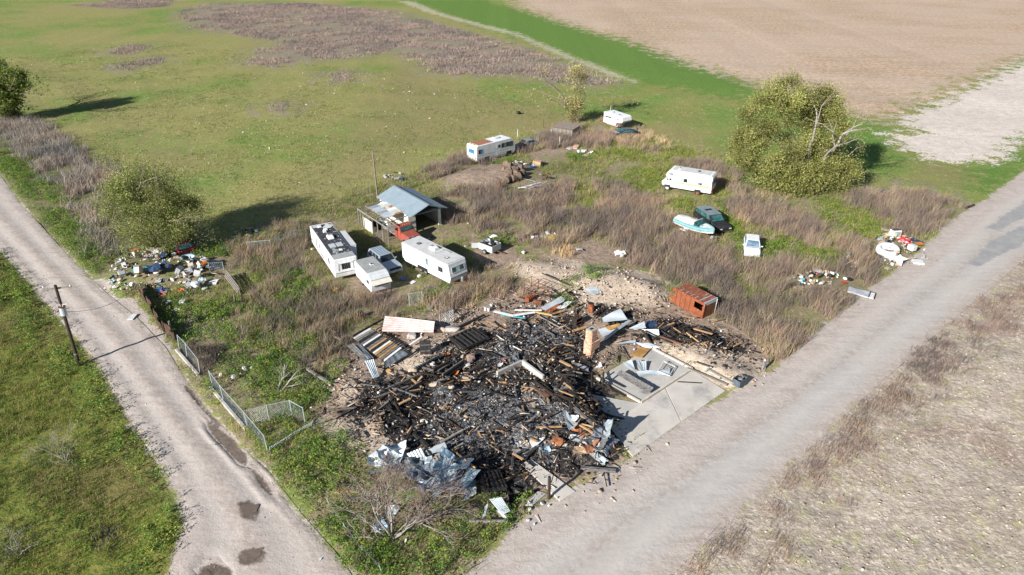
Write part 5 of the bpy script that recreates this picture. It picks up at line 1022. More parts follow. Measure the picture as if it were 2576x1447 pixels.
for s_ in (-1, 1):
    y0 = s_ * hw
    plate('side_panel', [(-1.75, y0, .25), (.62, y0, .12), (.62, y0, 1.89), (-1.75, y0, 1.86)]); plate('side_panel', [(.62, y0, .10), (1.8, y0, .08), (1.8, y0, .95), (.62, y0, 1.0)]); plate('side_panel', [(.62, y0, 1.62), (1.76, y0, 1.62), (1.76, y0, 1.9), (.62, y0, 1.9)]); plate('pillar', [(1.58, y0, .95), (1.8, y0, .93), (1.76, y0, 1.64), (1.62, y0, 1.64)])
    plate('front_pillar', [(-2.25, y0, .35), (-1.75, y0, .25), (-1.75, y0, 1.0), (-2.1, y0, .9)]); plate('window_post', [(-2.2, y0, .9), (-2.05, y0, .92), (-2.0, y0, 1.7), (-2.1, y0, 1.7)]); plate('window_head', [(-2.1, y0, 1.5), (-1.75, y0, 1.55), (-1.75, y0, 1.86), (-2.05, y0, 1.72)])
    for k in range(4): MB().box((-1.5 + .55 * k, y0 + s_ * .02, 1.05), (.05, .03, 1.5)).build('rib', RUST_DARK, t)
plate('floor', [(-2.0, -hw, .3), (1.8, -hw, .15), (1.8, hw, .15), (-2.0, hw, .3)], RUST_DARK)
plate('rear_door', [(1.79, -.85, .1), (1.79, -.03, .1), (1.77, -.03, 1.55), (1.77, -.85, 1.55)], RUST_DARK); plate('rear_door', [(1.79, .03, .1), (1.79, .85, .1), (1.77, .85, 1.55), (1.77, .03, 1.55)], RUST_DARK)
plate('rear_header', [(1.78, -hw, 1.6), (1.78, hw, 1.6), (1.76, hw, 1.9), (1.76, -hw, 1.9)], GALV_PALE)
for s_ in (-1, 1): MB().box((1.79, s_ * .91, .95), (.04, .08, 1.75)).build('corner_post', WHITE_DIRTY if s_ > 0 else RV, t)

# low utility trailer with scrap and white motorcycle-like engine shell
x, y, _ = P(1232, 632); t = thing('utility_trailer', 'small grey utility trailer loaded with dark scrap behind the long white trailer', 'trailer', (x, y, gz(x, y)), R(-40))
GB = mat('pale_grey_box', (.50, .53, .52), (.42, .45, .45), 2)
for c_, d_ in (((0, -.75, .75), (2.0, .05, .75)), ((0, .75, .75), (2.0, .05, .75)), ((1.0, 0, .75), (.05, 1.5, .75)), ((-1.0, 0, .75), (.05, 1.5, .75))): MB().box(c_, d_).build('side_panel', GB, t)
MB().box((0, 0, .42), (2.0, 1.5, .08)).build('floor', WOOD_DARK, t); MB().box((-1.5, -.75, .6), (.9, .05, .6), rot=(0, 0, .7)).build('open_gate', GB, t)
for k in range(9): MB().box((U(-.8, .8), U(-.5, .5), .95 + U(0, .3)), (U(.2, .7), U(.15, .4), U(.08, .25)), rot=(U(-.4, .4), U(-.4, .4), U(0, 3))).build('scrap_piece', [DARK, RUBBER, STEEL][k % 3], t, bevel=.02)
for s_ in (-1, 1): wheel(t, 0, s_ * .88, .3, .3, .18)
MB().tube([(1.0, 0, .4), (1.9, 0, .4)], .05, 5).build('tow_bar', RUST_DARK, t)
x, y, _ = P(1238, 605); t = thing('engine_fairing', 'white curved fairing lying on top of the utility trailer scrap', 'fairing', (x + .2, y - 1.2, gz(x, y) + 1.15), .4)
MB().grid(lambda a, b_: (-.5 + a, -.25 + .5 * b_, .22 * math.sin(math.pi * a) * math.sin(math.pi * b_)), 8, 6).build('shell', WHITE, t, thick=.02, smooth=True); MB().tube([(-.5, 0, .05), (-.2, .1, .3), (.3, .05, .32)], .03, 5).build('handle', DARK, t)
# dark car nose behind the motorhome
x, y, _ = P(1318, 368); FOOT['dark_car'] = (x + .2, y, R(30), 4.0, 1.8)
t = thing('blue_grey_car', 'blue-grey wrecked car in the shadow in front of the flat-fronted motorhome', 'car', (x + .2, y, gz(x, y) - .2), R(220))
car(t, 4.0, 1.75, .22, .85, .92, 1.35, (-1.7, -1.2, .1, .9), GREY_PAINT, glass=GLASS)

# ------------------------------------------------------------------ general pieces
def corr_sheet(c4, ridges, amp=.025, sag=0.0, dent=0.0, seed=0, nu=None, nv=6):
    """corrugated sheet spanned by corners a-b (across the ridges) and d-c; ridges run from a towards d"""
    A, B, C_, D = [Vector(p) for p in c4]
    n = (B - A).cross(D - A).normalized(); nu = nu or max(ridges * 4, 8)
    r_ = random.Random(seed); ph = [r_.uniform(0, 6.3) for _ in range(4)]
    def f(a, b_):
        p = A.lerp(B, a).lerp(D.lerp(C_, a), b_)
        w = amp * math.sin(a * ridges * 2 * math.pi) if ridges else 0
        w += sag * math.sin(math.pi * b_) + dent * (math.sin(3 * a + ph[0]) * math.sin(4 * b_ + ph[1]) + .5 * math.sin(7 * a + ph[2]) * math.sin(6 * b_ + ph[3]))
        return p + n * w
    return MB().grid(f, nu, nv)
def sheet(name, label, cat, c4, m, ridges=8, amp=.025, sag=0., dent=.03, seed=0, group=None, nv=8):
    c4 = [Vector(p) for p in c4]; cen = sum(c4, Vector()) / 4; base = Vector((cen.x, cen.y, min(p.z for p in c4)))
    o = corr_sheet([p - base for p in c4], ridges, amp, sag, dent, seed, None if ridges else 10, nv).build(name, m, thick=.012, loc=base)
    return tag(o, label, cat, group)
def zz(f, pts): 
    """points (a, b, height above the ground) of a crop; the height is taken into account when the spot is measured"""
    out = []
    for a, b_, h in pts:
        x, y, _ = f(a, b_); g_ = max(0., gz(x, y)); x, y, _ = f(a, b_, h + g_); out.append(Vector((x, y, h + g_)))
    return out
def bar(p0, p1, w, h): 
    p0, p1 = Vector(p0), Vector(p1); d = p1 - p0; L = d.length
    q = d.to_track_quat('X', 'Z').to_matrix()
    return MB().box((p0 + p1) / 2, (L, w, h), rot=q)
def plank(name, label, cat, p0, p1, w, h, m, group=None, parent=None):
    p0, p1 = Vector(p0), Vector(p1); d = p1 - p0; L = d.length
    o = MB().box((0, 0, 0), (L, w, h)).build(name, m, parent, bevel=min(w, h) * .12, loc=(p0 + p1) / 2, rot=d.to_track_quat('X', 'Z').to_euler())
    return tag(o, label, cat, group) if label else o

# ------------------------------------------------------------------ metal-roofed shed with lean-to
x, y, h, _, _ = FOOT['shed']; t = thing('shed', 'small shed with shallow gabled blue-grey metal roof beside the tall bare pole', 'shed', (x, y, gz(x, y) - .05), h)
def wallbox(c_, d_, m=SHED_WALL, name='wall'): return MB().box(c_, d_).build(name, m, t)
wallbox((-.3, -2.15, 1.2), (6.9, .12, 2.4)); wallbox((-.3, 2.25, 1.2), (6.9, .12, 2.4)); wallbox((-3.7, .05, 1.2), (.12, 4.3, 2.4))
MB().add([(-3.7, -2.2, 2.38), (-3.7, 2.3, 2.38), (-3.7, .05, 3.3)], [(0, 1, 2)]).build('gable', SHED_WALL, t, thick=.1); MB().add([(3.1, -2.2, 2.38), (3.1, 2.3, 2.38), (3.1, .05, 3.3)], [(0, 1, 2)]).build('gable', WOOD_DARK, t, thick=.1)
wallbox((3.1, -1.7, 1.2), (.12, .95, 2.4)); wallbox((3.1, 2.1, 1.2), (.12, .35, 2.4), WHITE_DIRTY, 'door_post')
MB().box((3.5, .55, 2.25), (.9, 3.2, .08), rot=(0, R(-25), 0)).build('raised_door', GALV_BLUE, t)
for s_ in (-1, 1):
    yo = .05 + s_ * 2.55
    for k in range(8):                                       # roofing sheets laid side by side, each with raised ribs
        x0 = -4.15 + k * 1.05
        a, b_ = (x0, .05, 3.42 + .004 * (k % 2)), (x0 + 1.07, .05, 3.42 + .004 * (k % 2)); c_, d_ = (x0 + 1.07, yo, 2.46 + .004 * (k % 2)), (x0, yo, 2.46 + .004 * (k % 2))
        corr_sheet([a, b_, c_, d_], 5, .012, 0, .0, k, 20, 2).build('roof_sheet', GALV_BLUE, t, thick=.01)
MB().box((.05, .05, 3.45), (8.4, .3, .03)).build('ridge_cap', GALV_BLUE, t); 
for s_ in (-1, 1): MB().box((4.2, .05 + s_ * 1.28, 2.93), (.05, 2.7, .14), rot=(s_ * -R(20.5), 0, 0)).build('barge_board', GALV_BLUE, t)
x, y, h, _, _ = FOOT['shed']; t = thing('lean_to', 'half-collapsed lean-to of bare timber frame and patched roofing sheets against the shed', 'lean-to', (x, y, gz(x, y) - .05), h)
for xx in (-2.7, -2.0, -1.3, .95, 2.2, 3.4, 4.7): MB().box((xx, -5.75, 1.05), (.09, .09, 2.1)).build('post', WOOD_GREY, t)
for yy in (-3.4, -4.6): MB().box((-2.7, yy, 1.15), (.09, .09, 2.3)).build('post', WOOD_GREY, t)
MB().box((1.0, -5.75, 2.13), (7.6, .09, .14)).build('beam', WOOD_GREY, t); MB().box((1.0, -4.7, 2.26), (7.5, .08, .12)).build('beam', WOOD, t); MB().box((-2.72, -4.0, 2.25), (.09, 3.5, .12), rot=(R(4), 0, 0)).build('beam', WOOD_GREY, t)
for xx in (-1.4, -.3, .9, 2.2, 3.5): MB().box((xx, -4.05, 2.33), (.07, 3.5, .1), rot=(R(4.5), 0, 0)).build('rafter', WOOD_GREY, t)
LS = [WHITE_DIRTY, GALV_PALE, mat('greenish_sheet', (.52, .58, .50), (.44, .49, .43), 2), GALV, mat('rust_patched_sheet', (.55, .53, .48), (.36, .14, .07), 1.6, .5, .55), GALV_PALE]
for k in range(6):
    for j in range(2):
        x0 = -1.95 + k * .72; y1 = -2.35 - j * 1.15
        corr_sheet([(x0, y1, 2.52 - j * .09 + .005 * k), (x0 + .74, y1, 2.52 - j * .09 + .005 * k), (x0 + .74, y1 - 1.22, 2.42 - j * .09 + .005 * k), (x0, y1 - 1.22, 2.42 - j * .09 + .005 * k)], 3, .012, 0, .015, k * 3 + j, 12, 3).build('roof_sheet', LS[(k * 2 + j * 3) % 6], t, thick=.01)
for xx in (-1.0, .15): MB().box((xx - .1, -5.68, .75), (1.1, .05, 1.5)).build('wall_panel', SHED_WALL, t)
for k in range(9): MB().box((1.2 + k * .38, -5.68, .55), (.06, .04, 1.1 + .2 * (k % 3))).build('slat', WOOD_GREY if k % 2 else WOOD, t)
for k in range(4): MB().box((U(-2, 0), U(-5.3, -3.2), .5), (U(.4, .9), U(.3, .6), U(.5, 1.2))).build('stored_box', [WOOD_DARK, GALV, DARK, WHITE_DIRTY][k], t, bevel=.03)

# grey wooden shack by the fence line
x, y, _ = P(1424, 343); t = thing('wooden_shack', 'low grey wooden shack with flat roof at the pasture fence', 'shack', (x, y, gz(x, y)), R(-30))
for k in range(14):
    for yy in (-1.4, 1.4): MB().box((-1.75 + k * .26, yy, .8), (.22, .04, 1.6 + .06 * (k % 3))).build('wall_board', WOOD_GREY if k % 3 else WOOD, t)
for k in range(11):
    for xx in (-1.85, 1.75): MB().box((xx, -1.3 + k * .26, .8), (.04, .22, 1.6 + .05 * (k % 3))).build('wall_board', WOOD_GREY if k % 4 else WOOD, t)
for k in range(8): MB().box((-.05, -1.5 + k * .43, 1.72 + .012 * (k % 2)), (3.9, .41, .04), rot=(R(2), 0, 0)).build('roof_board', WOOD_GREY if k % 3 else mat('rusty_wood', (.30, .19, .13), (.22, .15, .11), 2, stretch=(1, 6, 6)), t)

# ------------------------------------------------------------------ poles and posts
x, y, _ = P(199, 918); t = thing('utility_pole', 'leaning dark utility pole with crossarm and grey transformer beside the dirt road', 'utility pole', (x, y, gz(x, y)), 0, tilt=(0, R(2.6)))
MB().tube([(0, 0, -.3), (0, 0, 7.7)], [.16, .11], 10).build('pole', WOOD_DARK, t)
MB().box((0, .13, 7.35), (2.1, .1, .12), rot=(0, R(-4), R(12))).build('crossarm', WOOD_GREY, t)
for xx in (-.95, .0, .95): MB().tube([(xx, .13 + xx * .2, 7.42), (xx, .13 + xx * .2, 7.52), (xx, .13 + xx * .2, 7.6)], [.035, .06, .03], 8).build('insulator', WHITE, t)
for s_ in (-1, 1): MB().tube([(0, .1, 6.9), (s_ * .55, .13, 7.3)], .018, 5).build('brace', STEEL, t)
o = MB().cyl((.22, -.28, 5.5), .24, .75, 'z', 16).build('transformer', mat('transformer_grey', (.50, .56, .60), (.42, .47, .5), 2), t, bevel=.03); MB().cyl((.22, -.28, 5.90), .26, .07, 'z', 16).build('lid', RUST_DARK, o)
for q in (-.1, .1): MB().tube([(.22 + q, -.28, 5.93), (.22 + q, -.28, 6.15)], [.035, .02], 6).build('bushing', WHITE, o)
MB().tube([(-.15, -.12, 6.05), (-.3, -.16, 6.3)], .05, 6).build('cutout_fuse', STEEL, t); MB().tube([(.2, -.02, 5.95), (.5, .0, 6.0)], .03, 5).build('bracket', STEEL, t)
MB().cyl((.0, 0, 1.2), .165, .12, 'z', 10).build('pole_band', STEEL, t)
top = Vector((x, y, 0)) + Vector((.3, 0, 5.2)); e = Vector(zG(690, 800, .9)); wpts = [top.lerp(e, k / 14) + Vector((0, 0, -.9 * 4 * (k / 14) * (1 - k / 14))) for k in range(15)]
tag(MB().tube([p - top for p in wpts], .016, 4).build('service_cable', DARK, loc=top), 'slack dark service cable hanging from the transformer towards the rubbish heap', 'cable')
x, y, _ = P(950, 502); t = thing('bare_pole', 'tall bare wooden pole standing behind the metal-roofed shed', 'pole', (x, y, gz(x, y)), 0, tilt=(0, R(-.6)))
MB().tube([(0, 0, -.3), (.0, 0, 6.6)], [.13, .10], 9).build('pole', WOOD, t); MB().tube([(-.9, -.3, 0), (-.85, -.3, 2.4)], .03, 5).build('conduit', STEEL, t); MB().box((.02, -.1, 6.3), (.18, .08, .1)).build('cleat', WOOD_GREY, t)
x, y, _ = P(1380, 1254); t = thing('gate_post', 'charred wooden post standing at the end of the concrete path', 'post', (x, y, gz(x, y)), .5)
MB().box((0, 0, .92), (.17, .17, 1.9)).build('timber', WOOD_DARK, t, bevel=.015); MB().box((0, 0, 1.88), (.14, .14, .05)).build('burnt_top', CHAR, t)
POSTS = [(612, 772, 1.5, WOOD_DARK, 'dark timber post leaning beside the grey plank panel'), (594, 768, 1.2, WOOD, 'rusty brown stake next to the leaning plank panel'), (794, 705 + 42, 1.2, WOOD_DARK, 'short dark post in weeds left of the black-roofed trailer'), (776, 752, .9, RUST_DARK, 'rusty stake with red cap in weeds near the small trailer'), (434, 846, 1.7, WOOD, 'weathered corner post where the rusty fence meets the wire fence'), (1920, 930, .95, WHITE_DIRTY, 'pale short utility marker post at the road edge')]
for u, v, hh, m, lab in POSTS:
    x, y, _ = P(u, v); tag(MB().box((0, 0, hh / 2), (.15, .15, hh), rot=(U(-.08, .08), U(-.08, .08), U(0, 1))).build('fence_post', m, bevel=.015, loc=(x, y, gz(x, y))), lab, 'post')
for i, (a, b_, hh) in enumerate([(735, 470, 1.3), (1068, 358, 1.5), (1163, 470, 1.3), (1270, 585, 1.5), (1455, 455, 1.5), (1668, 212, 1.2), (440, 500 - 60, 1.2)]):
    x, y, _ = zL(a, b_); lab = ['pale steel stake beside the flat-fronted motorhome', 'dark stake in the pasture fence left of the shack', 'thin pale stake amid brown weeds left of the shack', 'white stake in green grass in front of the shack', 'grey stake at the right corner of the shack', 'dark stake in the tree shadow by the small camper', 'thin stake in the pasture behind the motorhome'][i]
    if i == 6: continue
    tag(MB().box((0, 0, hh / 2), (.08, .06, hh)).build('fence_stake', [WHITE_DIRTY, WOOD_DARK, WHITE_DIRTY, WHITE_DIRTY, WHITE_DIRTY, WOOD_DARK][i], loc=(x, y, gz(x, y))), lab, 'stake')

# ------------------------------------------------------------------ fences
WIRE = mat('galvanised_wire', (.52, .58, .60), (.44, .50, .52), 3, rough=.4, metal=.3)
def chain_link(name, label, pts, hh, top=True, bottom=False, sp=.17, lean=(0, 0), skip_posts=(), droop=0.0):
    P0 = Vector(pts[0]); t = thing(name, label, 'fence', P0, 0)
    pts = [Vector(p) - P0 for p in pts]; up = Vector((lean[0], lean[1], hh))
    for i, p in enumerate(pts):
        if i not in skip_posts: MB().tube([p - Vector((0, 0, .15)), p + up * 1.04], .036, 7).build('post', WIRE, t)
    for a, b_ in zip(pts[:-1], pts[1:]):
        if top: MB().tube([a + up, b_ + up], .022, 5).build('top_rail', WIRE, t)
        mb = MB(); L = (b_ - a).length; n = int(L / sp)
        d = (b_ - a) / L
        for s_ in (-1, 1):
            for k in range(-int(hh / sp), n + int(hh / sp) + 1):
                # one wire: x = k*sp + s*z ; clipped to the panel
                x0, z0 = k * sp, 0.0; x1, z1 = x0 + s_ * hh, hh
                if x1 == x0: continue
                lo, hi = 0., 1.
                for q0, dq, mn, mx in ((x0, x1 - x0, 0, L),):
                    t0, t1 = (mn - q0) / dq, (mx - q0) / dq
                    lo, hi = max(lo, min(t0, t1)), min(hi, max(t0, t1))
                if hi - lo < .02: continue
                pa = a + d * (x0 + (x1 - x0) * lo) + up * lo; pb = a + d * (x0 + (x1 - x0) * hi) + up * hi
                mb.tube([pa, (pa + pb) / 2 + Vector((0, 0, -droop)), pb] if droop else [pa, pb], .0045, 3, cap=False)
        if mb.v: tag(mb.build('wire_mesh', WIRE, t), kind='stuff')
    return t
zK = crop(420, 860, 1.5143)
def gp(f, a, b_): x, y, _ = f(a, b_); return (x, y, gz(x, y))
chain_link('chain_link_fence', 'chain link fence run beside the dirt road below the rusty fence', [gp(zK, 178, 285), gp(zK, 214, 322), gp(zK, 272, 398)], 1.4, lean=(.12, .05))
chain_link('chain_link_fence', 'longer chain link fence run beside the muddy wheel rut', [gp(zK, 332, 455), gp(zK, 382, 522), gp(zK, 490, 645), gp(zK, 582, 755)], 1.5, lean=(-.05, .02))
chain_link('chain_link_fence', 'chain link enclosure side running away from the road past the dead tree', [gp(zK, 492, 640), gp(zK, 590, 612), gp(zK, 692, 590), gp(zK, 752, 625)], 1.5)
chain_link('chain_link_fence', 'fallen low chain link panel between the enclosure and the ruin', [gp(zK, 584, 750), gp(zK, 680, 690), gp(zK, 776, 632), gp(zK, 838, 618)], .7, top=False, lean=(.3, -.3), skip_posts=(1, 3))
z2 = tile(1, 1150)
chain_link('sagging_wire_fence', 'sagging dark wire fence along the weeds by the bare shrub', [gp(z2, 565, 935), gp(z2, 690, 1120), gp(z2, 825, 1300), gp(z2, 960, 1440)], .6, top=False, sp=.2, lean=(-.2, .1))
chain_link('chain_link_gate', 'bent grey gate frame standing in brown weeds above the pink sheet', [gp(zA, 828, 135), gp(zA, 970, 110)], 1.3, sp=.25)
chain_link('chain_link_gate', 'thin grey gate frame beside the gravel heap behind the pink sheet', [gp(zA, 1160, 375), gp(zA, 1305, 325)], 1.4, sp=.25)
chain_link('wire_fence', 'low wire fence crossing the weeds behind the black-roofed trailer', [gp(tile(1, 576), -60, 440), gp(tile(1, 576), 115, 425), gp(tile(1, 576), 300, 340)], 1.0, sp=.2)
chain_link('wire_fence', 'wire fence section between the rubbish heap and the plank panel', [gp(zG, 1990, 560), gp(zG, 2240, 540)], .9, sp=.2)
for a, b_, lab in [((175, 288), (275, 402), 'pale concrete strip under the upper chain link run'), ((330, 458), (492, 648), 'pale concrete strip under the longer chain link run')]:
    p, q = Vector(gp(zK, *a)), Vector(gp(zK, *b_)); c_ = (p + q) / 2; tag(bar(p - c_, q - c_, .22, .3).build('fence_kerb', CONCRETE_DIRTY, bevel=.02, loc=c_ + Vector((-.12, -.12, .05))), lab, 'kerb')
x0 = gp(zG, 690, 960); x1 = gp(zG, 800, 1100); pts = [gp(zG, 690, 930), gp(zG, 830, 1130), gp(zG, 960, 1360), gp(zK, 90, 190), gp(zK, 165, 260)]
t = thing('rusty_sheet_fence', 'low fence of rusted brown corrugated sheets beside the dirt road', 'fence', pts[0], 0)
RF_ = mat('brown_rust_sheet', (.10, .058, .042), (.07, .045, .036), 2, rough=.9, bump=.2)
for a, b_ in zip(pts[:-1], pts[1:]):
    a, b_ = Vector(a) - Vector(pts[0]), Vector(b_) - Vector(pts[0]); n = max(2, int((b_ - a).length / .85))
    for k in range(n):
        p, q = a.lerp(b_, k / n), a.lerp(b_, (k + 1.03) / n); hh = 1.0 + .15 * ((k * 7) % 3); ln = Vector((.12 * ((k % 3) - 1), .1 * (k % 2), 0))
        corr_sheet([p, q, q + Vector((0, 0, hh)) + ln, p + Vector((0, 0, hh)) + ln], 6, .02, 0, .02, k, 24, 3).build('fence_sheet', RF_, t, thick=.008)
    MB().box(b_ + Vector((0, 0, .6)), (.09, .09, 1.2)).build('post', WOOD_DARK, t)
t = thing('plank_panel', 'leaning panel of grey weathered planks near the rubbish heap', 'panel', gp(zG, 2380, 900), 0)
A_, B_ = Vector(gp(zG, 2260, 690)) - t.location, Vector(gp(zG, 2500, 1010)) - t.location
for k in range(4): o = bar(A_ + Vector((.1 * k, 0, .25 + .19 * k)), B_ + Vector((.1 * k, 0, .25 + .19 * k)), .03, .17).build('plank', WOOD_GREY, t)
for q in (A_, B_): MB().box(q + Vector((.2, .06, .5)), (.08, .08, 1.1)).build('post', WOOD, t)

# ------------------------------------------------------------------ concrete: driveway, garage floor, path
def slab(name, label, cat, pts, th, m, dz=.0, parent=None, loc=None):
    pts = [Vector((p[0], p[1], 0)) for p in pts]; c = sum(pts, Vector()) / len(pts)
    n = len(pts)
    mb = MB(); vs = [(p - c) for p in pts]
    mb.add([(v.x, v.y, -.3) for v in vs] + [(v.x, v.y, th) for v in vs], [tuple(range(n - 1, -1, -1)), tuple(range(n, 2 * n))] + [(i, (i + 1) % n, (i + 1) % n + n, i + n) for i in range(n)])
    if parent is None:
        o = mb.build(name, m, bevel=.015, loc=(c.x, c.y, dz)); return tag(o, label, cat)
    return mb.build(name, m, parent, bevel=.015, loc=(c.x - loc[0], c.y - loc[1], dz))
DZ = .03
c0 = P(1660, 1040); t = thing('concrete_driveway', 'wide pale concrete driveway slab reaching the asphalt road', 'driveway', (c0[0], c0[1], 0))
Nn, Rr, Bb, Aa, Lf, Mm = P(1591, 1150), P(1824, 984), P(1740, 932), P(1611, 1016), P(1468, 990), P(1712, 1062)
Nl = P(1530, 1072)
def lerp2(a, b_, k): return (a[0] + (b_[0] - a[0]) * k, a[1] + (b_[1] - a[1]) * k)
mid0 = lerp2(Aa, Bb, .45)
slab('slab_panel', '', '', [Nn, Mm, mid0, Aa, Nl], .03, CONCRETE, DZ, t, c0); slab('slab_panel', '', '', [lerp2(Mm, Rr, .01), Rr, Bb, lerp2(mid0, Bb, .02)], .032, CONCRETE, DZ, t, c0); slab('slab_panel', '', '', [Nl, lerp2(Aa, Nl, .01), lerp2(Aa, Lf, .35), Lf, P(1480, 1050)], .028, CONCRETE_DIRTY, DZ, t, c0)
C2, D2 = P(1634, 877), P(1500, 955)
c1 = P(1620, 950); t = thing('garage_floor', 'raised concrete garage floor with curb, strewn with sheet metal', 'floor', (c1[0], c1[1], 0))
slab('floor_slab', '', '', [Aa, Bb, C2, D2], .10, CONCRETE_DIRTY, DZ, t, c1)
for a, b_ in ((Aa, Bb), (Bb, C2), (D2, Aa)):
    p, q = Vector((a[0] - c1[0], a[1] - c1[1], DZ + .15)), Vector((b_[0] - c1[0], b_[1] - c1[1], DZ + .15)); bar(p, q, .17, .16).build('curb', mat('pale_curb', (.60, .55, .47), (.48, .44, .38), 2), t)
o = slab('concrete_path', 'narrow concrete path leading from the ruin to the charred post', 'path', [P(1310, 1168), P(1336, 1157), P(1447, 1238), P(1408, 1262)], .05, CONCRETE, .03)
o = slab('concrete_path', 'short cracked concrete step left of the charred post', 'path', [P(1321, 1272), P(1351, 1236), P(1374, 1243), P(1340, 1272)], .04, CONCRETE_DIRTY, .03)

# ------------------------------------------------------------------ brick chimney
x, y, _ = zB(1190, 1300); t = thing('brick_chimney', 'pale orange brick chimney standing alone in the burnt ruin', 'chimney', (x, y, gz(x, y) - .1), R(43))
def bricks(x0, x1, y0, y1, z0, z1, seed):
    """courses of single bricks round a rectangular stack; colour by brick"""
    r_ = np.random.default_rng(seed); mb = MB(); cols = []
    bh, bl, g = .085, .24, .012
    nz = int((z1 - z0) / bh)
    for j in range(nz):
        z = z0 + (j + .5) * bh
        for (ax, c, a, b_) in (('x', y0, x0, x1), ('x', y1, x0, x1), ('y', x0, y0, y1), ('y', x1, y0, y1)):
            L = b_ - a; n = max(1, round(L / bl)); w = L / n; off = (j % 2) * w * .5
            k = 0; s_ = a - off
            while s_ < b_ - .02:
                e0, e1 = max(s_, a), min(s_ + w, b_)
                if e1 - e0 > .04:
                    pr = r_.uniform(0, .012); cm = (e0 + e1) / 2
                    sgn = 1 if (c in (y1, x1)) else -1
                    ctr = (cm, c + sgn * pr, z) if ax == 'x' else (c + sgn * pr, cm, z); d_ = (e1 - e0 - g, .1, bh - g) if ax == 'x' else (.1, e1 - e0 - g, bh - g)
                    mb.box(ctr, d_)
                    sooty = (ax == 'y' and c == x1) or (ax == 'x' and c == y0 and False)
                    base = np.array((.64, .36, .235)) if r_.random() < .7 else np.array((.70, .49, .37))
                    if ax == 'y' and c == x1 and r_.random() < .6: base = np.array((.30, .255, .225))
                    cols.append(base * r_.uniform(.78, 1.18))
                s_ += w
    me = mb.mesh('bricks')
    a = me.color_attributes.new('Col', 'FLOAT_COLOR', 'POINT'); c4 = np.ones((len(mb.v), 4), np.float32); c4[:, :3] = np.repeat(np.array(cols), 8, 0); a.data.foreach_set('color', c4.ravel())
    return me
BRM = attr_mat('brick_face', .9, 0, .15)
# axes: x runs away to the upper right, y to the upper left; the near corner stands at the origin
MB().box((.55, .36, .74), (1.02, .62, 1.48)).build('core', MORTAR, t); MB().box((.42, .36, 2.0), (.62, .52, 1.1)).build('core', MORTAR, t)
tag(put('bricks', bricks(0, 1.1, 0, .72, 0, 1.5, 1), BRM, t), kind='stuff'); tag(put('bricks', bricks(.08, .76, .06, .66, 1.5, 2.55, 2), BRM, t), kind='stuff')
MB().prism([(.76, 1.5), (1.1, 1.5), (.76, 1.9)], .06, .66).build('shoulder', MORTAR, t); MB().box((.42, .36, 2.57), (.74, .66, .05)).build('cap', MORTAR, t); MB().box((.42, .36, 2.598), (.34, .26, .012)).build('flue', DARK, t)
MB().box((.75, -.055, .35), (.5, .06, .6)).build('fireplace_opening', DARK, t)

# ------------------------------------------------------------------ measured pieces of the ruin
PINK = mat('faded_pink_sheet', (.60, .52, .48), (.60, .36, .33), 1.3, .45, .6, .6, stretch=(1, 1, 1), col3=(.36, .20, .15), scale3=2.5, lo3=.66, hi3=.74)
sheet('roof_sheet', 'faded pink corrugated roofing sheet propped above the rubble', 'metal sheet', zz(zA, [(560, 245, 1.0), (525, 415, .55), (1085, 425, .55), (1100, 305, 1.0)]), PINK, 7, .03, 0, .03, 1)
for i, (a, b_) in enumerate([(560, 330), (1070, 380), (800, 350)]):
    x, y, _ = zA(a, b_ + 60); tag(MB().box((0, 0, .35), (.12, .12, .75)).build('prop_post', CHAR, loc=(x, y + .5, gz(x, y))), ['charred prop under the left end of the pink sheet', 'charred prop under the right end of the pink sheet', 'charred prop under the middle of the pink sheet'][i], 'post')
# slatted wall panel fallen on its face
c0 = Vector(zA(480, 570)); t = thing('fallen_wall_panel', 'fallen burnt wall panel with pale boards and dark gaps left of the ruin', 'wall panel', c0, 0)
A_, B_, C_, D_ = [p - c0 for p in zz(zA, [(215, 485, .45), (395, 380, .6), (745, 600, .6), (560, 745, .4)])]
BRD = [WHITE_DIRTY, WOOD_GREY, CHAR_GREY, WOOD_FRESH, CHAR_GREY]
for k in range(16):
    a0, a1 = k / 16 + .006, (k + 1) / 16 - .008
    mb = MB(); q = [A_.lerp(D_, a0), B_.lerp(C_, a0), B_.lerp(C_, a1), A_.lerp(D_, a1)]; up = Vector((0, 0, .03 + .02 * (k % 3)))
    mb.add([p for p in q] + [p + up for p in q], [(3, 2, 1, 0), (4, 5, 6, 7), (0, 1, 5, 4), (1, 2, 6, 5), (2, 3, 7, 6), (3, 0, 4, 7)]).build('board', CHAR if k in (3, 6, 9) else (PLY if k in (11, 13) else BRD[k % 5]), t)
for f_ in (.02, .5, .98): bar(A_.lerp(B_, f_) + Vector((0, 0, -.06)), D_.lerp(C_, f_) + Vector((0, 0, -.06)), .1, .1).build('stud', CHAR, t)
sheet('metal_sheet', 'dull grey metal sheet at the lower end of the fallen wall panel', 'metal sheet', zz(zA, [(560, 750, .4), (745, 605, .5), (815, 665, .3), (570, 812, .2)]), GALV_BURNT, 4, .015, 0, .03, 2)
sheet('metal_sheet', 'upright pale blue corrugated sheet left of the sandy patch', 'metal sheet', zz(zA, [(335, 740, .9), (440, 715, .95), (500, 910, .1), (430, 925, .1)]), GALV_PALE, 5, .03, .05, .04, 3)
sheet('metal_sheet', 'weathered brown-grey panel sloping under the fallen wall panel', 'metal sheet', zz(zA, [(145, 570, .5), (215, 545, .6), (390, 715, .3), (330, 740, .2)]), CHAR_GREY, 3, .012, 0, .03, 4)
sheet('metal_sheet', 'second grey panel lying between fallen wall and blue sheet', 'metal sheet', zz(zA, [(225, 560, .5), (300, 560, .45), (440, 700, .3), (370, 720, .3)]), GALV_BURNT, 3, .012, 0, .03, 5)
x, y, _ = zA(1003, 655); t = thing('black_door', 'black charred door panel standing upright in the rubble', 'door', (x, y, gz(x, y)), R(5))
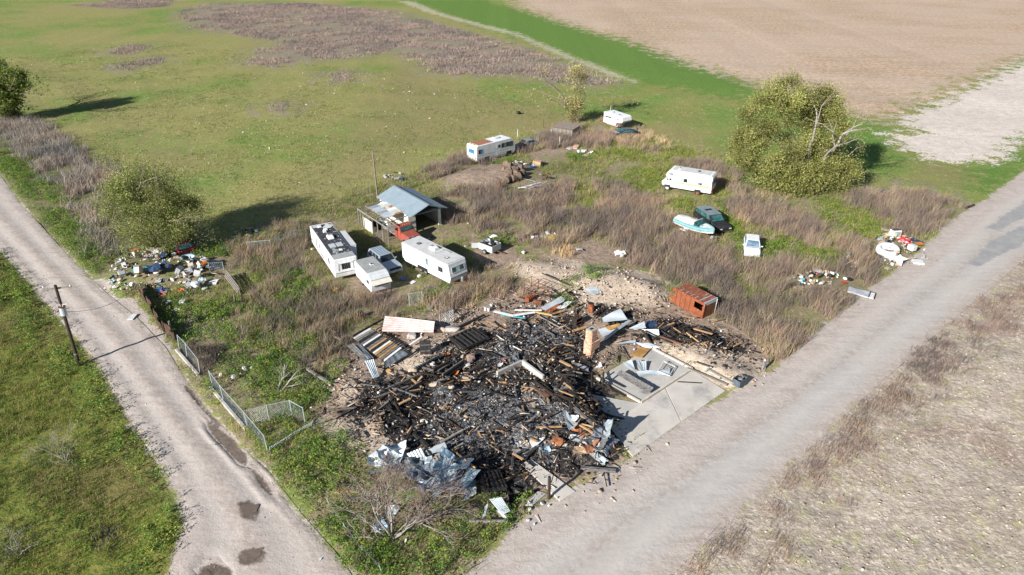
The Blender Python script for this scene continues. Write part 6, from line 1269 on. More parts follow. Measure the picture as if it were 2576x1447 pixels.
MB().box((0, 0, .62), (.95, .07, 1.25), rot=(R(-18), 0, 0)).build('panel', CHAR, t, bevel=.01)
for zz_ in (.35, .85): MB().box((0, -.05 + (zz_ - .62) * .32, zz_), (.8, .03, .06), rot=(R(-18), 0, 0)).build('rail', CHAR_GREY, t)
sheet('metal_sheet', 'standing strip of pale corrugated siding beside the charred door', 'metal sheet', zz(zA, [(870, 812, .62), (1140, 668, .62), (1160, 700, .0), (895, 835, .0)]), GALV_PALE, 12, .03, 0, .02, 6)
def lowwall(name, label, a, b_, hh, m, f=zA, th=.1, boards=4, mat2=None):
    p, q = Vector(f(*a)), Vector(f(*b_)); t = thing(name, label, 'wall', (p + q) / 2, 0); c = (p + q) / 2
    for k in range(boards):
        z = hh * (k + .5) / boards; bar(p - c + Vector((0, 0, z)), q - c + Vector((0, 0, z)), th, hh / boards - .012).build('board', (mat2 or m) if k % 2 else m, t)
    for k in (.05, .5, .95): MB().box((p - c).lerp(q - c, k) + Vector((.06, .06, hh / 2)), (.08, .08, hh)).build('stud', CHAR, t)
    return t
lowwall('burnt_wall', 'low burnt board wall standing in the middle of the ruin', (1190, 955), (1420, 805), .85, CHAR_BROWN, mat2=CHAR_GREY); lowwall('burnt_wall', 'short dark burnt wall left of the board wall', (1090, 900), (1250, 810), .75, CHAR, mat2=CHAR_BROWN)
lowwall('burnt_wall', 'long charred board wall along the left side of the ruin', (505, 1125), (945, 940), .6, CHAR_BROWN, mat2=CHAR_GREY); lowwall('burnt_wall', 'short leaning charred wall in front of the long one', (790, 1085), (960, 1010), .5, CHAR_GREY)
def boulder(name, label, cat, pos, s_, m, seed, squash=.6, rz=0.):
    me = bpy.data.meshes.new(name); bm = bmesh.new(); bmesh.ops.create_icosphere(bm, subdivisions=2, radius=1.0)
    r_ = random.Random(seed); ph = [r_.uniform(0, 9) for _ in range(6)]
    for v in bm.verts:
        f_ = 1 + .18 * math.sin(2.3 * v.co.x + ph[0]) + .15 * math.sin(3.1 * v.co.y + ph[1]) + .12 * math.sin(4.2 * v.co.z + ph[2]); v.co = Vector((max(-.8, min(.8, v.co.x * f_)) * s_[0], max(-.8, min(.8, v.co.y * f_)) * s_[1], max(-.7, min(.75, v.co.z * f_)) * s_[2]))
    bm.to_mesh(me); bm.free(); me.materials.append(m)
    o = put(name, me, m, loc=pos, rot=(U(-.3, .3), U(-.3, .3), rz)); return tag(o, label, cat)
SANDST = mat('pale_rubble', (.52, .43, .34), (.42, .33, .25), 2, rough=.95, bump=.4); SCORCH = mat('scorched_rubble', (.30, .21, .16), (.18, .14, .12), 2, rough=.95, bump=.4)
for (a, b_, s_, m, lab) in [(1495, 740, (.45, .3, .6), SCORCH, 'tall scorched rubble block in the middle of the ruin'), (1450, 800, (.35, .3, .3), CONCRETE_DIRTY, 'grey broken block beside the tall scorched block'), (1440, 915, (.75, .4, .12), SANDST, 'flat tan slab lying on the ash'), (1085, 1005, (.45, .3, .2), SANDST, 'cream rubble chunk below the board wall'), (1285, 1025, (.3, .25, .2), SANDST, 'small tan rubble chunk right of the cream one'), (1180, 410, (.5, .35, .35), SANDST, 'white stone block beside the pink sheet'), (1300, 400, (.85, .6, .3), CONCRETE_DIRTY, 'sooty grey concrete mound beside the gate frame'), (850, 475, (.55, .5, .35), CONCRETE_DIRTY, 'grey concrete chunk under the pink sheet edge'), (870, 850, (.5, .4, .35), SANDST, 'pale sandstone chunk beside the corrugated siding'), (600, 850, (.35, .25, .15), PLY, 'tan crushed board below the upright blue sheet'), (1395, 1085, (.25, .2, .15), SANDST, 'lone cream stone on the grey ash'), (1080, 790, (.3, .25, .3), CONCRETE_DIRTY, 'stacked grey blocks at the siding strip')]:
    x, y, _ = zA(a, b_); boulder('rubble_block', lab, 'rubble', (x, y, gz(x, y) + s_[2] * .4), s_, m, a)
# burnt floor frame with joists
def joist_frame(name, label, pts, n, m_j, m_b, f, gap=True):
    c0 = Vector(f(*pts[0][:2])); t = thing(name, label, 'floor frame', c0, 0); A_, B_, C_, D_ = [p - c0 for p in zz(f, pts)]
    for k in range(n):
        a = (k + .3) / n; bar(A_.lerp(B_, a) + Vector((0, 0, .06)), D_.lerp(C_, a) + Vector((0, 0, .06)), .11, .16).build('joist', m_j, t)
    for a, b_ in ((A_, B_), (D_, C_), (A_, D_), (B_, C_)): bar(a, b_, .14, .22).build('rim_beam', CHAR, t)
    for k in range(n - 1):
        a0, a1 = (k + .5) / n, (k + 1.0) / n; q = [A_.lerp(B_, a0), A_.lerp(B_, a1), D_.lerp(C_, a1), D_.lerp(C_, a0)]
        MB().add([p + Vector((0, 0, -.05)) for p in q], [(0, 1, 2, 3)]).build('board', m_b[k % len(m_b)], t, thick=.02)
    return t
joist_frame('burnt_floor_frame', 'burnt floor frame with black joists right of the charred door', [(1265, 490, .4), (1525, 378, .4), (1680, 490, .35), (1420, 610, .35)], 6, CHAR, [CHAR_GREY, SANDST, CHAR_BROWN], zA)
joist_frame('burnt_pallet', 'charred pallet with orange scorched boards beside the crumpled metal', [(1935, 725, .4), (2250, 690, .4), (2370, 960, .25), (2000, 1000, .25)], 5, CHAR, [mat('scorched_orange_board', (.36, .19, .11), (.09, .06, .05), 2.2, .45, .6), CHAR_BROWN, GALV_BURNT], zD)
# foundation walls
for a, b_, lab in [((1775, 905), (2040, 790), 'low concrete foundation wall crossing the ash, left leg'), ((2050, 785), (2280, 935), 'low concrete foundation wall crossing the ash, right leg')]:
    p, q = Vector(zA(*a)), Vector(zA(*b_)); c = (p + q) / 2; o = bar(p - c, q - c, .22, .5).build('foundation_wall', CONCRETE_DIRTY, bevel=.02, loc=(c.x, c.y, .38)); tag(o, lab, 'wall')
p = [Vector(zA(a, b_, .25)) for a, b_ in ((1770, 455), (1830, 500), (1890, 530), (1960, 580), (2045, 622))]; tag(MB().tube([q - p[0] for q in p], .055, 7).build('white_pipe', mat('white_pipe', (.66, .63, .57), (.5, .47, .42), 3), loc=p[0], smooth=True), 'long bent white pipe lying across the black ash', 'pipe')
# scrap by the sandy heap: rusted rack frame, barrels, stove
x, y, _ = zB(380, 300); t = thing('rusted_rack', 'rusted tubular rack frame standing left of the sandy heap', 'rack', (x, y, gz(x, y)), R(-40))
Lr, Wr, Hr = 2.6, 1.2, 1.15
for sx in (-1, -.33, .33, 1):
    for sy in (-1, 1): MB().tube([(sx * Lr / 2, sy * Wr / 2, 0), (sx * Lr / 2, sy * Wr / 2, Hr)], .028, 5).build('upright', RUST_DARK, t)
    MB().tube([(sx * Lr / 2, -Wr / 2, Hr), (sx * Lr / 2, Wr / 2, Hr)], .028, 5).build('crossbar', RUST, t); MB().tube([(sx * Lr / 2, -Wr / 2, .2), (sx * Lr / 2, Wr / 2, .2)], .028, 5).build('crossbar', RUST, t)
for sy in (-1, 1):
    for z in (.2, Hr): MB().tube([(-Lr / 2, sy * Wr / 2, z), (Lr / 2, sy * Wr / 2, z)], .028, 5).build('rail', RUST, t)
def barrel(u, f, lab, m, lie=False, r=.29, hh=.85, open_=True):
    x, y, _ = f(*u); t = thing('steel_barrel', lab, 'barrel', (x, y, gz(x, y) + (r if lie else 0)), U(0, 3), tilt=(R(90) if lie else 0, 0))
    MB().tube([(0, 0, 0), (0, 0, .28), (0, 0, .3), (0, 0, .32), (0, 0, .56), (0, 0, .58), (0, 0, .6), (0, 0, hh)], [r, r, r + .02, r, r, r + .02, r, r], 16, cap=True).build('drum', m, t); MB().ring((0, 0, hh), r, .02, 'z', 18, 6).build('rim', m, t); MB().cyl((0, 0, hh + .005), r * .92, .01, 'z', 16).build('shaded_hollow_disc', DARK, t)  # flat dark disc stands in for the shade inside the drum
barrel((205, 455), zB, 'rusty orange barrel lying left of the rusted rack', RUST, True); barrel((320, 470), zB, 'dark rusty barrel lying beside the orange barrel', RUST_DARK, True, .24); barrel((1200, 590), zB, 'rusty orange burn barrel standing behind the chimney', RUST)
x, y, _ = zB(985, 800); t = thing('burnt_stove', 'burnt-out black stove with open rusty oven left of the chimney', 'stove', (x, y, gz(x, y)), R(40))
for c_, d_ in (((0, 0, .03), (.75, .65, .06)), ((0, .31, .42), (.75, .04, .8)), ((-.36, 0, .42), (.04, .65, .8)), ((.36, 0, .42), (.04, .65, .8)), ((0, 0, .82), (.77, .68, .05))): MB().box(c_, d_).build('panel', CHAR, t)
for zz_ in (.12, .45): MB().box((0, -.31, zz_), (.7, .03, .05)).build('oven_frame', RUST, t)
for sx in (-1, 1):
    for sy in (-1, 1): MB().ring((sx * .18, sy * .16, .86), .1, .018, 'z', 12, 5).build('burner', RUST_DARK, t)
SHEETS = [  # crop, corners with heights, material, ridges, label
 (zB, [(1375, 690, .5), (1660, 550, .9), (1775, 712, .6), (1400, 765, .3)], GALV_PALE, 0, .06, 'large pale bent metal sheet standing behind the chimney'),
 (zB, [(1310, 880, .25), (1700, 770, .4), (1720, 830, .35), (1390, 985, .2)], GALV_PALE, 0, .06, 'pale metal sheet lying just right of the chimney top'),
 (zB, [(1385, 1020, .15), (1440, 1040, .3), (1840, 730, .9), (1790, 720, .8)], GALV, 0, .05, 'long curled dark metal sheet leaning right of the chimney'),
 (zB, [(1420, 835, .5), (1640, 780, .55), (1690, 815, .5), (1480, 885, .4)], PLY, 0, .02, 'orange scorched plywood between the metal sheets behind the chimney'),
 (zB, [(1790, 850, .4), (2030, 750, .75), (2060, 850, .4), (1880, 880, .3)], GALV_PALE, 0, .08, 'curved pale sheet furthest right behind the chimney'),
 (zB, [(1990, 870, .4), (2255, 870, .6), (2265, 960, .35), (2200, 985, .2)], GALV_PALE, 0, .07, 'pale folded sheet at the head of the burnt timber row'),
 (zB, [(1870, 1075, .2), (2130, 1085, .3), (2320, 1150, .25), (2100, 1170, .15)], GALV_PALE, 0, .05, 'long whitish sheet strip along the garage floor edge'),
 (zB, [(1570, 1080, .3), (1900, 1040, .4), (1890, 1080, .3), (1600, 1110, .2)], GALV, 0, .05, 'narrow grey sheet strip above the garage floor'),
 (zB, [(430, 530, .35), (735, 360, .55), (825, 415, .45), (510, 590, .25)], GALV_PALE, 0, .03, 'flat pale panel leaning against the rusted rack'),
 (zB, [(660, 540, .4), (840, 432, .5), (925, 440, .45), (790, 545, .3)], WHITE_DIRTY, 0, .05, 'whitish curved panel right of the flat pale panel'),
 (zB, [(470, 600, .3), (700, 470, .45), (720, 520, .4), (600, 600, .2)], RUST, 0, .04, 'rust streaked panel between the two pale panels'),
 (zB, [(1810, 1272, .28), (1965, 1140, .28), (2132, 1168, .28), (1995, 1312, .28)], PLY, 0, .01, 'stained tan plywood square lying on the garage floor'),
 (zC, [(1640, 130, .75), (2085, 380, .65), (2010, 455, .35), (1580, 195, .45)], CHAR_GREY, 7, .01, 'dark weathered roof panel propped on the garage floor'),
 (zC, [(1670, 30, .35), (1790, 0, .5), (1840, 150, .35), (1720, 110, .25)], GALV_PALE, 0, .06, 'crumpled pale blue sheet beside the dark roof panel'),
 (zC, [(1840, 0, .6), (1880, 0, .6), (1945, 145, .35), (1900, 150, .3)], GALV, 0, .03, 'narrow blue-grey strip leaning on the crumpled pale sheet'),
 (zC, [(1890, 15, .5), (1985, 15, .55), (1990, 145, .3), (1915, 140, .3)], GALV_PALE, 3, .02, 'small bluish corrugated offcut on the garage floor'),
 (zC, [(1850, 160, .35), (2310, 115, .45), (2300, 190, .4), (1900, 235, .3)], GALV_PALE, 0, .07, 'long curved pale gutter-like sheet across the garage floor'),
 (zD, [(820, 425, .6), (1050, 325, .75), (1115, 465, .5), (880, 495, .4)], GALV_PALE, 5, .02, 'ribbed pale panel on top of the crumpled metal heap'),
 (zD, [(1095, 385, .5), (1410, 240, .55), (1462, 345, .5), (1150, 442, .4)], GALV_PALE, 0, .015, 'flat pale panel right of the ribbed one on the metal heap'),
 (zD, [(2100, 1125, .75), (2290, 1090, .85), (2430, 1310, .25), (2295, 1365, .2)], GALV_PALE, 8, .02, 'white corrugated sheet propped up near the charred post'),
 (zD, [(2030, 1240, .35), (2085, 1180, .7), (2030, 1400, .1), (1985, 1420, .05)], GALV, 0, .02, 'thin grey strut sheet left of the propped corrugated sheet'),
 (zD, [(2180, 1285, .15), (2250, 1300, .3), (2400, 1440, .1), (2350, 1440, .05)], GALV_PALE, 0, .03, 'bent pale strip under the propped corrugated sheet'),
 (zA, [(1940, 680, .3), (2000, 640, .4), (2030, 770, .2), (1950, 760, .15)], GALV_BURNT, 0, .03, 'grey sheet with rust spot on the ash'),
 (zC, [(960, 20, .3), (1200, 100, .35), (1200, 170, .3), (1000, 110, .2)], GALV_BURNT, 0, .05, 'scorched grey sheet at the brown beams'),
]
for i, (f, pts, m, rd_, dent, lab) in enumerate(SHEETS): sheet('metal_sheet' if m is not PLY else 'plywood_sheet', lab, 'plywood' if m is PLY else 'metal sheet', zz(f, pts), m, rd_, .022, .04, dent, i + 20)
def crumple(name, label, cat, pos, size, m, seed, n=7, rz=None):
    """torn sheet: flat facets between sharp random creases"""
    r_ = random.Random(seed)
    cr = [(r_.uniform(0, math.pi), r_.uniform(.15, .85), r_.uniform(.25, .8) * r_.choice([-1, 1])) for _ in range(5)]
    J = [[(r_.uniform(-.3, .3) / n, r_.uniform(-.3, .3) / n, r_.uniform(-.07, .07)) for _ in range(n + 1)] for _ in range(n + 1)]
    def f(a, b_):
        z = .18
        for th, o_, k in cr: z += k * abs((a - .5) * math.cos(th) + (b_ - .5) * math.sin(th) + .5 - o_)
        jx, jy, jz = J[round(a * n)][round(b_ * n)]
        taper = 1 - .45 * b_ * (seed % 3 == 0) - .35 * (1 - b_) * (seed % 3 == 1)
        return ((a - .5 + jx) * size[0] * 1.35 * taper, (b_ - .5 + jy) * size[1] * 1.35, size[2] * (abs(z) + jz))
    o = MB().grid(f, n, n).build(name, m, thick=.012, loc=pos, rot=(r_.uniform(-.25, .25), r_.uniform(-.25, .25), rz if rz is not None else r_.uniform(0, 6.3)))
    return tag(o, label, cat)
CR = [(zD, 380, 520, (1.1, .9, .6), GALV_PALE, 'crumpled pale metal at the left tip of the metal heap'), (zD, 470, 630, (1.2, .8, .6), GALV_PALE, 'bright folded metal left of the bare shrub twigs'), (zD, 390, 720, (1.3, .5, .5), GALV, 'dull grey folded strip at the lower left of the metal heap'), (zD, 560, 480, (1.0, .9, .8), GALV, 'upright crumpled blue-grey sheet on the metal heap'), (zD, 700, 420, (.9, 1.0, .9), GALV_PALE, 'tall twisted sheet at the back of the metal heap'),
      (zD, 620, 570, (1.2, .8, .6), GALV, 'buckled grey sheet in the middle of the metal heap'), (zD, 760, 620, (.9, .9, .5), GALV_BURNT, 'scorched crumpled sheet behind the bare shrub'), (zD, 940, 580, (1.1, .6, .5), mat('cream_metal', (.60, .57, .48), (.4, .38, .33), 2, rough=.5), 'cream folded sheet below the ribbed panel'), (zD, 930, 690, (1.3, .9, .45), GALV_BURNT, 'ribbed scorched sheet fanned out over the metal heap'), (zD, 1120, 600, (.7, .6, .5), GALV, 'small crushed blue sheet right of the fanned one'),
      (zD, 1180, 720, (1.3, .9, .5), mat('blue_grey_metal', (.22, .27, .36), (.13, .16, .22), 2, rough=.45, metal=.3), 'dark blue crushed sheet in the heap centre'), (zD, 1350, 640, (1.9, 1.2, .6), GALV, 'bluish crushed sheet below the flat pale panel'), (zD, 1540, 660, (1.7, 1.3, .7), mat('steel_blue_metal', (.26, .38, .47), (.18, .27, .36), 2, rough=.4, metal=.3), 'steel-blue folded sheet at the right end of the heap'),
      (zD, 1440, 880, (1.9, 1.4, .55), GALV_PALE, 'pale dented sheet on the front of the metal heap'), (zD, 1650, 930, (2.4, 1.4, .6), mat('sky_blue_metal', (.38, .49, .57), (.24, .34, .43), 1.6, rough=.42, metal=.3), 'large sky-blue dented sheet at the front right of the heap'), (zD, 1280, 1000, (1.0, .5, .3), GALV, 'narrow crushed sheet at the foot of the heap'), (zD, 1100, 920, (.9, .7, .4), MATS['blue_grey_metal'], 'dark blue scrap tangled in the shrub twigs'), (zD, 600, 1320, (.7, .6, .3), GALV_PALE, 'pale plastic sheet caught under the bare shrub'), (tile(1, 1150), 930, 1080, (.8, .6, .35), PLASTIC['pale blue'], 'pale blue bag left of the bare shrub trunk'),
      (zD, 1500, 780, (1.5, .8, .6), GALV_PALE, 'bright folded sheet above the sky-blue one'), (zD, 1000, 760, (1.4, .8, .5), GALV, 'bluish grey sheet partly behind the shrub twigs'), (zD, 850, 520, (1.1, .7, .6), GALV_PALE, 'pale creased sheet below the ribbed panel'), (zD, 520, 560, (1.3, .8, .7), GALV_PALE, 'pale creased sheet near the left tip of the heap'), (zD, 1800, 980, (1.4, .7, .4), GALV_PALE, 'pale pointed sheet at the right tip of the heap'), (zD, 1380, 560, (1.0, .7, .5), GALV_BURNT, 'scorched sheet below the flat pale panel'),
      (zC, 990, 960, (1.3, .7, .7), GALV, 'curled grey strip at the left of the twisted metal heap'), (zC, 1060, 1000, (.9, .8, .7), mat('burnt_orange_metal', (.40, .17, .075), (.24, .10, .06), 2, rough=.6), 'burnt orange sheet in the twisted metal heap'), (zC, 1150, 1100, (1.6, .5, .8), GALV_PALE, 'white curled strip in the twisted metal heap'), (zC, 1190, 1190, (.9, .8, .5), MATS['burnt_orange_metal'], 'lower burnt orange sheet in the twisted heap'), (zC, 1280, 1010, (1.2, .8, .8), MATS['blue_grey_metal'], 'dark blue sheet at the back of the twisted heap'), (zC, 1420, 1020, (1.1, .9, 1.0), GALV, 'ribbed blue sheet hanging at the right of the twisted heap'), (zC, 1330, 1150, (1.2, 1.0, .6), CHAR_GREY, 'grey burnt insulation in the twisted heap'), (zC, 1400, 1200, (.8, .9, .7), GALV_PALE, 'pale torn sheet near the driveway edge'), (zC, 1290, 1300, (1.6, .4, .4), GALV_PALE, 'long pale torn strip at the foot of the twisted heap'), (zC, 1490, 1130, (.7, 1.1, .8), MATS['blue_grey_metal'], 'dark folded sheet at the driveway shadow'), (zC, 1080, 1240, (.8, .5, .3), mat('tan_foil', (.50, .36, .24), (.36, .25, .16), 3, rough=.4), 'tan foil sheet in front of the twisted heap'),
      (zC, 400, 1150, (1.2, .9, .4), PLASTIC['white'], 'heap of white plaster pieces on the ash'), (zC, 610, 1240, (.7, .6, .3), PLASTIC['pale blue'], 'pale blue cloth near the leaning brown stick'), (zC, 300, 1290, (1.0, .6, .3), GALV, 'grey flattened scrap at the path end'), (zC, 780, 1120, (.6, .6, .3), MATS['burnt_orange_metal'], 'rust orange scrap on the sooty ground'), (zC, 840, 450, (.9, 1.0, .4), CHAR_GREY, 'silvery burnt bundle beside the long beams'), (zC, 420, 580, (.9, .9, .2), SANDST, 'tan plaster sheet on the ash'),
      (zC, 1350, 120, (.4, .4, .5), PLASTIC['white'], 'white cloth bundle hanging at the burnt posts'), (zA, 1230, 665, (.5, .4, .3), MATS['burnt_orange_metal'], 'orange rusty scrap behind the board wall'), (zA, 1335, 880, (.35, .3, .2), PLASTIC['orange'], 'small orange scrap beside the board wall'), (zA, 1840, 745, (.3, .25, .2), PLASTIC['pink'], 'bright pink scrap on the ash'), (zA, 1810, 790, (.4, .35, .2), PLASTIC['white'], 'white scrap below the pink one'), (zD, 1830, 520, (.3, .25, .3), PLASTIC['pink'], 'magenta scrap near the burnt pallet'), (zB, 1250, 290, (1.1, .9, .2), GALV_PALE, 'pale blue-white panel lying on the sandy heap'), (zB, 640, 700, (.7, .5, .3), GALV_PALE, 'pale crushed scrap below the tan boards'), (zB, 2150, 820, (1.0, .8, .3), PLASTIC['navy'], 'dark navy tarp in the shadow right of the bent sheets'), (zC, 990, 515, (.3, .25, .2), PLASTIC['green'], 'bright green scrap on charred timbers')]
for i, (f, a, b_, s_, m, lab) in enumerate(CR):
    x, y, _ = f(a, b_); crumple('crumpled_sheet', lab, 'scrap', (x, y, gz(x, y) + .05), s_, m, i + 50)
# single timbers
TB = [(zC, (810, 10, .3), (1070, 140, .35), .22, .12, WOOD_FRESH, 'tan beam at the top of the beam stack'), (zC, (1000, 100, .35), (1230, 200, .35), .2, .12, CHAR_BROWN, 'scorched beam continuing from the tan beam'), (zC, (455, 285, .4), (720, 480, .45), .16, .18, CHAR_BROWN, 'long scorched beam across the ruin, upper'), (zC, (600, 330, .35), (840, 570, .35), .14, .14, CHAR, 'long black beam parallel to the scorched one'), (zC, (530, 400, .35), (640, 500, .35), .5, .06, mat('brown_door', (.20, .10, .06), (.14, .08, .05), 2), 'brown door panel under the long beams'), (zC, (490, 915, .3), (840, 905, .3), .13, .12, WOOD_FRESH, 'tan timber lying level in front of the ash'), (zC, (580, 940, .2), (890, 945, .2), .1, .1, CHAR_BROWN, 'brown timber just below the level tan timber'), (zC, (520, 830, .3), (740, 705, .5), .14, .1, CHAR_BROWN, 'scorched timber rising to the right'), (zC, (495, 1040, .1), (555, 1330, .05), .12, .1, WOOD, 'leaning brown stick near the white plaster heap'), (zC, (340, 1290, .1), (520, 1180, .4), .12, .12, CHAR, 'black stick crossing the white plaster heap'), (zC, (1030, 850, .5), (1270, 910, .7), .1, .1, WOOD_FRESH, 'tan rail above the twisted metal heap'), (zC, (1268, 850, 1.1), (1268, 940, .2), .1, .1, WOOD_FRESH, 'upright tan stub on the twisted metal heap'), (zC, (400, 660, .2), (610, 690, .2), .12, .1, CHAR_BROWN, 'scorched board below the tan plaster sheet'), (zC, (270, 365, .2), (460, 385, .2), .1, .08, WOOD_FRESH, 'tan stick on the upper ash'), (zC, (400, 425, .2), (480, 380, .2), .16, .06, WOOD_FRESH, 'short tan board near the tan stick'), (zC, (640, 515, .2), (655, 580, .2), .15, .06, WOOD_FRESH, 'short tan board below the brown door'),
      (zC, (1290, 150, .9), (1530, 430, .2), .15, .12, CHAR_BROWN, 'scorched board leaning from the burnt posts'), (zC, (1440, 250, .4), (1690, 370, .25), .12, .06, CHAR, 'black board fallen toward the garage floor, upper'), (zC, (1280, 300, .35), (1700, 490, .2), .16, .08, CHAR, 'black board fallen toward the driveway, lower'), (zC, (1440, 330, .3), (1720, 480, .2), .12, .06, CHAR_BROWN, 'brown board fallen toward the driveway'), (zC, (1010, 640, .7), (1260, 880, .5), .25, .06, CHAR_GREY, 'grey board sloping over the driveway shadow'), (zC, (960, 700, .6), (1160, 860, .5), .3, .06, CHAR_BROWN, 'wide scorched board beside the grey sloping board'),
      (zE, (930, 820, .2), (1720, 1150, .2), .24, .12, WOOD_GREY, 'long grey timber lying beside the driveway, front'), (zE, (1330, 830, .25), (1860, 1120, .2), .22, .12, WOOD_GREY, 'second long grey timber beside the driveway, rear'), (zE, (740, 1090, .2), (1200, 1115, .2), .08, .06, WOOD_DARK, 'thin dark stick on the driveway'), (zE, (1570, 930, .1), (2000, 510, .35), .06, .06, WOOD_GREY, 'long thin pale stick over the sandy mound'), (zE, (1640, 670, .2), (1940, 710, .2), .05, .05, WOOD_GREY, 'short thin stick crossing the long pale stick'), (zE, (1380, 800, .5), (1280, 900, .1), .06, .06, GALV, 'bluish metal leg beside the grey timbers'), (zE, (1070, 690, .5), (1380, 800, .5), .1, .06, CHAR_GREY, 'grey rail above the bluish metal leg'), (zE, (860, 770, .2), (950, 670, .4), .06, .05, WOOD, 'short brown stick at the curb'),
      (tile(2, 1150), (520, 638, .22), (785, 662, .2), .28, .2, CHAR_GREY, 'thick charred beam lying at the road edge'), (tile(1, 1150), (1585, 1040, .2), (1900, 1040, .2), .16, .12, WOOD_GREY, 'pale beam lying in grass left of the path'), (tile(1, 1150), (585, 820, .25), (775, 815, .25), .18, .12, WOOD_FRESH, 'tan plank end in green weeds left of the shrub'), (tile(1, 1150), (605, 750, .35), (720, 770, .3), .2, .14, CHAR, 'charred log end above the tan plank'), (tile(1, 1150), (810, 295, .2), (970, 220, .25), .14, .1, WOOD, 'brown plank on the sandy ground left of the ash'), (zD, (1350, 245, .3), (1700, 50, .4), .14, .12, WOOD_GREY, 'grey beam pointing into the ash above the metal heap'), (zD, (1320, 470, .2), (1700, 260, .3), .12, .12, WOOD_GREY, 'second grey beam parallel to the first'), (zD, (1300, 500, .2), (1650, 320, .25), .07, .07, WOOD_FRESH, 'thin tan lath beside the grey beams'), (zD, (760, 300, .3), (930, 0, .5), .2, .16, CHAR, 'thick black timber rising from the metal heap'), (zD, (900, 90, .3), (1160, 310, .3), .24, .2, CHAR, 'thick black log crossing behind the metal heap'),
      (zB, (0, 655, .35), (335, 605, .45), .3, .05, WHITE_DIRTY, 'wide white board lying left of the black floor'), (zB, (-300, 590, .3), (10, 660, .35), .3, .05, WHITE_DIRTY, 'long white board joined to the wide white board'), (zB, (340, 600, .45), (600, 650, .4), .24, .08, mat('yellow_board', (.60, .42, .17), (.5, .33, .13), 2, rough=.8), 'yellow-tan board at the rack'), (zB, (600, 640, .3), (770, 580, .35), .16, .06, PLY, 'orange board right of the yellow-tan board'), (zB, (20, 570, .4), (440, 575, .45), .2, .06, WHITE_DIRTY, 'thin pale board above the white boards'), (zB, (-200, 640, .25), (190, 700, .25), .16, .1, PLASTIC['teal'], 'teal painted board beneath the white board'), (zB, (920, 900, .2), (1140, 830, .35), .22, .14, WOOD_FRESH, 'thick tan timber left of the chimney'), (zB, (950, 460, .9), (965, 660, .05), .1, .1, WOOD_DARK, 'short dark upright stub behind the stove'), (zB, (1240, 650, .2), (1380, 540, .35), .16, .12, CHAR_BROWN, 'burnt timber leading from the burn barrel'), (zB, (620, 390, .25), (850, 245, .45), .16, .12, WOOD_DARK, 'dark timber from rack to sandy heap'), (zB, (440, 0, .3), (870, 190, .3), .1, .08, WOOD_DARK, 'thin dark pole lying on the sandy heap'), (zB, (370, 650, .2), (770, 870, .2), .1, .08, WOOD_GREY, 'pale edge board along the black floor'), (zB, (0, 810, .2), (330, 640, .3), .1, .1, CHAR, 'black edge board along the floor corner'), (zB, (1660, 1130, .2), (1790, 1345, .2), .06, .05, CHAR, 'thin black rod on the garage floor'), (zB, (1990, 880, .5), (2150, 1100, .2), .14, .1, CHAR_BROWN, 'scorched rafter at the head of the timber row'), (zB, (2270, 980, .3), (2600, 1100, .2), .2, .12, mat('red_brown_beam', (.22, .10, .065), (.12, .07, .05), 2.5), 'red-brown burnt rafter in the long timber row'), (zB, (2050, 890, .4), (2450, 1080, .2), .16, .1, CHAR, 'black rafter in the long timber row'),
      (zA, (800, 700, .2), (960, 585, .35), .14, .1, CHAR, 'black stick beside the charred door'), (zA, (830, 560, .3), (960, 475, .45), .18, .06, WHITE_DIRTY, 'pale plank resting by the charred door'), (zA, (420, 380, .5), (590, 490, .45), .12, .1, WOOD_FRESH, 'tan rail along the top of the fallen wall'), (zA, (200, 470, .5), (540, 280, .6), .14, .14, CHAR, 'black beam behind the fallen wall panel'), (zA, (1360, 365, .2), (1640, 235, .35), .2, .14, CHAR, 'black beam behind the burnt floor frame'), (zA, (1300, 320, .25), (1480, 200, .3), .16, .1, CHAR_BROWN, 'brown beam by the plank stack'), (zA, (300, 985, .2), (540, 1015, .2), .06, .05, STEEL, 'bent steel rod below the upright blue sheet'), (zA, (330, 1395, .1), (555, 1290, .2), .1, .08, WOOD, 'brown plank lying on bare soil left of the ash'), (zA, (1080, 90, .15), (1390, 255, .15), .2, .06, WOOD_GREY, 'grey plank of the plank stack, front'), (zA, (1090, 75, .2), (1310, 185, .22), .2, .06, WOOD_GREY, 'grey plank of the plank stack, rear'), (zA, (1290, 230, .2), (1320, 75, .9), .14, .1, WOOD_DARK, 'dark board standing up at the plank stack'), (tile(1, 576), (385, 1335, .2), (560, 1445, .2), .22, .14, WOOD_GREY, 'grey timber lying by the small green shrub')]
for f, a, b_, w, hh, m, lab in TB:
    p, q = zz(f, [a, b_]); up = Vector((0, 0, 0))
    plank('timber' if w < .3 else 'board', lab, 'timber', p + up, q + up, w, hh, m)
# burnt posts still standing
for i, (f, a, b_, hh, lab) in enumerate([(zC, 1240, 400, 1.7, 'charred double post standing at the garage floor corner'), (zC, 1390, 380, 1.5, 'charred post right of the double post'), (zC, 1170, 525, 1.2, 'thin charred post left of the double post'), (zC, 950, 720, 1.1, 'charred stub post above the twisted metal'), (zC, 1000, 640, 1.0, 'second charred stub post above the twisted metal'), (zB, 600, 1230, .9, 'charred post standing in the black floor'), (zB, 650, 1340, 1.0, 'charred post nearest the chimney base'), (zA, 1770, 870, .9, 'thin charred post behind the foundation wall')]):
    x, y, _ = f(a, b_); tag(MB().box((0, 0, hh / 2), (.16, .16, hh), rot=(U(-.12, .12), U(-.12, .12), U(0, 1)), taper=.8).build('burnt_post', CHAR, bevel=.02, loc=(x, y, gz(x, y))), lab, 'post')
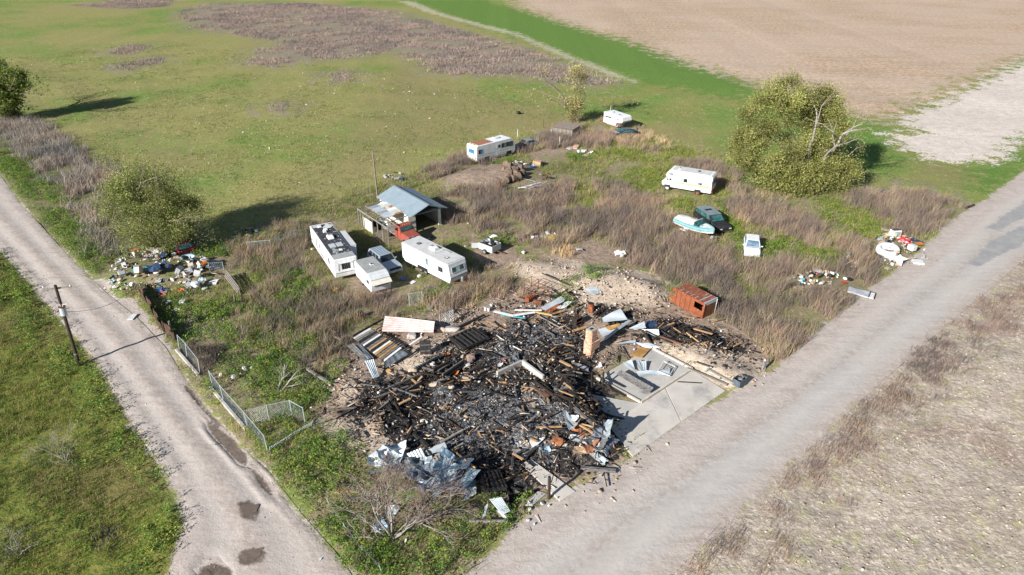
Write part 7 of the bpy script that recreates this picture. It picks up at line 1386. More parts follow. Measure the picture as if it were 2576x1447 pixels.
# rebar mat, metal basket box, chair frame, small things
x, y, _ = zB(1540, 1310); t = thing('rebar_grid', 'thin black rebar grid lying on the garage floor by the chimney', 'rebar', (x, y, .30), R(42))
for k in range(6): MB().tube([(-1.2, -.5 + k * .2, 0), (1.2, -.5 + k * .2, .05)], .012, 4).build('bar', DARK, t)
for k in range(5): MB().tube([(-1.0 + k * .5, -.6, .02), (-1.0 + k * .5, .6, .04)], .012, 4).build('bar', DARK, t)
x, y, _ = zE(1960, 1110); t = thing('metal_crate', 'dark grey open metal crate full of scrap at the driveway end', 'crate', (x, y, gz(x, y)), R(40))
for c_, d_ in (((0, -.35, .3), (1.0, .03, .6)), ((0, .35, .3), (1.0, .03, .6)), ((-.5, 0, .3), (.03, .7, .6)), ((.5, 0, .3), (.03, .7, .6)), ((0, 0, .03), (1, .7, .03))): MB().box(c_, d_).build('panel', mat('blue_grey_plastic', (.10, .125, .15), (.07, .09, .11), 3), t)
for k in range(5): MB().box((U(-.35, .35), U(-.2, .2), .5 + U(0, .15)), (U(.2, .5), U(.1, .3), .1), rot=(U(-.5, .5), U(-.5, .5), U(0, 3))).build('scrap_piece', [CHAR, STEEL, WOOD_FRESH][k % 3], t)
x, y, _ = zC(2250, 180); t = thing('mattress_frame', 'bent white spring frame lying on the garage floor', 'frame', (x, y, .34), R(60))
MB().tube([(-.7, -.5, 0), (.7, -.5, .05), (.7, .5, .25), (-.7, .5, .1), (-.7, -.5, 0)], .04, 6).build('outer_frame', WHITE_DIRTY, t)
for k in range(6): MB().tube([(-.6 + k * .24, -.5, .02), (-.6 + k * .24, .5, .16)], .015, 4).build('spring_wire', DARK, t)
x, y, _ = zE(2415, 870); t = thing('meter_box', 'small grey utility box on a stub at the road edge', 'utility box', (x, y, gz(x, y)), R(30)); MB().box((0, 0, .45), (.2, .14, .9), taper=.9).build('housing', STEEL, t, bevel=.02); MB().box((0, -.075, .55), (.13, .01, .4)).build('door', GALV, t)
for i, (a, b_, lab) in enumerate([(1650, 185, 'white bucket nearest the white boards, left'), (1685, 195, 'white bucket nearest the white boards, front'), (1715, 150, 'white bucket behind the other two')]):
    x, y, _ = zA(a, b_); t = thing('bucket', lab, 'bucket', (x, y, gz(x, y))); MB().tube([(0, 0, 0), (0, 0, .36)], [.13, .16], 14).build('tub', PLASTIC['white'], t); MB().ring((0, 0, .36), .16, .014, 'z', 14, 5).build('rim', PLASTIC['white'], t); MB().cyl((0, 0, .362), .14, .008, 'z', 12).build('shaded_hollow_disc', PLASTIC['grey'], t)  # grey disc paints the shade inside each white bucket
x, y, _ = zA(1050, 165); t = thing('wooden_spool', 'round grey cable spool end lying by the plank stack', 'spool', (x, y, gz(x, y))); MB().cyl((0, 0, .18), .32, .06, 'z', 18).build('disc', WOOD_GREY, t); MB().cyl((0, 0, .08), .12, .2, 'z', 10).build('core', WOOD, t); MB().cyl((0, 0, .005), .32, .05, 'z', 18).build('disc', WOOD_GREY, t)
x, y, _ = zA(290, 265); t = thing('toy_tractor', 'small green toy tractor with red wheels in the weeds', 'toy', (x, y, gz(x, y) + .25), .8)
MB().box((0, 0, .3), (.6, .3, .25), taper=.85).build('body', PLASTIC['green'], t, bevel=.04); MB().box((-.2, 0, .5), (.2, .28, .2)).build('seat', PLASTIC['green'], t, bevel=.03)
for sx, r_ in ((-.25, .17), (.25, .12)):
    for sy in (-1, 1): MB().cyl((sx, sy * .2, r_), r_, .1, 'y', 12).build('wheel', PLASTIC['red'], t)

# ------------------------------------------------------------------ loose charred timbers: every one an object (a few shared meshes)
PL = []
for k in range(8):
    L = 1.0; r_ = random.Random(k)
    mb = MB(); n = 4; rings = []
    for i in range(n + 1):
        xx = -.5 + i / n; j = .12 if 0 < i < n else .3
        rings.append([(xx + r_.uniform(-.02, .02), sy * (.5 + r_.uniform(-j, j) * .4), sz * (.5 + r_.uniform(-j, j) * .4)) for sy, sz in ((-1, -1), (1, -1), (1, 1), (-1, 1))])
    PL.append(mb.loft(rings).mesh('charred_timber'))
BURN_AREAS = [('in the ash field', [(1020, 1100), (1090, 1030), (1150, 985), (1300, 975), (1420, 1005), (1440, 1070), (1360, 1160), (1180, 1160), (1080, 1140)], 62), ('on the black floor', [(1190, 890), (1250, 830), (1440, 800), (1480, 900), (1450, 960), (1300, 960), (1200, 940)], 72), ('at the left edge', [(860, 1030), (960, 960), (1120, 900), (1180, 950), (1090, 1020), (980, 1110)], 72), ('between ash and garage', [(1420, 960), (1500, 950), (1560, 1010), (1550, 1100), (1480, 1130), (1420, 1080)], 95), ('near the crumpled metal', [(1080, 1150), (1300, 1160), (1330, 1230), (1250, 1240), (1100, 1170)], 44), ('right of the chimney', [(1640, 820), (1720, 830), (1900, 890), (1880, 910), (1700, 880), (1620, 850)], 40), ('around the rusted rack', [(1310, 720), (1440, 740), (1480, 790), (1340, 790)], 14)]
used = np.zeros(8, bool)
for where, poly, n in BURN_AREAS:
    xs, ys = scatter([poly], 12, avoid=())
    k = rng.permutation(len(xs))[:n]
    for i, q in enumerate(k):
        x, y = float(xs[q]), float(ys[q]); L = random.choice([.5, .7, .9, 1.1, 1.4, 1.9, 2.4]) * U(.8, 1.2); w = U(.06, .16); hh = U(.05, .12)
        mi, cn = random.choice([(CHAR, 'black'), (CHAR, 'black'), (CHAR_BROWN, 'scorched brown'), (CHAR_GREY, 'ash-grey'), (CHAR, 'black'), (WOOD_FRESH, 'half-burnt tan')])
        base_a = R(random.choice([-47, 43, -47, 43, U(0, 180)])) + U(-.35, .35)
        o = put('charred_timber', random.choice(PL), mi, loc=(x, y, gz(x, y) + U(.06, .38) + (U(0, .55) if where.startswith('between') else 0)), rot=(U(-.3, .3), random.gauss(0, .24 if where.startswith('between') else .2), base_a)); o.scale = (L, w, hh)
        hx = (max(xs[k]) + min(xs[k])) / 2; hy = (max(ys[k]) + min(ys[k])) / 2; da = math.degrees(base_a) % 180
        ori = 'pointing left-right' if da < 22 or da > 158 else 'slanting up right' if da < 68 else 'pointing away' if da < 112 else 'slanting up left'
        tag(o, f"{'long' if L > 1.5 else 'short' if L < .8 else 'medium'} {cn} timber {ori} {where}, {'far' if y > hy else 'near'} {'right' if x > hx else 'left'}", 'timber', f"charred timbers {where}")
# rubble and ash lumps too small to pick apart
def chunks(name, label, cat, polys, per, smin, smax, cols, thresh=0., seed=0, lift=.05, flat=.6, world=False, avoid=(), long=1.0):
    x, y = scatter(polys, per, thresh, .6, seed, avoid, world)
    n = len(x); s_ = smin + (smax - smin) * rng.uniform(0, 1, n) ** 3
    cube = np.array([(a, b_, c_) for c_ in (-1, 1) for b_ in (-1, 1) for a in (-1, 1)], float) * .5
    F = np.array([(0, 2, 3, 1), (4, 5, 7, 6), (0, 1, 5, 4), (2, 6, 7, 3), (0, 4, 6, 2), (1, 3, 7, 5)])
    V = cube[None] * rng.uniform(.4, 1.4, (n, 1, 3)) * np.array([long, 1, flat]) * s_[:, None, None] + rng.normal(0, .12, (n, 8, 3)) * s_[:, None, None]
    a = rng.uniform(0, 6.28, n); b_ = rng.normal(0, .5, n)
    c, s = np.cos(a)[:, None], np.sin(a)[:, None]; X = V[..., 0] * c - V[..., 1] * s; Y = V[..., 0] * s + V[..., 1] * c; Zz = V[..., 2] + X * np.sin(b_)[:, None] * .6
    V = np.stack([X + x[:, None], Y + y[:, None], Zz + (height(x, y) + rng.uniform(0, lift, n) + s_ * .15)[:, None]], -1)
    loops = (np.arange(n)[:, None, None] * 8 + F[None]).ravel()
    C = np.repeat(palette(cols, n, .25), 8, 0)
    me = np_mesh(name, V.reshape(-1, 3), loops, np.arange(n * 6) * 4, np.full(n * 6, 4), RUBM, np.clip(C, 0, 1))
    return tag(put(name, me, RUBM), label, cat, kind='stuff')
RUBM = attr_mat('rubble_bits', .85, 0, .2)
SOOT = [(.02, .02, .02), (.035, .033, .032), (.06, .055, .052), (.015, .015, .016), (.11, .105, .10), (.10, .065, .045)]
ASHC = [(.05, .05, .053), (.16, .16, .165), (.30, .30, .31), (.03, .03, .03), (.52, .52, .53), (.09, .09, .095)]
chunks('charred_rubble', 'black charred rubble covering the burnt house floor', 'rubble', [ZONES['ash'][1][0], ZONES['ash'][1][1], ZONES['ash'][1][2]], 50, .015, .11, SOOT, .42, 1, .10)
chunks('ash_lumps', 'grey and white ash lumps in the middle of the ruin', 'ash', ZONES['ashl'][1], 80, .015, .08, [(.05, .05, .053), (.14, .14, .147), (.22, .22, .23), (.03, .03, .03), (.40, .40, .41), (.09, .09, .095)], .30, 2, .05)
chunks('dirt_clods', 'pale clods on the sandy heaps around the ruin', 'clods', ZONES['heap'][1], 9, .03, .22, [(.50, .41, .32), (.42, .33, .25), (.34, .26, .2), (.58, .5, .42)], .40, 3)
chunks('field_clods', 'small pale soil clods on the bare field right of the road', 'clods', RF, 7, .02, .13, [(.46, .39, .32), (.36, .30, .24), (.55, .48, .41)], .35, 4, avoid=('road',))
chunks('yard_debris', 'scattered small debris around the ruin', 'debris', [[(770, 880), (1000, 820), (1240, 750), (1500, 690), (1700, 760), (1950, 880), (1900, 960), (1720, 940), (1560, 1010), (1590, 1150), (1440, 1230), (1300, 1260), (1000, 1140), (830, 1080)]], 8, .03, .2, SOOT[:3] + [(.5, .43, .36), (.6, .58, .55), (.35, .27, .2), (.45, .28, .16)], .40, 5, .1)
chunks('splintered_lath', 'splintered lath and thin burnt sticks over the ruin', 'sticks', [ZONES['ash'][1][0], ZONES['ash'][1][1], ZONES['soil'][1][0]], 2.6, .03, .08, SOOT[:4] + [(.40, .26, .15), (.30, .19, .12), (.24, .2, .17), (.5, .42, .34)], .38, 8, .35, .8, long=13.0)
chunks('gravel', 'loose gravel heap behind the pink sheet', 'gravel', [[(1085, 775), (1180, 760), (1200, 800), (1120, 815)]], 90, .03, .10, [(.42, .36, .30), (.52, .46, .4), (.32, .27, .23)], 0, 6, .1)
chunks('road_pebbles', 'pebbles scattered on the dirt road', 'pebbles', [ROAD_LL + ROAD_L[::-1]], 2.2, .015, .08, [(.5, .45, .4), (.36, .31, .27), (.6, .56, .52)], .4, 7, .0)

# ------------------------------------------------------------------ rubbish: a kit of small shared meshes, every piece an object of its own
KIT = {}
def lump(seed, sx=1., sy=1., sz=.7, sub=2, amp=.22):
    me = bpy.data.meshes.new('rubbish_bag'); bm = bmesh.new(); bmesh.ops.create_icosphere(bm, subdivisions=sub, radius=.5); r_ = random.Random(seed)
    for v in bm.verts:
        k = 1 + r_.uniform(-amp, amp); v.co = Vector((v.co.x * k * sx, v.co.y * k * sy, max(-.28, v.co.z * k * sz)))
    bm.to_mesh(me); bm.free(); return me
KIT['rubbish bag'] = [lump(i) for i in range(5)]
def carton(open_=True):
    mb = MB()
    for c_, d_ in (((0, -.49, 0), (1, .03, .7)), ((0, .49, 0), (1, .03, .7)), ((-.49, 0, 0), (.03, .95, .7)), ((.49, 0, 0), (.03, .95, .7)), ((0, 0, -.34), (.95, .95, .03))): mb.box(c_, d_)
    if open_: mb.box((0, -.72, .3), (1, .45, .03), rot=(.4, 0, 0)); mb.box((.74, 0, .28), (.5, .95, .03), rot=(0, .5, 0))
    else: mb.box((0, 0, .34), (1, 1, .03))
    return mb.mesh('carton')
KIT['carton'] = [carton(True), carton(False)]
def wad(seed, n=5):
    r_ = random.Random(seed); H_ = [[r_.uniform(0, .45) for _ in range(n + 1)] for _ in range(n + 1)]; J = [[(r_.uniform(-.09, .09), r_.uniform(-.09, .09)) for _ in range(n + 1)] for _ in range(n + 1)]
    return MB().grid(lambda a, b_: (a - .5 + J[round(a * n)][round(b_ * n)][0], b_ - .5 + J[round(a * n)][round(b_ * n)][1], H_[round(a * n)][round(b_ * n)]), n, n).mesh('crumpled_cloth', thick=.015)
KIT['crumpled cloth'] = [wad(i) for i in range(6)]
KIT['flattened panel'] = [MB().box((0, 0, 0), (1, .7, .06)).mesh('flattened_panel', bevel=.01), MB().grid(lambda a, b_: (a - .5, (b_ - .5) * .8, .12 * math.sin(3 * a) * (1 - b_)), 5, 5).mesh('flattened_panel', thick=.03)]
KIT['plastic jug'] = [MB().tube([(0, 0, -.35), (0, 0, .15), (0, 0, .3), (0, 0, .42)], [.28, .28, .12, .1], 10).mesh('plastic_jug')]
KIT['tub'] = [MB().tube([(0, 0, -.3), (0, 0, .3)], [.34, .45], 12, cap=False).tube([(0, 0, -.28), (0, 0, -.27)], [.34, .34], 12).mesh('tub', thick=.02)]
KIT['stick'] = [MB().box((0, 0, 0), (2.2, .12, .1)).mesh('stick', bevel=.015)]
KIT['appliance shell'] = [MB().box((0, 0, 0), (.9, .8, 1.1)).box((0, -.41, .1), (.7, .03, .6)).mesh('appliance_shell', bevel=.03)]
NCOL = {'rubbish bag': ['white', 'white', 'cream', 'black', 'grey', 'white', 'silver', 'tan'], 'carton': ['tan', 'brown', 'white', 'cream'], 'crumpled cloth': ['white', 'white', 'cream', 'cream', 'grey', 'tan', 'navy', 'pink', 'brown', 'black', 'black', 'silver', 'pale blue'], 'flattened panel': ['white', 'white', 'cream', 'tan', 'brown', 'grey', 'black', 'silver'], 'plastic jug': ['white', 'white', 'cream', 'blue'], 'tub': ['white', 'grey', 'silver', 'black', 'teal'], 'stick': ['brown', 'tan', 'white', 'cream', 'brown'], 'appliance shell': ['white', 'cream', 'grey']}
def junk(kind, colr, x, y, z, s_, where, pile, rot=None):
    me = random.choice(KIT[kind])
    o = put(kind.replace(' ', '_'), me, PLASTIC[colr], loc=(x, y, z), rot=rot or (U(-.6, .6), U(-.6, .6), U(0, 6.3)))
    o.scale = (s_ * U(.8, 1.25), s_ * U(.8, 1.25), s_ * U(.7, 1.1))
    size = 'large' if s_ > .62 else 'small' if s_ < .38 else 'mid-sized'
    return tag(o, f"{size} {colr} {kind} {where}", kind.split()[-1], pile)
def pile(poly, n, kinds, wherefn, pilename, hfn, smin=.22, smax=.75):
    w = WP(poly); x0, y0 = w.min(0); x1, y1 = w.max(0); c = 0; tries = 0
    while c < n and tries < 20000:
        tries += 1
        x, y = U(x0, x1), U(y0, y1)
        d = float(sdist(w, np.array([x]), np.array([y]))[0])
        if d > 0: continue
        k = random.choice(kinds); cl = random.choice(NCOL[k]); s_ = smin + (smax - smin) * random.random() ** 1.8
        if k == 'appliance shell': s_ = U(.5, .8)
        junk(k, cl, x, y, gz(x, y) + hfn(d) * U(.3, 1) + .08, s_, wherefn(x, y), pilename); c += 1
KINDS = ['rubbish bag', 'rubbish bag', 'crumpled cloth', 'crumpled cloth', 'crumpled cloth', 'carton', 'flattened panel', 'flattened panel', 'plastic jug', 'tub', 'stick']
LP = [(268, 680), (300, 650), (350, 630), (420, 632), (480, 650), (545, 670), (555, 700), (540, 725), (480, 735), (430, 715), (395, 735), (330, 745), (285, 735)]
lc = P(415, 690)
def wl(x, y):
    u = (x - lc[0]); v = (y - lc[1])
    a = 'road end' if u < -3 else 'plank panel end' if u > 3 else 'middle'
    return f"at the {'willow side' if v > 1.2 else 'front edge' if v < -1.2 else 'centre line'} of the big heap, {a}"
pile(LP, 270, KINDS + ['appliance shell'] * 1, wl, 'rubbish in the big heap by the dirt road', lambda d: min(.75, -d * .35), .18, .55)
RP = [(2215, 590), (2250, 580), (2300, 600), (2330, 625), (2320, 650), (2290, 668), (2240, 668), (2205, 655), (2200, 615)]
rc = P(2265, 630)
pile(RP, 95, KINDS, lambda x, y: f"in the roadside shell heap, {'road side' if x > rc[0] + .8 else 'weed side' if x < rc[0] - .8 else 'middle'}, {'far' if y > rc[1] + .7 else 'near' if y < rc[1] - .7 else 'central'}", 'rubbish in the roadside heap with the white shell', lambda d: min(.6, -d * .5), .2, .6)
SP = [(1985, 700), (2030, 690), (2060, 680), (2110, 690), (2110, 715), (2080, 735), (2040, 745), (2000, 745)]
scn = P(2050, 715)
pile(SP, 85, KINDS, lambda x, y: f"in the heap behind the mattress, {'right' if x > scn[0] + .7 else 'left' if x < scn[0] - .7 else 'middle'}, {'far' if y > scn[1] else 'near'} part", 'rubbish in the smaller heap behind the mattress', lambda d: min(.4, -d * .4), .16, .5)
def wfn(txt): return lambda x, y: txt
pile([(580, 592), (610, 578), (650, 575), (640, 600), (600, 615)], 26, KINDS[:7], wfn('in the litter patch under the willow shadow'), 'litter under the willow shadow', lambda d: .15, .18, .5)
pile([(460, 790), (500, 775), (540, 780), (560, 800), (500, 815), (465, 810)], 34, ['rubbish bag', 'crumpled cloth', 'plastic jug'], wfn('in the white litter patch behind the rusty fence'), 'white litter behind the rusty fence', lambda d: .1, .15, .38)
pile([(1330, 590), (1400, 590), (1400, 610), (1340, 605)], 12, ['rubbish bag', 'flattened panel', 'crumpled cloth'], wfn('in the foam litter behind the sandy heap'), 'foam litter behind the sandy heap', lambda d: .15, .25, .8)
pile([(1420, 372), (1490, 372), (1495, 395), (1460, 392)], 10, ['flattened panel', 'crumpled cloth', 'rubbish bag'], wfn('among the pale boards in front of the shack'), 'pale boards in front of the shack', lambda d: .1, .35, .9)
pile([(1290, 415), (1360, 405), (1370, 425), (1310, 430)], 12, ['crumpled cloth', 'rubbish bag', 'flattened panel'], wfn('behind the log pile'), 'litter behind the log pile', lambda d: .15, .3, .7)
pile([(960, 440), (1040, 432), (1045, 455), (970, 458)], 9, ['rubbish bag', 'crumpled cloth', 'flattened panel'], wfn('behind the shed roof'), 'litter behind the shed', lambda d: .1, .3, .8)
pile([(2100, 645), (2150, 640), (2160, 690), (2110, 690)], 14, ['stick', 'flattened panel', 'rubbish bag'], wfn('in the branch and plank pile between the roadside heaps'), 'pile between the roadside heaps', lambda d: .2, .3, .7)
pile([(1990, 605), (2040, 598), (2040, 610), (1995, 612)], 7, ['rubbish bag', 'crumpled cloth'], wfn('on the green weeds left of the roadside heap'), 'litter on the green weeds', lambda d: .1, .25, .5)
pile([(1060, 600), (1090, 590), (1110, 640), (1080, 680)], 6, ['rubbish bag', 'flattened panel'], wfn('beside the silver SUV bonnet'), 'litter by the silver SUV', lambda d: .05, .25, .5)
pile([(380, 740), (440, 745), (450, 790), (410, 770)], 10, ['crumpled cloth', 'rubbish bag'], wfn('behind the rusty fence corner'), 'litter behind the fence corner', lambda d: .1, .25, .6)
pile([(550, 940), (640, 925), (640, 960), (560, 975)], 7, ['crumpled cloth', 'rubbish bag'], wfn('in green weeds inside the chain link fence'), 'litter inside the fence', lambda d: .25, .25, .55)
pile([(1310, 1260), (1390, 1265), (1350, 1340), (1300, 1330)], 14, ['crumpled cloth', 'rubbish bag', 'stick'], wfn('in the burnt litter at the path end'), 'burnt litter at the path end', lambda d: .05, .12, .3)
# singled-out pieces
SING = [(zG, 1130, 950, 'crumpled cloth', 'blue', .9, 'bright blue tarp strip behind the rusty fence corner', 'tarp'), (zG, 1470, 960, 'crumpled cloth', 'orange', .5, 'orange-red cloth on the green weeds below the heap', 'cloth'), (zG, 650, 605, 'carton', 'teal', .6, 'teal box in the middle of the big rubbish heap', 'box'), (zG, 880, 590, 'crumpled cloth', 'teal', .8, 'turquoise tarp edge on the big rubbish heap', 'tarp'), (zG, 1100, 590, 'crumpled cloth', 'navy', 1.9, 'large navy tarp draped over the big rubbish heap', 'tarp'), (zG, 1840, 510, 'carton', 'orange', .7, 'orange-yellow box at the right end of the heap', 'box'), (zG, 1900, 450, 'appliance shell', 'white', .6, 'white appliance at the right end of the heap', 'appliance'), (zG, 2060, 770, 'flattened panel', 'white', 1.0, 'white tray at the plank panel', 'tray'), (zG, 1740, 890, 'rubbish bag', 'white', .9, 'large white bag below the heap', 'bag'), (zG, 590, 1410, 'flattened panel', 'white', .9, 'white square board lying by the dirt road', 'board'), (zG, 1060, 745, 'flattened panel', 'silver', .8, 'oval silver lid below the navy tarp', 'lid'), (zG, 1500, 1160, 'carton', 'white', .5, 'white open box in the green weeds', 'box'), (zG, 650, 220, 'flattened panel', 'orange', .8, 'orange board at the willow side of the heap', 'board'),
        (zT, 1485, 945, 'flattened panel', 'blue', .8, 'blue box lid between small trailer and white trailer', 'lid'), (zT, 1610, 1000, 'flattened panel', 'white', .7, 'white panel in front of the white trailer', 'panel'), (zT, 1705, 930, 'rubbish bag', 'white', .5, 'white bag under the white trailer side', 'bag'), (zT, 505, 1125, 'tub', 'yellow', .5, 'bright yellow tub in the weeds by the small trailer', 'tub'), (zT, 45, 810, 'crumpled cloth', 'pale blue', .7, 'pale blue bag left of the slide-out trailer', 'bag'), (zT, 175, 540, 'rubbish bag', 'cream', .4, 'cream tub left of the slide-out trailer', 'tub'),
        (tile(2, 576), 195, 335, 'flattened panel', 'white', 1.1, 'white foam sheet behind the utility trailer', 'foam'), (tile(2, 576), 305, 370, 'carton', 'yellow', .8, 'mustard yellow foam block in the weeds', 'foam'), (tile(2, 576), 505, 450, 'flattened panel', 'white', .8, 'white board on the bare soil above the sandy heap', 'board'), (tile(2, 576), 815, 495, 'crumpled cloth', 'white', 1.1, 'white plastic sheet in the weeds above the sandy heap', 'plastic'), (tile(2, 576), 85, 470, 'rubbish bag', 'white', .5, 'white block right of the long trailer shadow', 'block'), (tile(2, 576), 1335, 160, 'flattened panel', 'black', .6, 'dark chair back left of the station wagon', 'chair'), (tile(2, 576), 1310, 285, 'appliance shell', 'white', .5, 'white box at the stern of the teal boat', 'box'),
        (zL, 990, 840, 'carton', 'tan', 1.0, 'tan carton behind the log pile', 'box'), (zL, 920, 870, 'crumpled cloth', 'blue', .8, 'bright blue cloth behind the log pile', 'cloth'), (zL, 1430, 620, 'flattened panel', 'cream', 1.8, 'large cream boards in front of the shack', 'board'), (zL, 1570, 660, 'flattened panel', 'white', 1.3, 'white board propped beside the cream boards', 'board'), (zL, 1600, 720, 'flattened panel', 'tan', .9, 'tan board at the end of the cream boards', 'board'), (zL, 745, 185, 'rubbish bag', 'black', .8, 'black bag beyond the bare pole', 'bag'),
        (zF, 1500, 560, 'flattened panel', 'navy', 1.3, 'navy cushion on the roadside heap', 'cushion'), (zF, 1560, 620, 'flattened panel', 'orange', .9, 'orange seat pad on the roadside heap', 'cushion'), (zF, 1200, 590, 'crumpled cloth', 'red', 1.1, 'red cloth on the roadside heap', 'cloth'), (zF, 1340, 680, 'crumpled cloth', 'red', .7, 'smaller red cloth on the roadside heap', 'cloth'), (zF, 770, 290, 'flattened panel', 'cream', 1.1, 'cream slab at the back of the roadside heap', 'panel'), (zF, 1000, 1030, 'crumpled cloth', 'white', 1.5, 'white sheet spread in front of the white shell', 'sheet'), (zF, 1390, 770, 'carton', 'white', .8, 'white box in the roadside heap', 'box'), (zF, 830, 1190, 'flattened panel', 'cream', .7, 'cream stone-like slab at the road edge', 'slab'),
        (zH, 480, 160, 'flattened panel', 'pale blue', .9, 'pale blue board on the smaller heap', 'board'), (zH, 820, 310, 'crumpled cloth', 'red', .6, 'red jacket at the head of the dumped mattress', 'jacket'), (zH, 885, 275, 'rubbish bag', 'black', .5, 'black bag at the head of the dumped mattress', 'bag'), (zH, 835, 265, 'rubbish bag', 'white', .4, 'white bag at the head of the dumped mattress', 'bag'), (zH, 435, 430, 'flattened panel', 'white', .8, 'white louvre panel in front of the smaller heap', 'panel'), (zH, 945, 45, 'flattened panel', 'orange', .9, 'orange-red board between the roadside heaps', 'board'), (zH, 860, 100, 'stick', 'cream', .9, 'cream branch between the roadside heaps', 'branch')]
for f, a, b_, k, cl, s_, lab, cat in SING:
    x, y, _ = f(a, b_); flat = k in ('flattened panel', 'crumpled cloth')
    o = junk(k, cl, x, y, gz(x, y) + (.3 if 'heap' in lab else .1) + (0 if flat else s_ * .3), s_, '', None, (U(-.12, .12), U(-.12, .12), U(0, 3))); o['label'] = lab; o['category'] = cat
    if 'group' in o: del o['group']
# open cabinet / sofa frame on the big heap
x, y, _ = zG(1050, 330); t = thing('broken_sofa', 'broken pale sofa frame on top of the big rubbish heap', 'sofa', (x, y, gz(x, y) + .35), R(15), tilt=(R(12), 0))
for c_, d_, m in (((0, .4, .35), (2.0, .1, .8), PLASTIC['cream']), ((-1.0, 0, .3), (.12, .9, .6), WOOD), ((1.0, 0, .3), (.12, .9, .7), WOOD), ((0, -.05, .12), (1.9, .8, .16), PLASTIC['white']), ((0, -.42, .1), (1.9, .06, .2), WOOD)): MB().box(c_, d_).build('frame_panel', m, t, bevel=.03)
x, y, _ = zG(1620, 400); t = thing('old_bathtub', 'pale bathtub lying on the right part of the big rubbish heap', 'bathtub', (x, y, gz(x, y) + .3), R(10), tilt=(R(20), 0))
mb = MB(); rg = []
for zz_, fx, fy in ((.42, .78, .38), (.45, .75, .36), (.40, .70, .32), (.08, .55, .24), (.05, .2, .1)): rg.append([(fx * math.cos(a), fy * math.sin(a), zz_) for a in np.linspace(0, 2 * math.pi, 18, endpoint=False)])
mb.loft(rg, cap=False); mb.build('basin', PLASTIC['pale blue'], t, thick=.03, smooth=True); MB().ring((0, 0, .43), .4, .03, 'z', 18, 6).build('drain_ring', PLASTIC['teal'], t).scale = (1.8, .9, 1)
# white round shell (spa) at the road
x, y, _ = zF(850, 860); t = thing('spa_shell', 'large round white moulded spa shell in the roadside heap', 'spa', (x, y + .55, gz(x, y)), R(20), tilt=(R(10), 0))
rg = []
for zz_, r_ in ((0, 1.05), (.35, 1.22), (.7, 1.2), (.82, 1.1), (.80, .85), (.68, .72), (.35, .6), (.3, .3)): rg.append([(r_ * 1.12 * math.cos(a) * (1 + .03 * math.sin(3 * a)), r_ * .9 * math.sin(a), zz_) for a in np.linspace(0, 2 * math.pi, 28, endpoint=False)])
MB().loft(rg, cap=False).build('shell', mat('moulded_white', (.78, .79, .79), (.70, .71, .71), 1.5, rough=.5), t, thick=.02, smooth=True); MB().cyl((0, 0, .3), .55, .04, 'z', 20).build('floor', PLASTIC['grey'], t)
MB().tube([(-.75, -.25, .74), (-.3, -.5, .72), (.2, -.55, .72)], .035, 6).build('rim_trim', DARK, t)
x, y, _ = zF(820, 670); t = thing('dark_screen', 'black flat screen leaning inside the white spa shell', 'screen', (x, y, gz(x, y) + .75), R(30), tilt=(R(-35), 0)); MB().box((0, 0, 0), (.6, .06, .4)).build('panel', DARK, t, bevel=.02); MB().box((0, -.035, 0), (.52, .01, .32)).build('glass', GLASS, t)
x, y, _ = zF(980, 430); t = thing('old_television', 'white and dark boxy television on the roadside heap', 'television', (x, y, gz(x, y) + .35), R(8)); MB().box((0, 0, .3), (1.05, .75, .7)).build('cabinet', PLASTIC['white'], t, bevel=.03); MB().box((0, .05, .66), (.95, .55, .04)).build('top_panel', mat('dark_wood_top', (.10, .09, .085), (.07, .06, .06), 4), t); MB().box((0, -.385, .3), (.8, .02, .45)).build('screen', PLASTIC['grey'], t)
x, y, _ = zF(1550, 1040); t = thing('white_mattress', 'clean white square mattress pad lying on the road edge', 'mattress', (x, y, gz(x, y) + .05), R(-14)); MB().box((0, 0, .09), (1.15, 1.05, .16)).build('pad', PLASTIC['white'], t, bevel=.04, seg=2); MB().tube([(-.57, -.52, .1), (.57, -.52, .1), (.57, .52, .1), (-.57, .52, .1), (-.57, -.52, .1)], .012, 4).build('piping', PLASTIC['grey'], t)
x, y, _ = zF(1010, 170); t = thing('car_tyre', 'black tyre with rim lying behind the roadside heap', 'tyre', (x, y, gz(x, y) + .1)); MB().ring((0, 0, .1), .28, .11, 'z', 18, 8).build('tyre', RUBBER, t, smooth=True); MB().cyl((0, 0, .1), .18, .12, 'z', 12).build('rim', STEEL, t)
x, y, _ = zH(825, 70); t = thing('car_tyre', 'grey tyre with rusty rim between the roadside heaps', 'tyre', (x, y, gz(x, y) + .35), R(10), tilt=(R(70), 0)); MB().ring((0, 0, 0), .26, .11, 'z', 18, 8).build('tyre', mat('dusty_rubber', (.16, .14, .125), (.11, .1, .09), 4), t, smooth=True); MB().cyl((0, 0, 0), .17, .1, 'z', 12).build('rim', RUST, t)
x, y, _ = zH(1020, 440); t = thing('dumped_mattress', 'stained white mattress with dark piping dumped at the road edge', 'mattress', (x, y, gz(x, y) + .08), R(-32))
MB().grid(lambda a, b_: (-1.1 + 2.0 * a, -.75 + 1.4 * b_, .16 + .05 * math.sin(5 * a) * math.sin(4 * b_) + .12 * (1 - a)), 10, 8).build('pad', PLASTIC['silver'], t, thick=.14, smooth=True); MB().box((.75, .0, .06), (1.2, 1.35, .1)).build('lower_pad', PLASTIC['white'], t, bevel=.03); MB().tube([(1.35, -.68, .12), (1.35, .68, .12), (.2, .70, .14)], .03, 5).build('piping', DARK, t); MB().tube([(.88, -.7, .2), (.9, .65, .22)], .03, 5).build('piping', DARK, t)
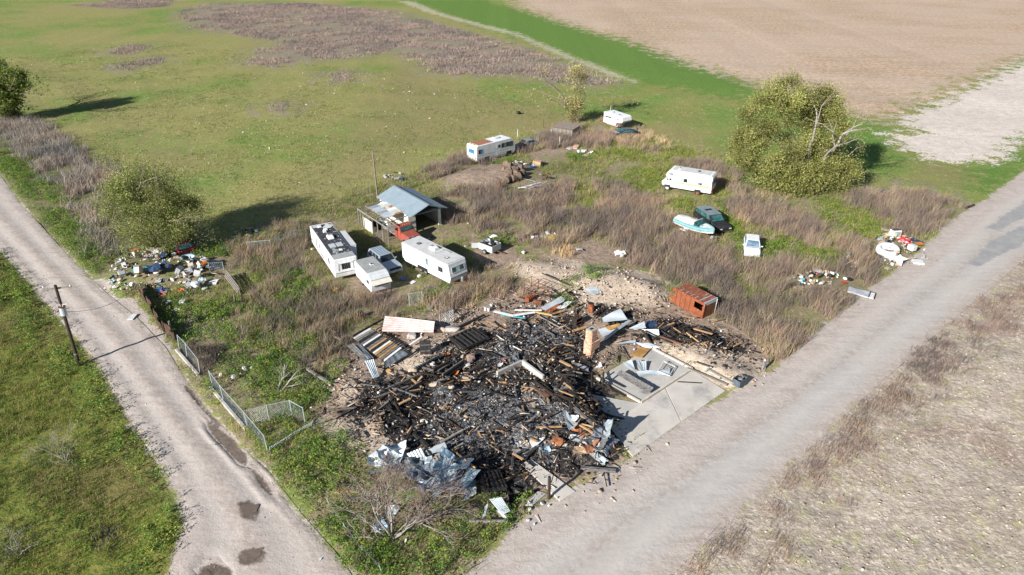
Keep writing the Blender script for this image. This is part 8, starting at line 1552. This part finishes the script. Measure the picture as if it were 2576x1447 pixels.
# crumpled litter confetti: nobody could count it
def confetti(name, label, polys, per, s0, s1, cols, lift, seed, thresh=0):
    x, y = scatter(polys, per, thresh, .8, seed, ()); n = len(x)
    V, C = leaf_arrays(x, y, height(x, y) + rng.uniform(.02, lift, n), (s0 + s1) / 2, palette(cols, n, .15), flat=.5)
    V[:, 1] += rng.normal(0, .03, (n, 3)); m = attr_mat('litter_bits', .6, .1, .3)
    return leaves(name, V, C, m, label, 'litter', kind='stuff')
WC = [(.70, .70, .69), (.70, .70, .69), (.58, .52, .43), (.33, .33, .34), (.03, .03, .03), (.44, .32, .2), (.10, .08, .07), (.04, .04, .045), (.42, .5, .55), (.16, .12, .09), (.5, .3, .2), (.09, .07, .1), (.62, .52, .4), (.56, .5, .44), (.25, .2, .16)]
confetti('litter', 'small mixed litter filling the big rubbish heap', [LP], 60, .05, .16, WC + [(.2, .16, .12), (.28, .22, .17), (.12, .1, .08)], .45, 61); confetti('litter', 'small mixed litter around the roadside heap', [RP, SP], 42, .05, .16, WC, .3, 62); confetti('litter', 'white litter bits behind the rusty fence', [[(440, 770), (560, 770), (570, 820), (460, 820)]], 5, .05, .14, WC[:3], .15, 63); confetti('litter', 'scattered litter across the yard', [ALLYARD[0]], .22, .06, .18, WC, .2, 64); confetti('litter', 'ash flakes and scraps over the ruin', [ZONES['ash'][1][0]], 5, .03, .12, [(.42, .42, .42), (.25, .25, .26), (.36, .22, .13), (.05, .05, .05), (.16, .13, .11)], .15, 65)
pf = [(0, 160), (500, 100), (1000, 200), (1500, 250), (1600, 330), (1200, 370), (800, 480), (400, 420), (120, 300)]
confetti('straw_flecks', 'pale dry cowpats and straw flecks in the pasture', [pf], .22, .12, .3, [(.5, .44, .34), (.42, .36, .26), (.58, .52, .44)], .06, 66, .55)

# ------------------------------------------------------------------ sawn logs and the branch pile
LOGEND = mat('sawn_end', (.22, .155, .11), (.15, .11, .08), 3, .4, .6, .9); LOGB = mat('log_bark', (.19, .135, .10), (.12, .09, .07), 3, rough=.95, bump=.5)
LG = [(540, 265, .5, .55), (600, 285, .5, .5), (645, 340, .55, .6), (560, 345, .42, 1.1), (590, 385, .5, .6), (680, 400, .55, .8), (740, 330, .5, .6), (700, 460, .6, .9), (640, 480, .5, .7), (560, 490, .5, 1.0), (500, 480, .45, 1.0), (430, 480, .45, 1.0), (760, 380, .5, .7), (600, 430, .45, .7), (450, 580, .5, .6), (520, 340, .35, .9)]
LW = ['at the far left of the log pile', 'second from the far left', 'below the white bag in the log pile', 'lying long across the log pile top', 'dark-ended in the middle of the log pile', 'large at the centre of the log pile', 'at the right shoulder of the log pile', 'at the near right end of the log pile', 'at the near edge, with dark split end', 'lying near the front middle', 'lying near the front left', 'at the left front of the pile', 'at the far right of the log pile', 'buried in the log pile centre', 'reddish block in front of the log pile', 'thin one above the front row']
for i, (a, b_, r_, L) in enumerate(LG):
    x, y, _ = zI(a, b_); t = thing('sawn_log', 'sawn brown log ' + LW[i], 'log', (x, y, gz(x, y) + r_ * .5 + (.25 if 4 <= i <= 9 else 0)), U(-1.2, 1.6), 'sawn logs in the pile', (U(-.3, .3), U(-.5, .5)))
    MB().cyl((0, 0, 0), r_, L, 'x', 14, r_ * .9).build('trunk', RUST if i == 14 else LOGB, t, bevel=.03); MB().cyl((L / 2 + .005, 0, 0), r_ * .82, .02, 'x', 14).build('cut_end', LOGEND, t); MB().cyl((-L / 2 - .005, 0, 0), r_ * .85, .02, 'x', 14).build('cut_end', LOGEND, t)
x, y, _ = zI(960, 560); t = thing('branch_pile', 'pile of bleached grey branches in the weeds right of the logs', 'branches', (x, y, gz(x, y)), 0); r_ = random.Random(3)
for k in range(34):
    a = R(200) + r_.gauss(0, .5); L = r_.uniform(.8, 2.6); p = Vector((r_.gauss(0, .9), r_.gauss(0, .6), r_.uniform(.1, .7))); d = Vector((math.cos(a), math.sin(a), r_.uniform(-.2, .12)))
    MB().tube([p - d * L / 2, p + Vector((r_.gauss(0, .08), r_.gauss(0, .08), .05)), p + d * L / 2], [.05, .045, .02], 5).build('branch', BARK_GREY if k % 4 else WHITE_DIRTY, t)
x, y, _ = zI(1080, 450); t = thing('rusty_scrap', 'rust brown scrap bundle on top of the branch pile', 'scrap', (x, y, gz(x, y) + .4), 0)
for k in range(12): MB().box((r_.gauss(0, .35), r_.gauss(0, .3), r_.uniform(0, .4)), (r_.uniform(.2, .6), r_.uniform(.1, .3), .06), rot=(r_.uniform(-1, 1), r_.uniform(-1, 1), r_.uniform(0, 3))).build('scrap_piece', RUST_DARK if k % 2 else CHAR_BROWN, t)
x, y, _ = tile(3, 576)(1520, 120); t = thing('fallen_log', 'short weathered log lying at the far left road edge', 'log', (x, y, gz(x, y) + .15), R(30)); MB().tube([(-.9, 0, 0), (0, .05, .03), (.9, 0, .1)], [.16, .15, .12], 8).build('trunk', WOOD_DARK, t); MB().tube([(.2, 0, .1), (.5, .5, .5)], [.07, .03], 6).build('branch_stub', WOOD, t)
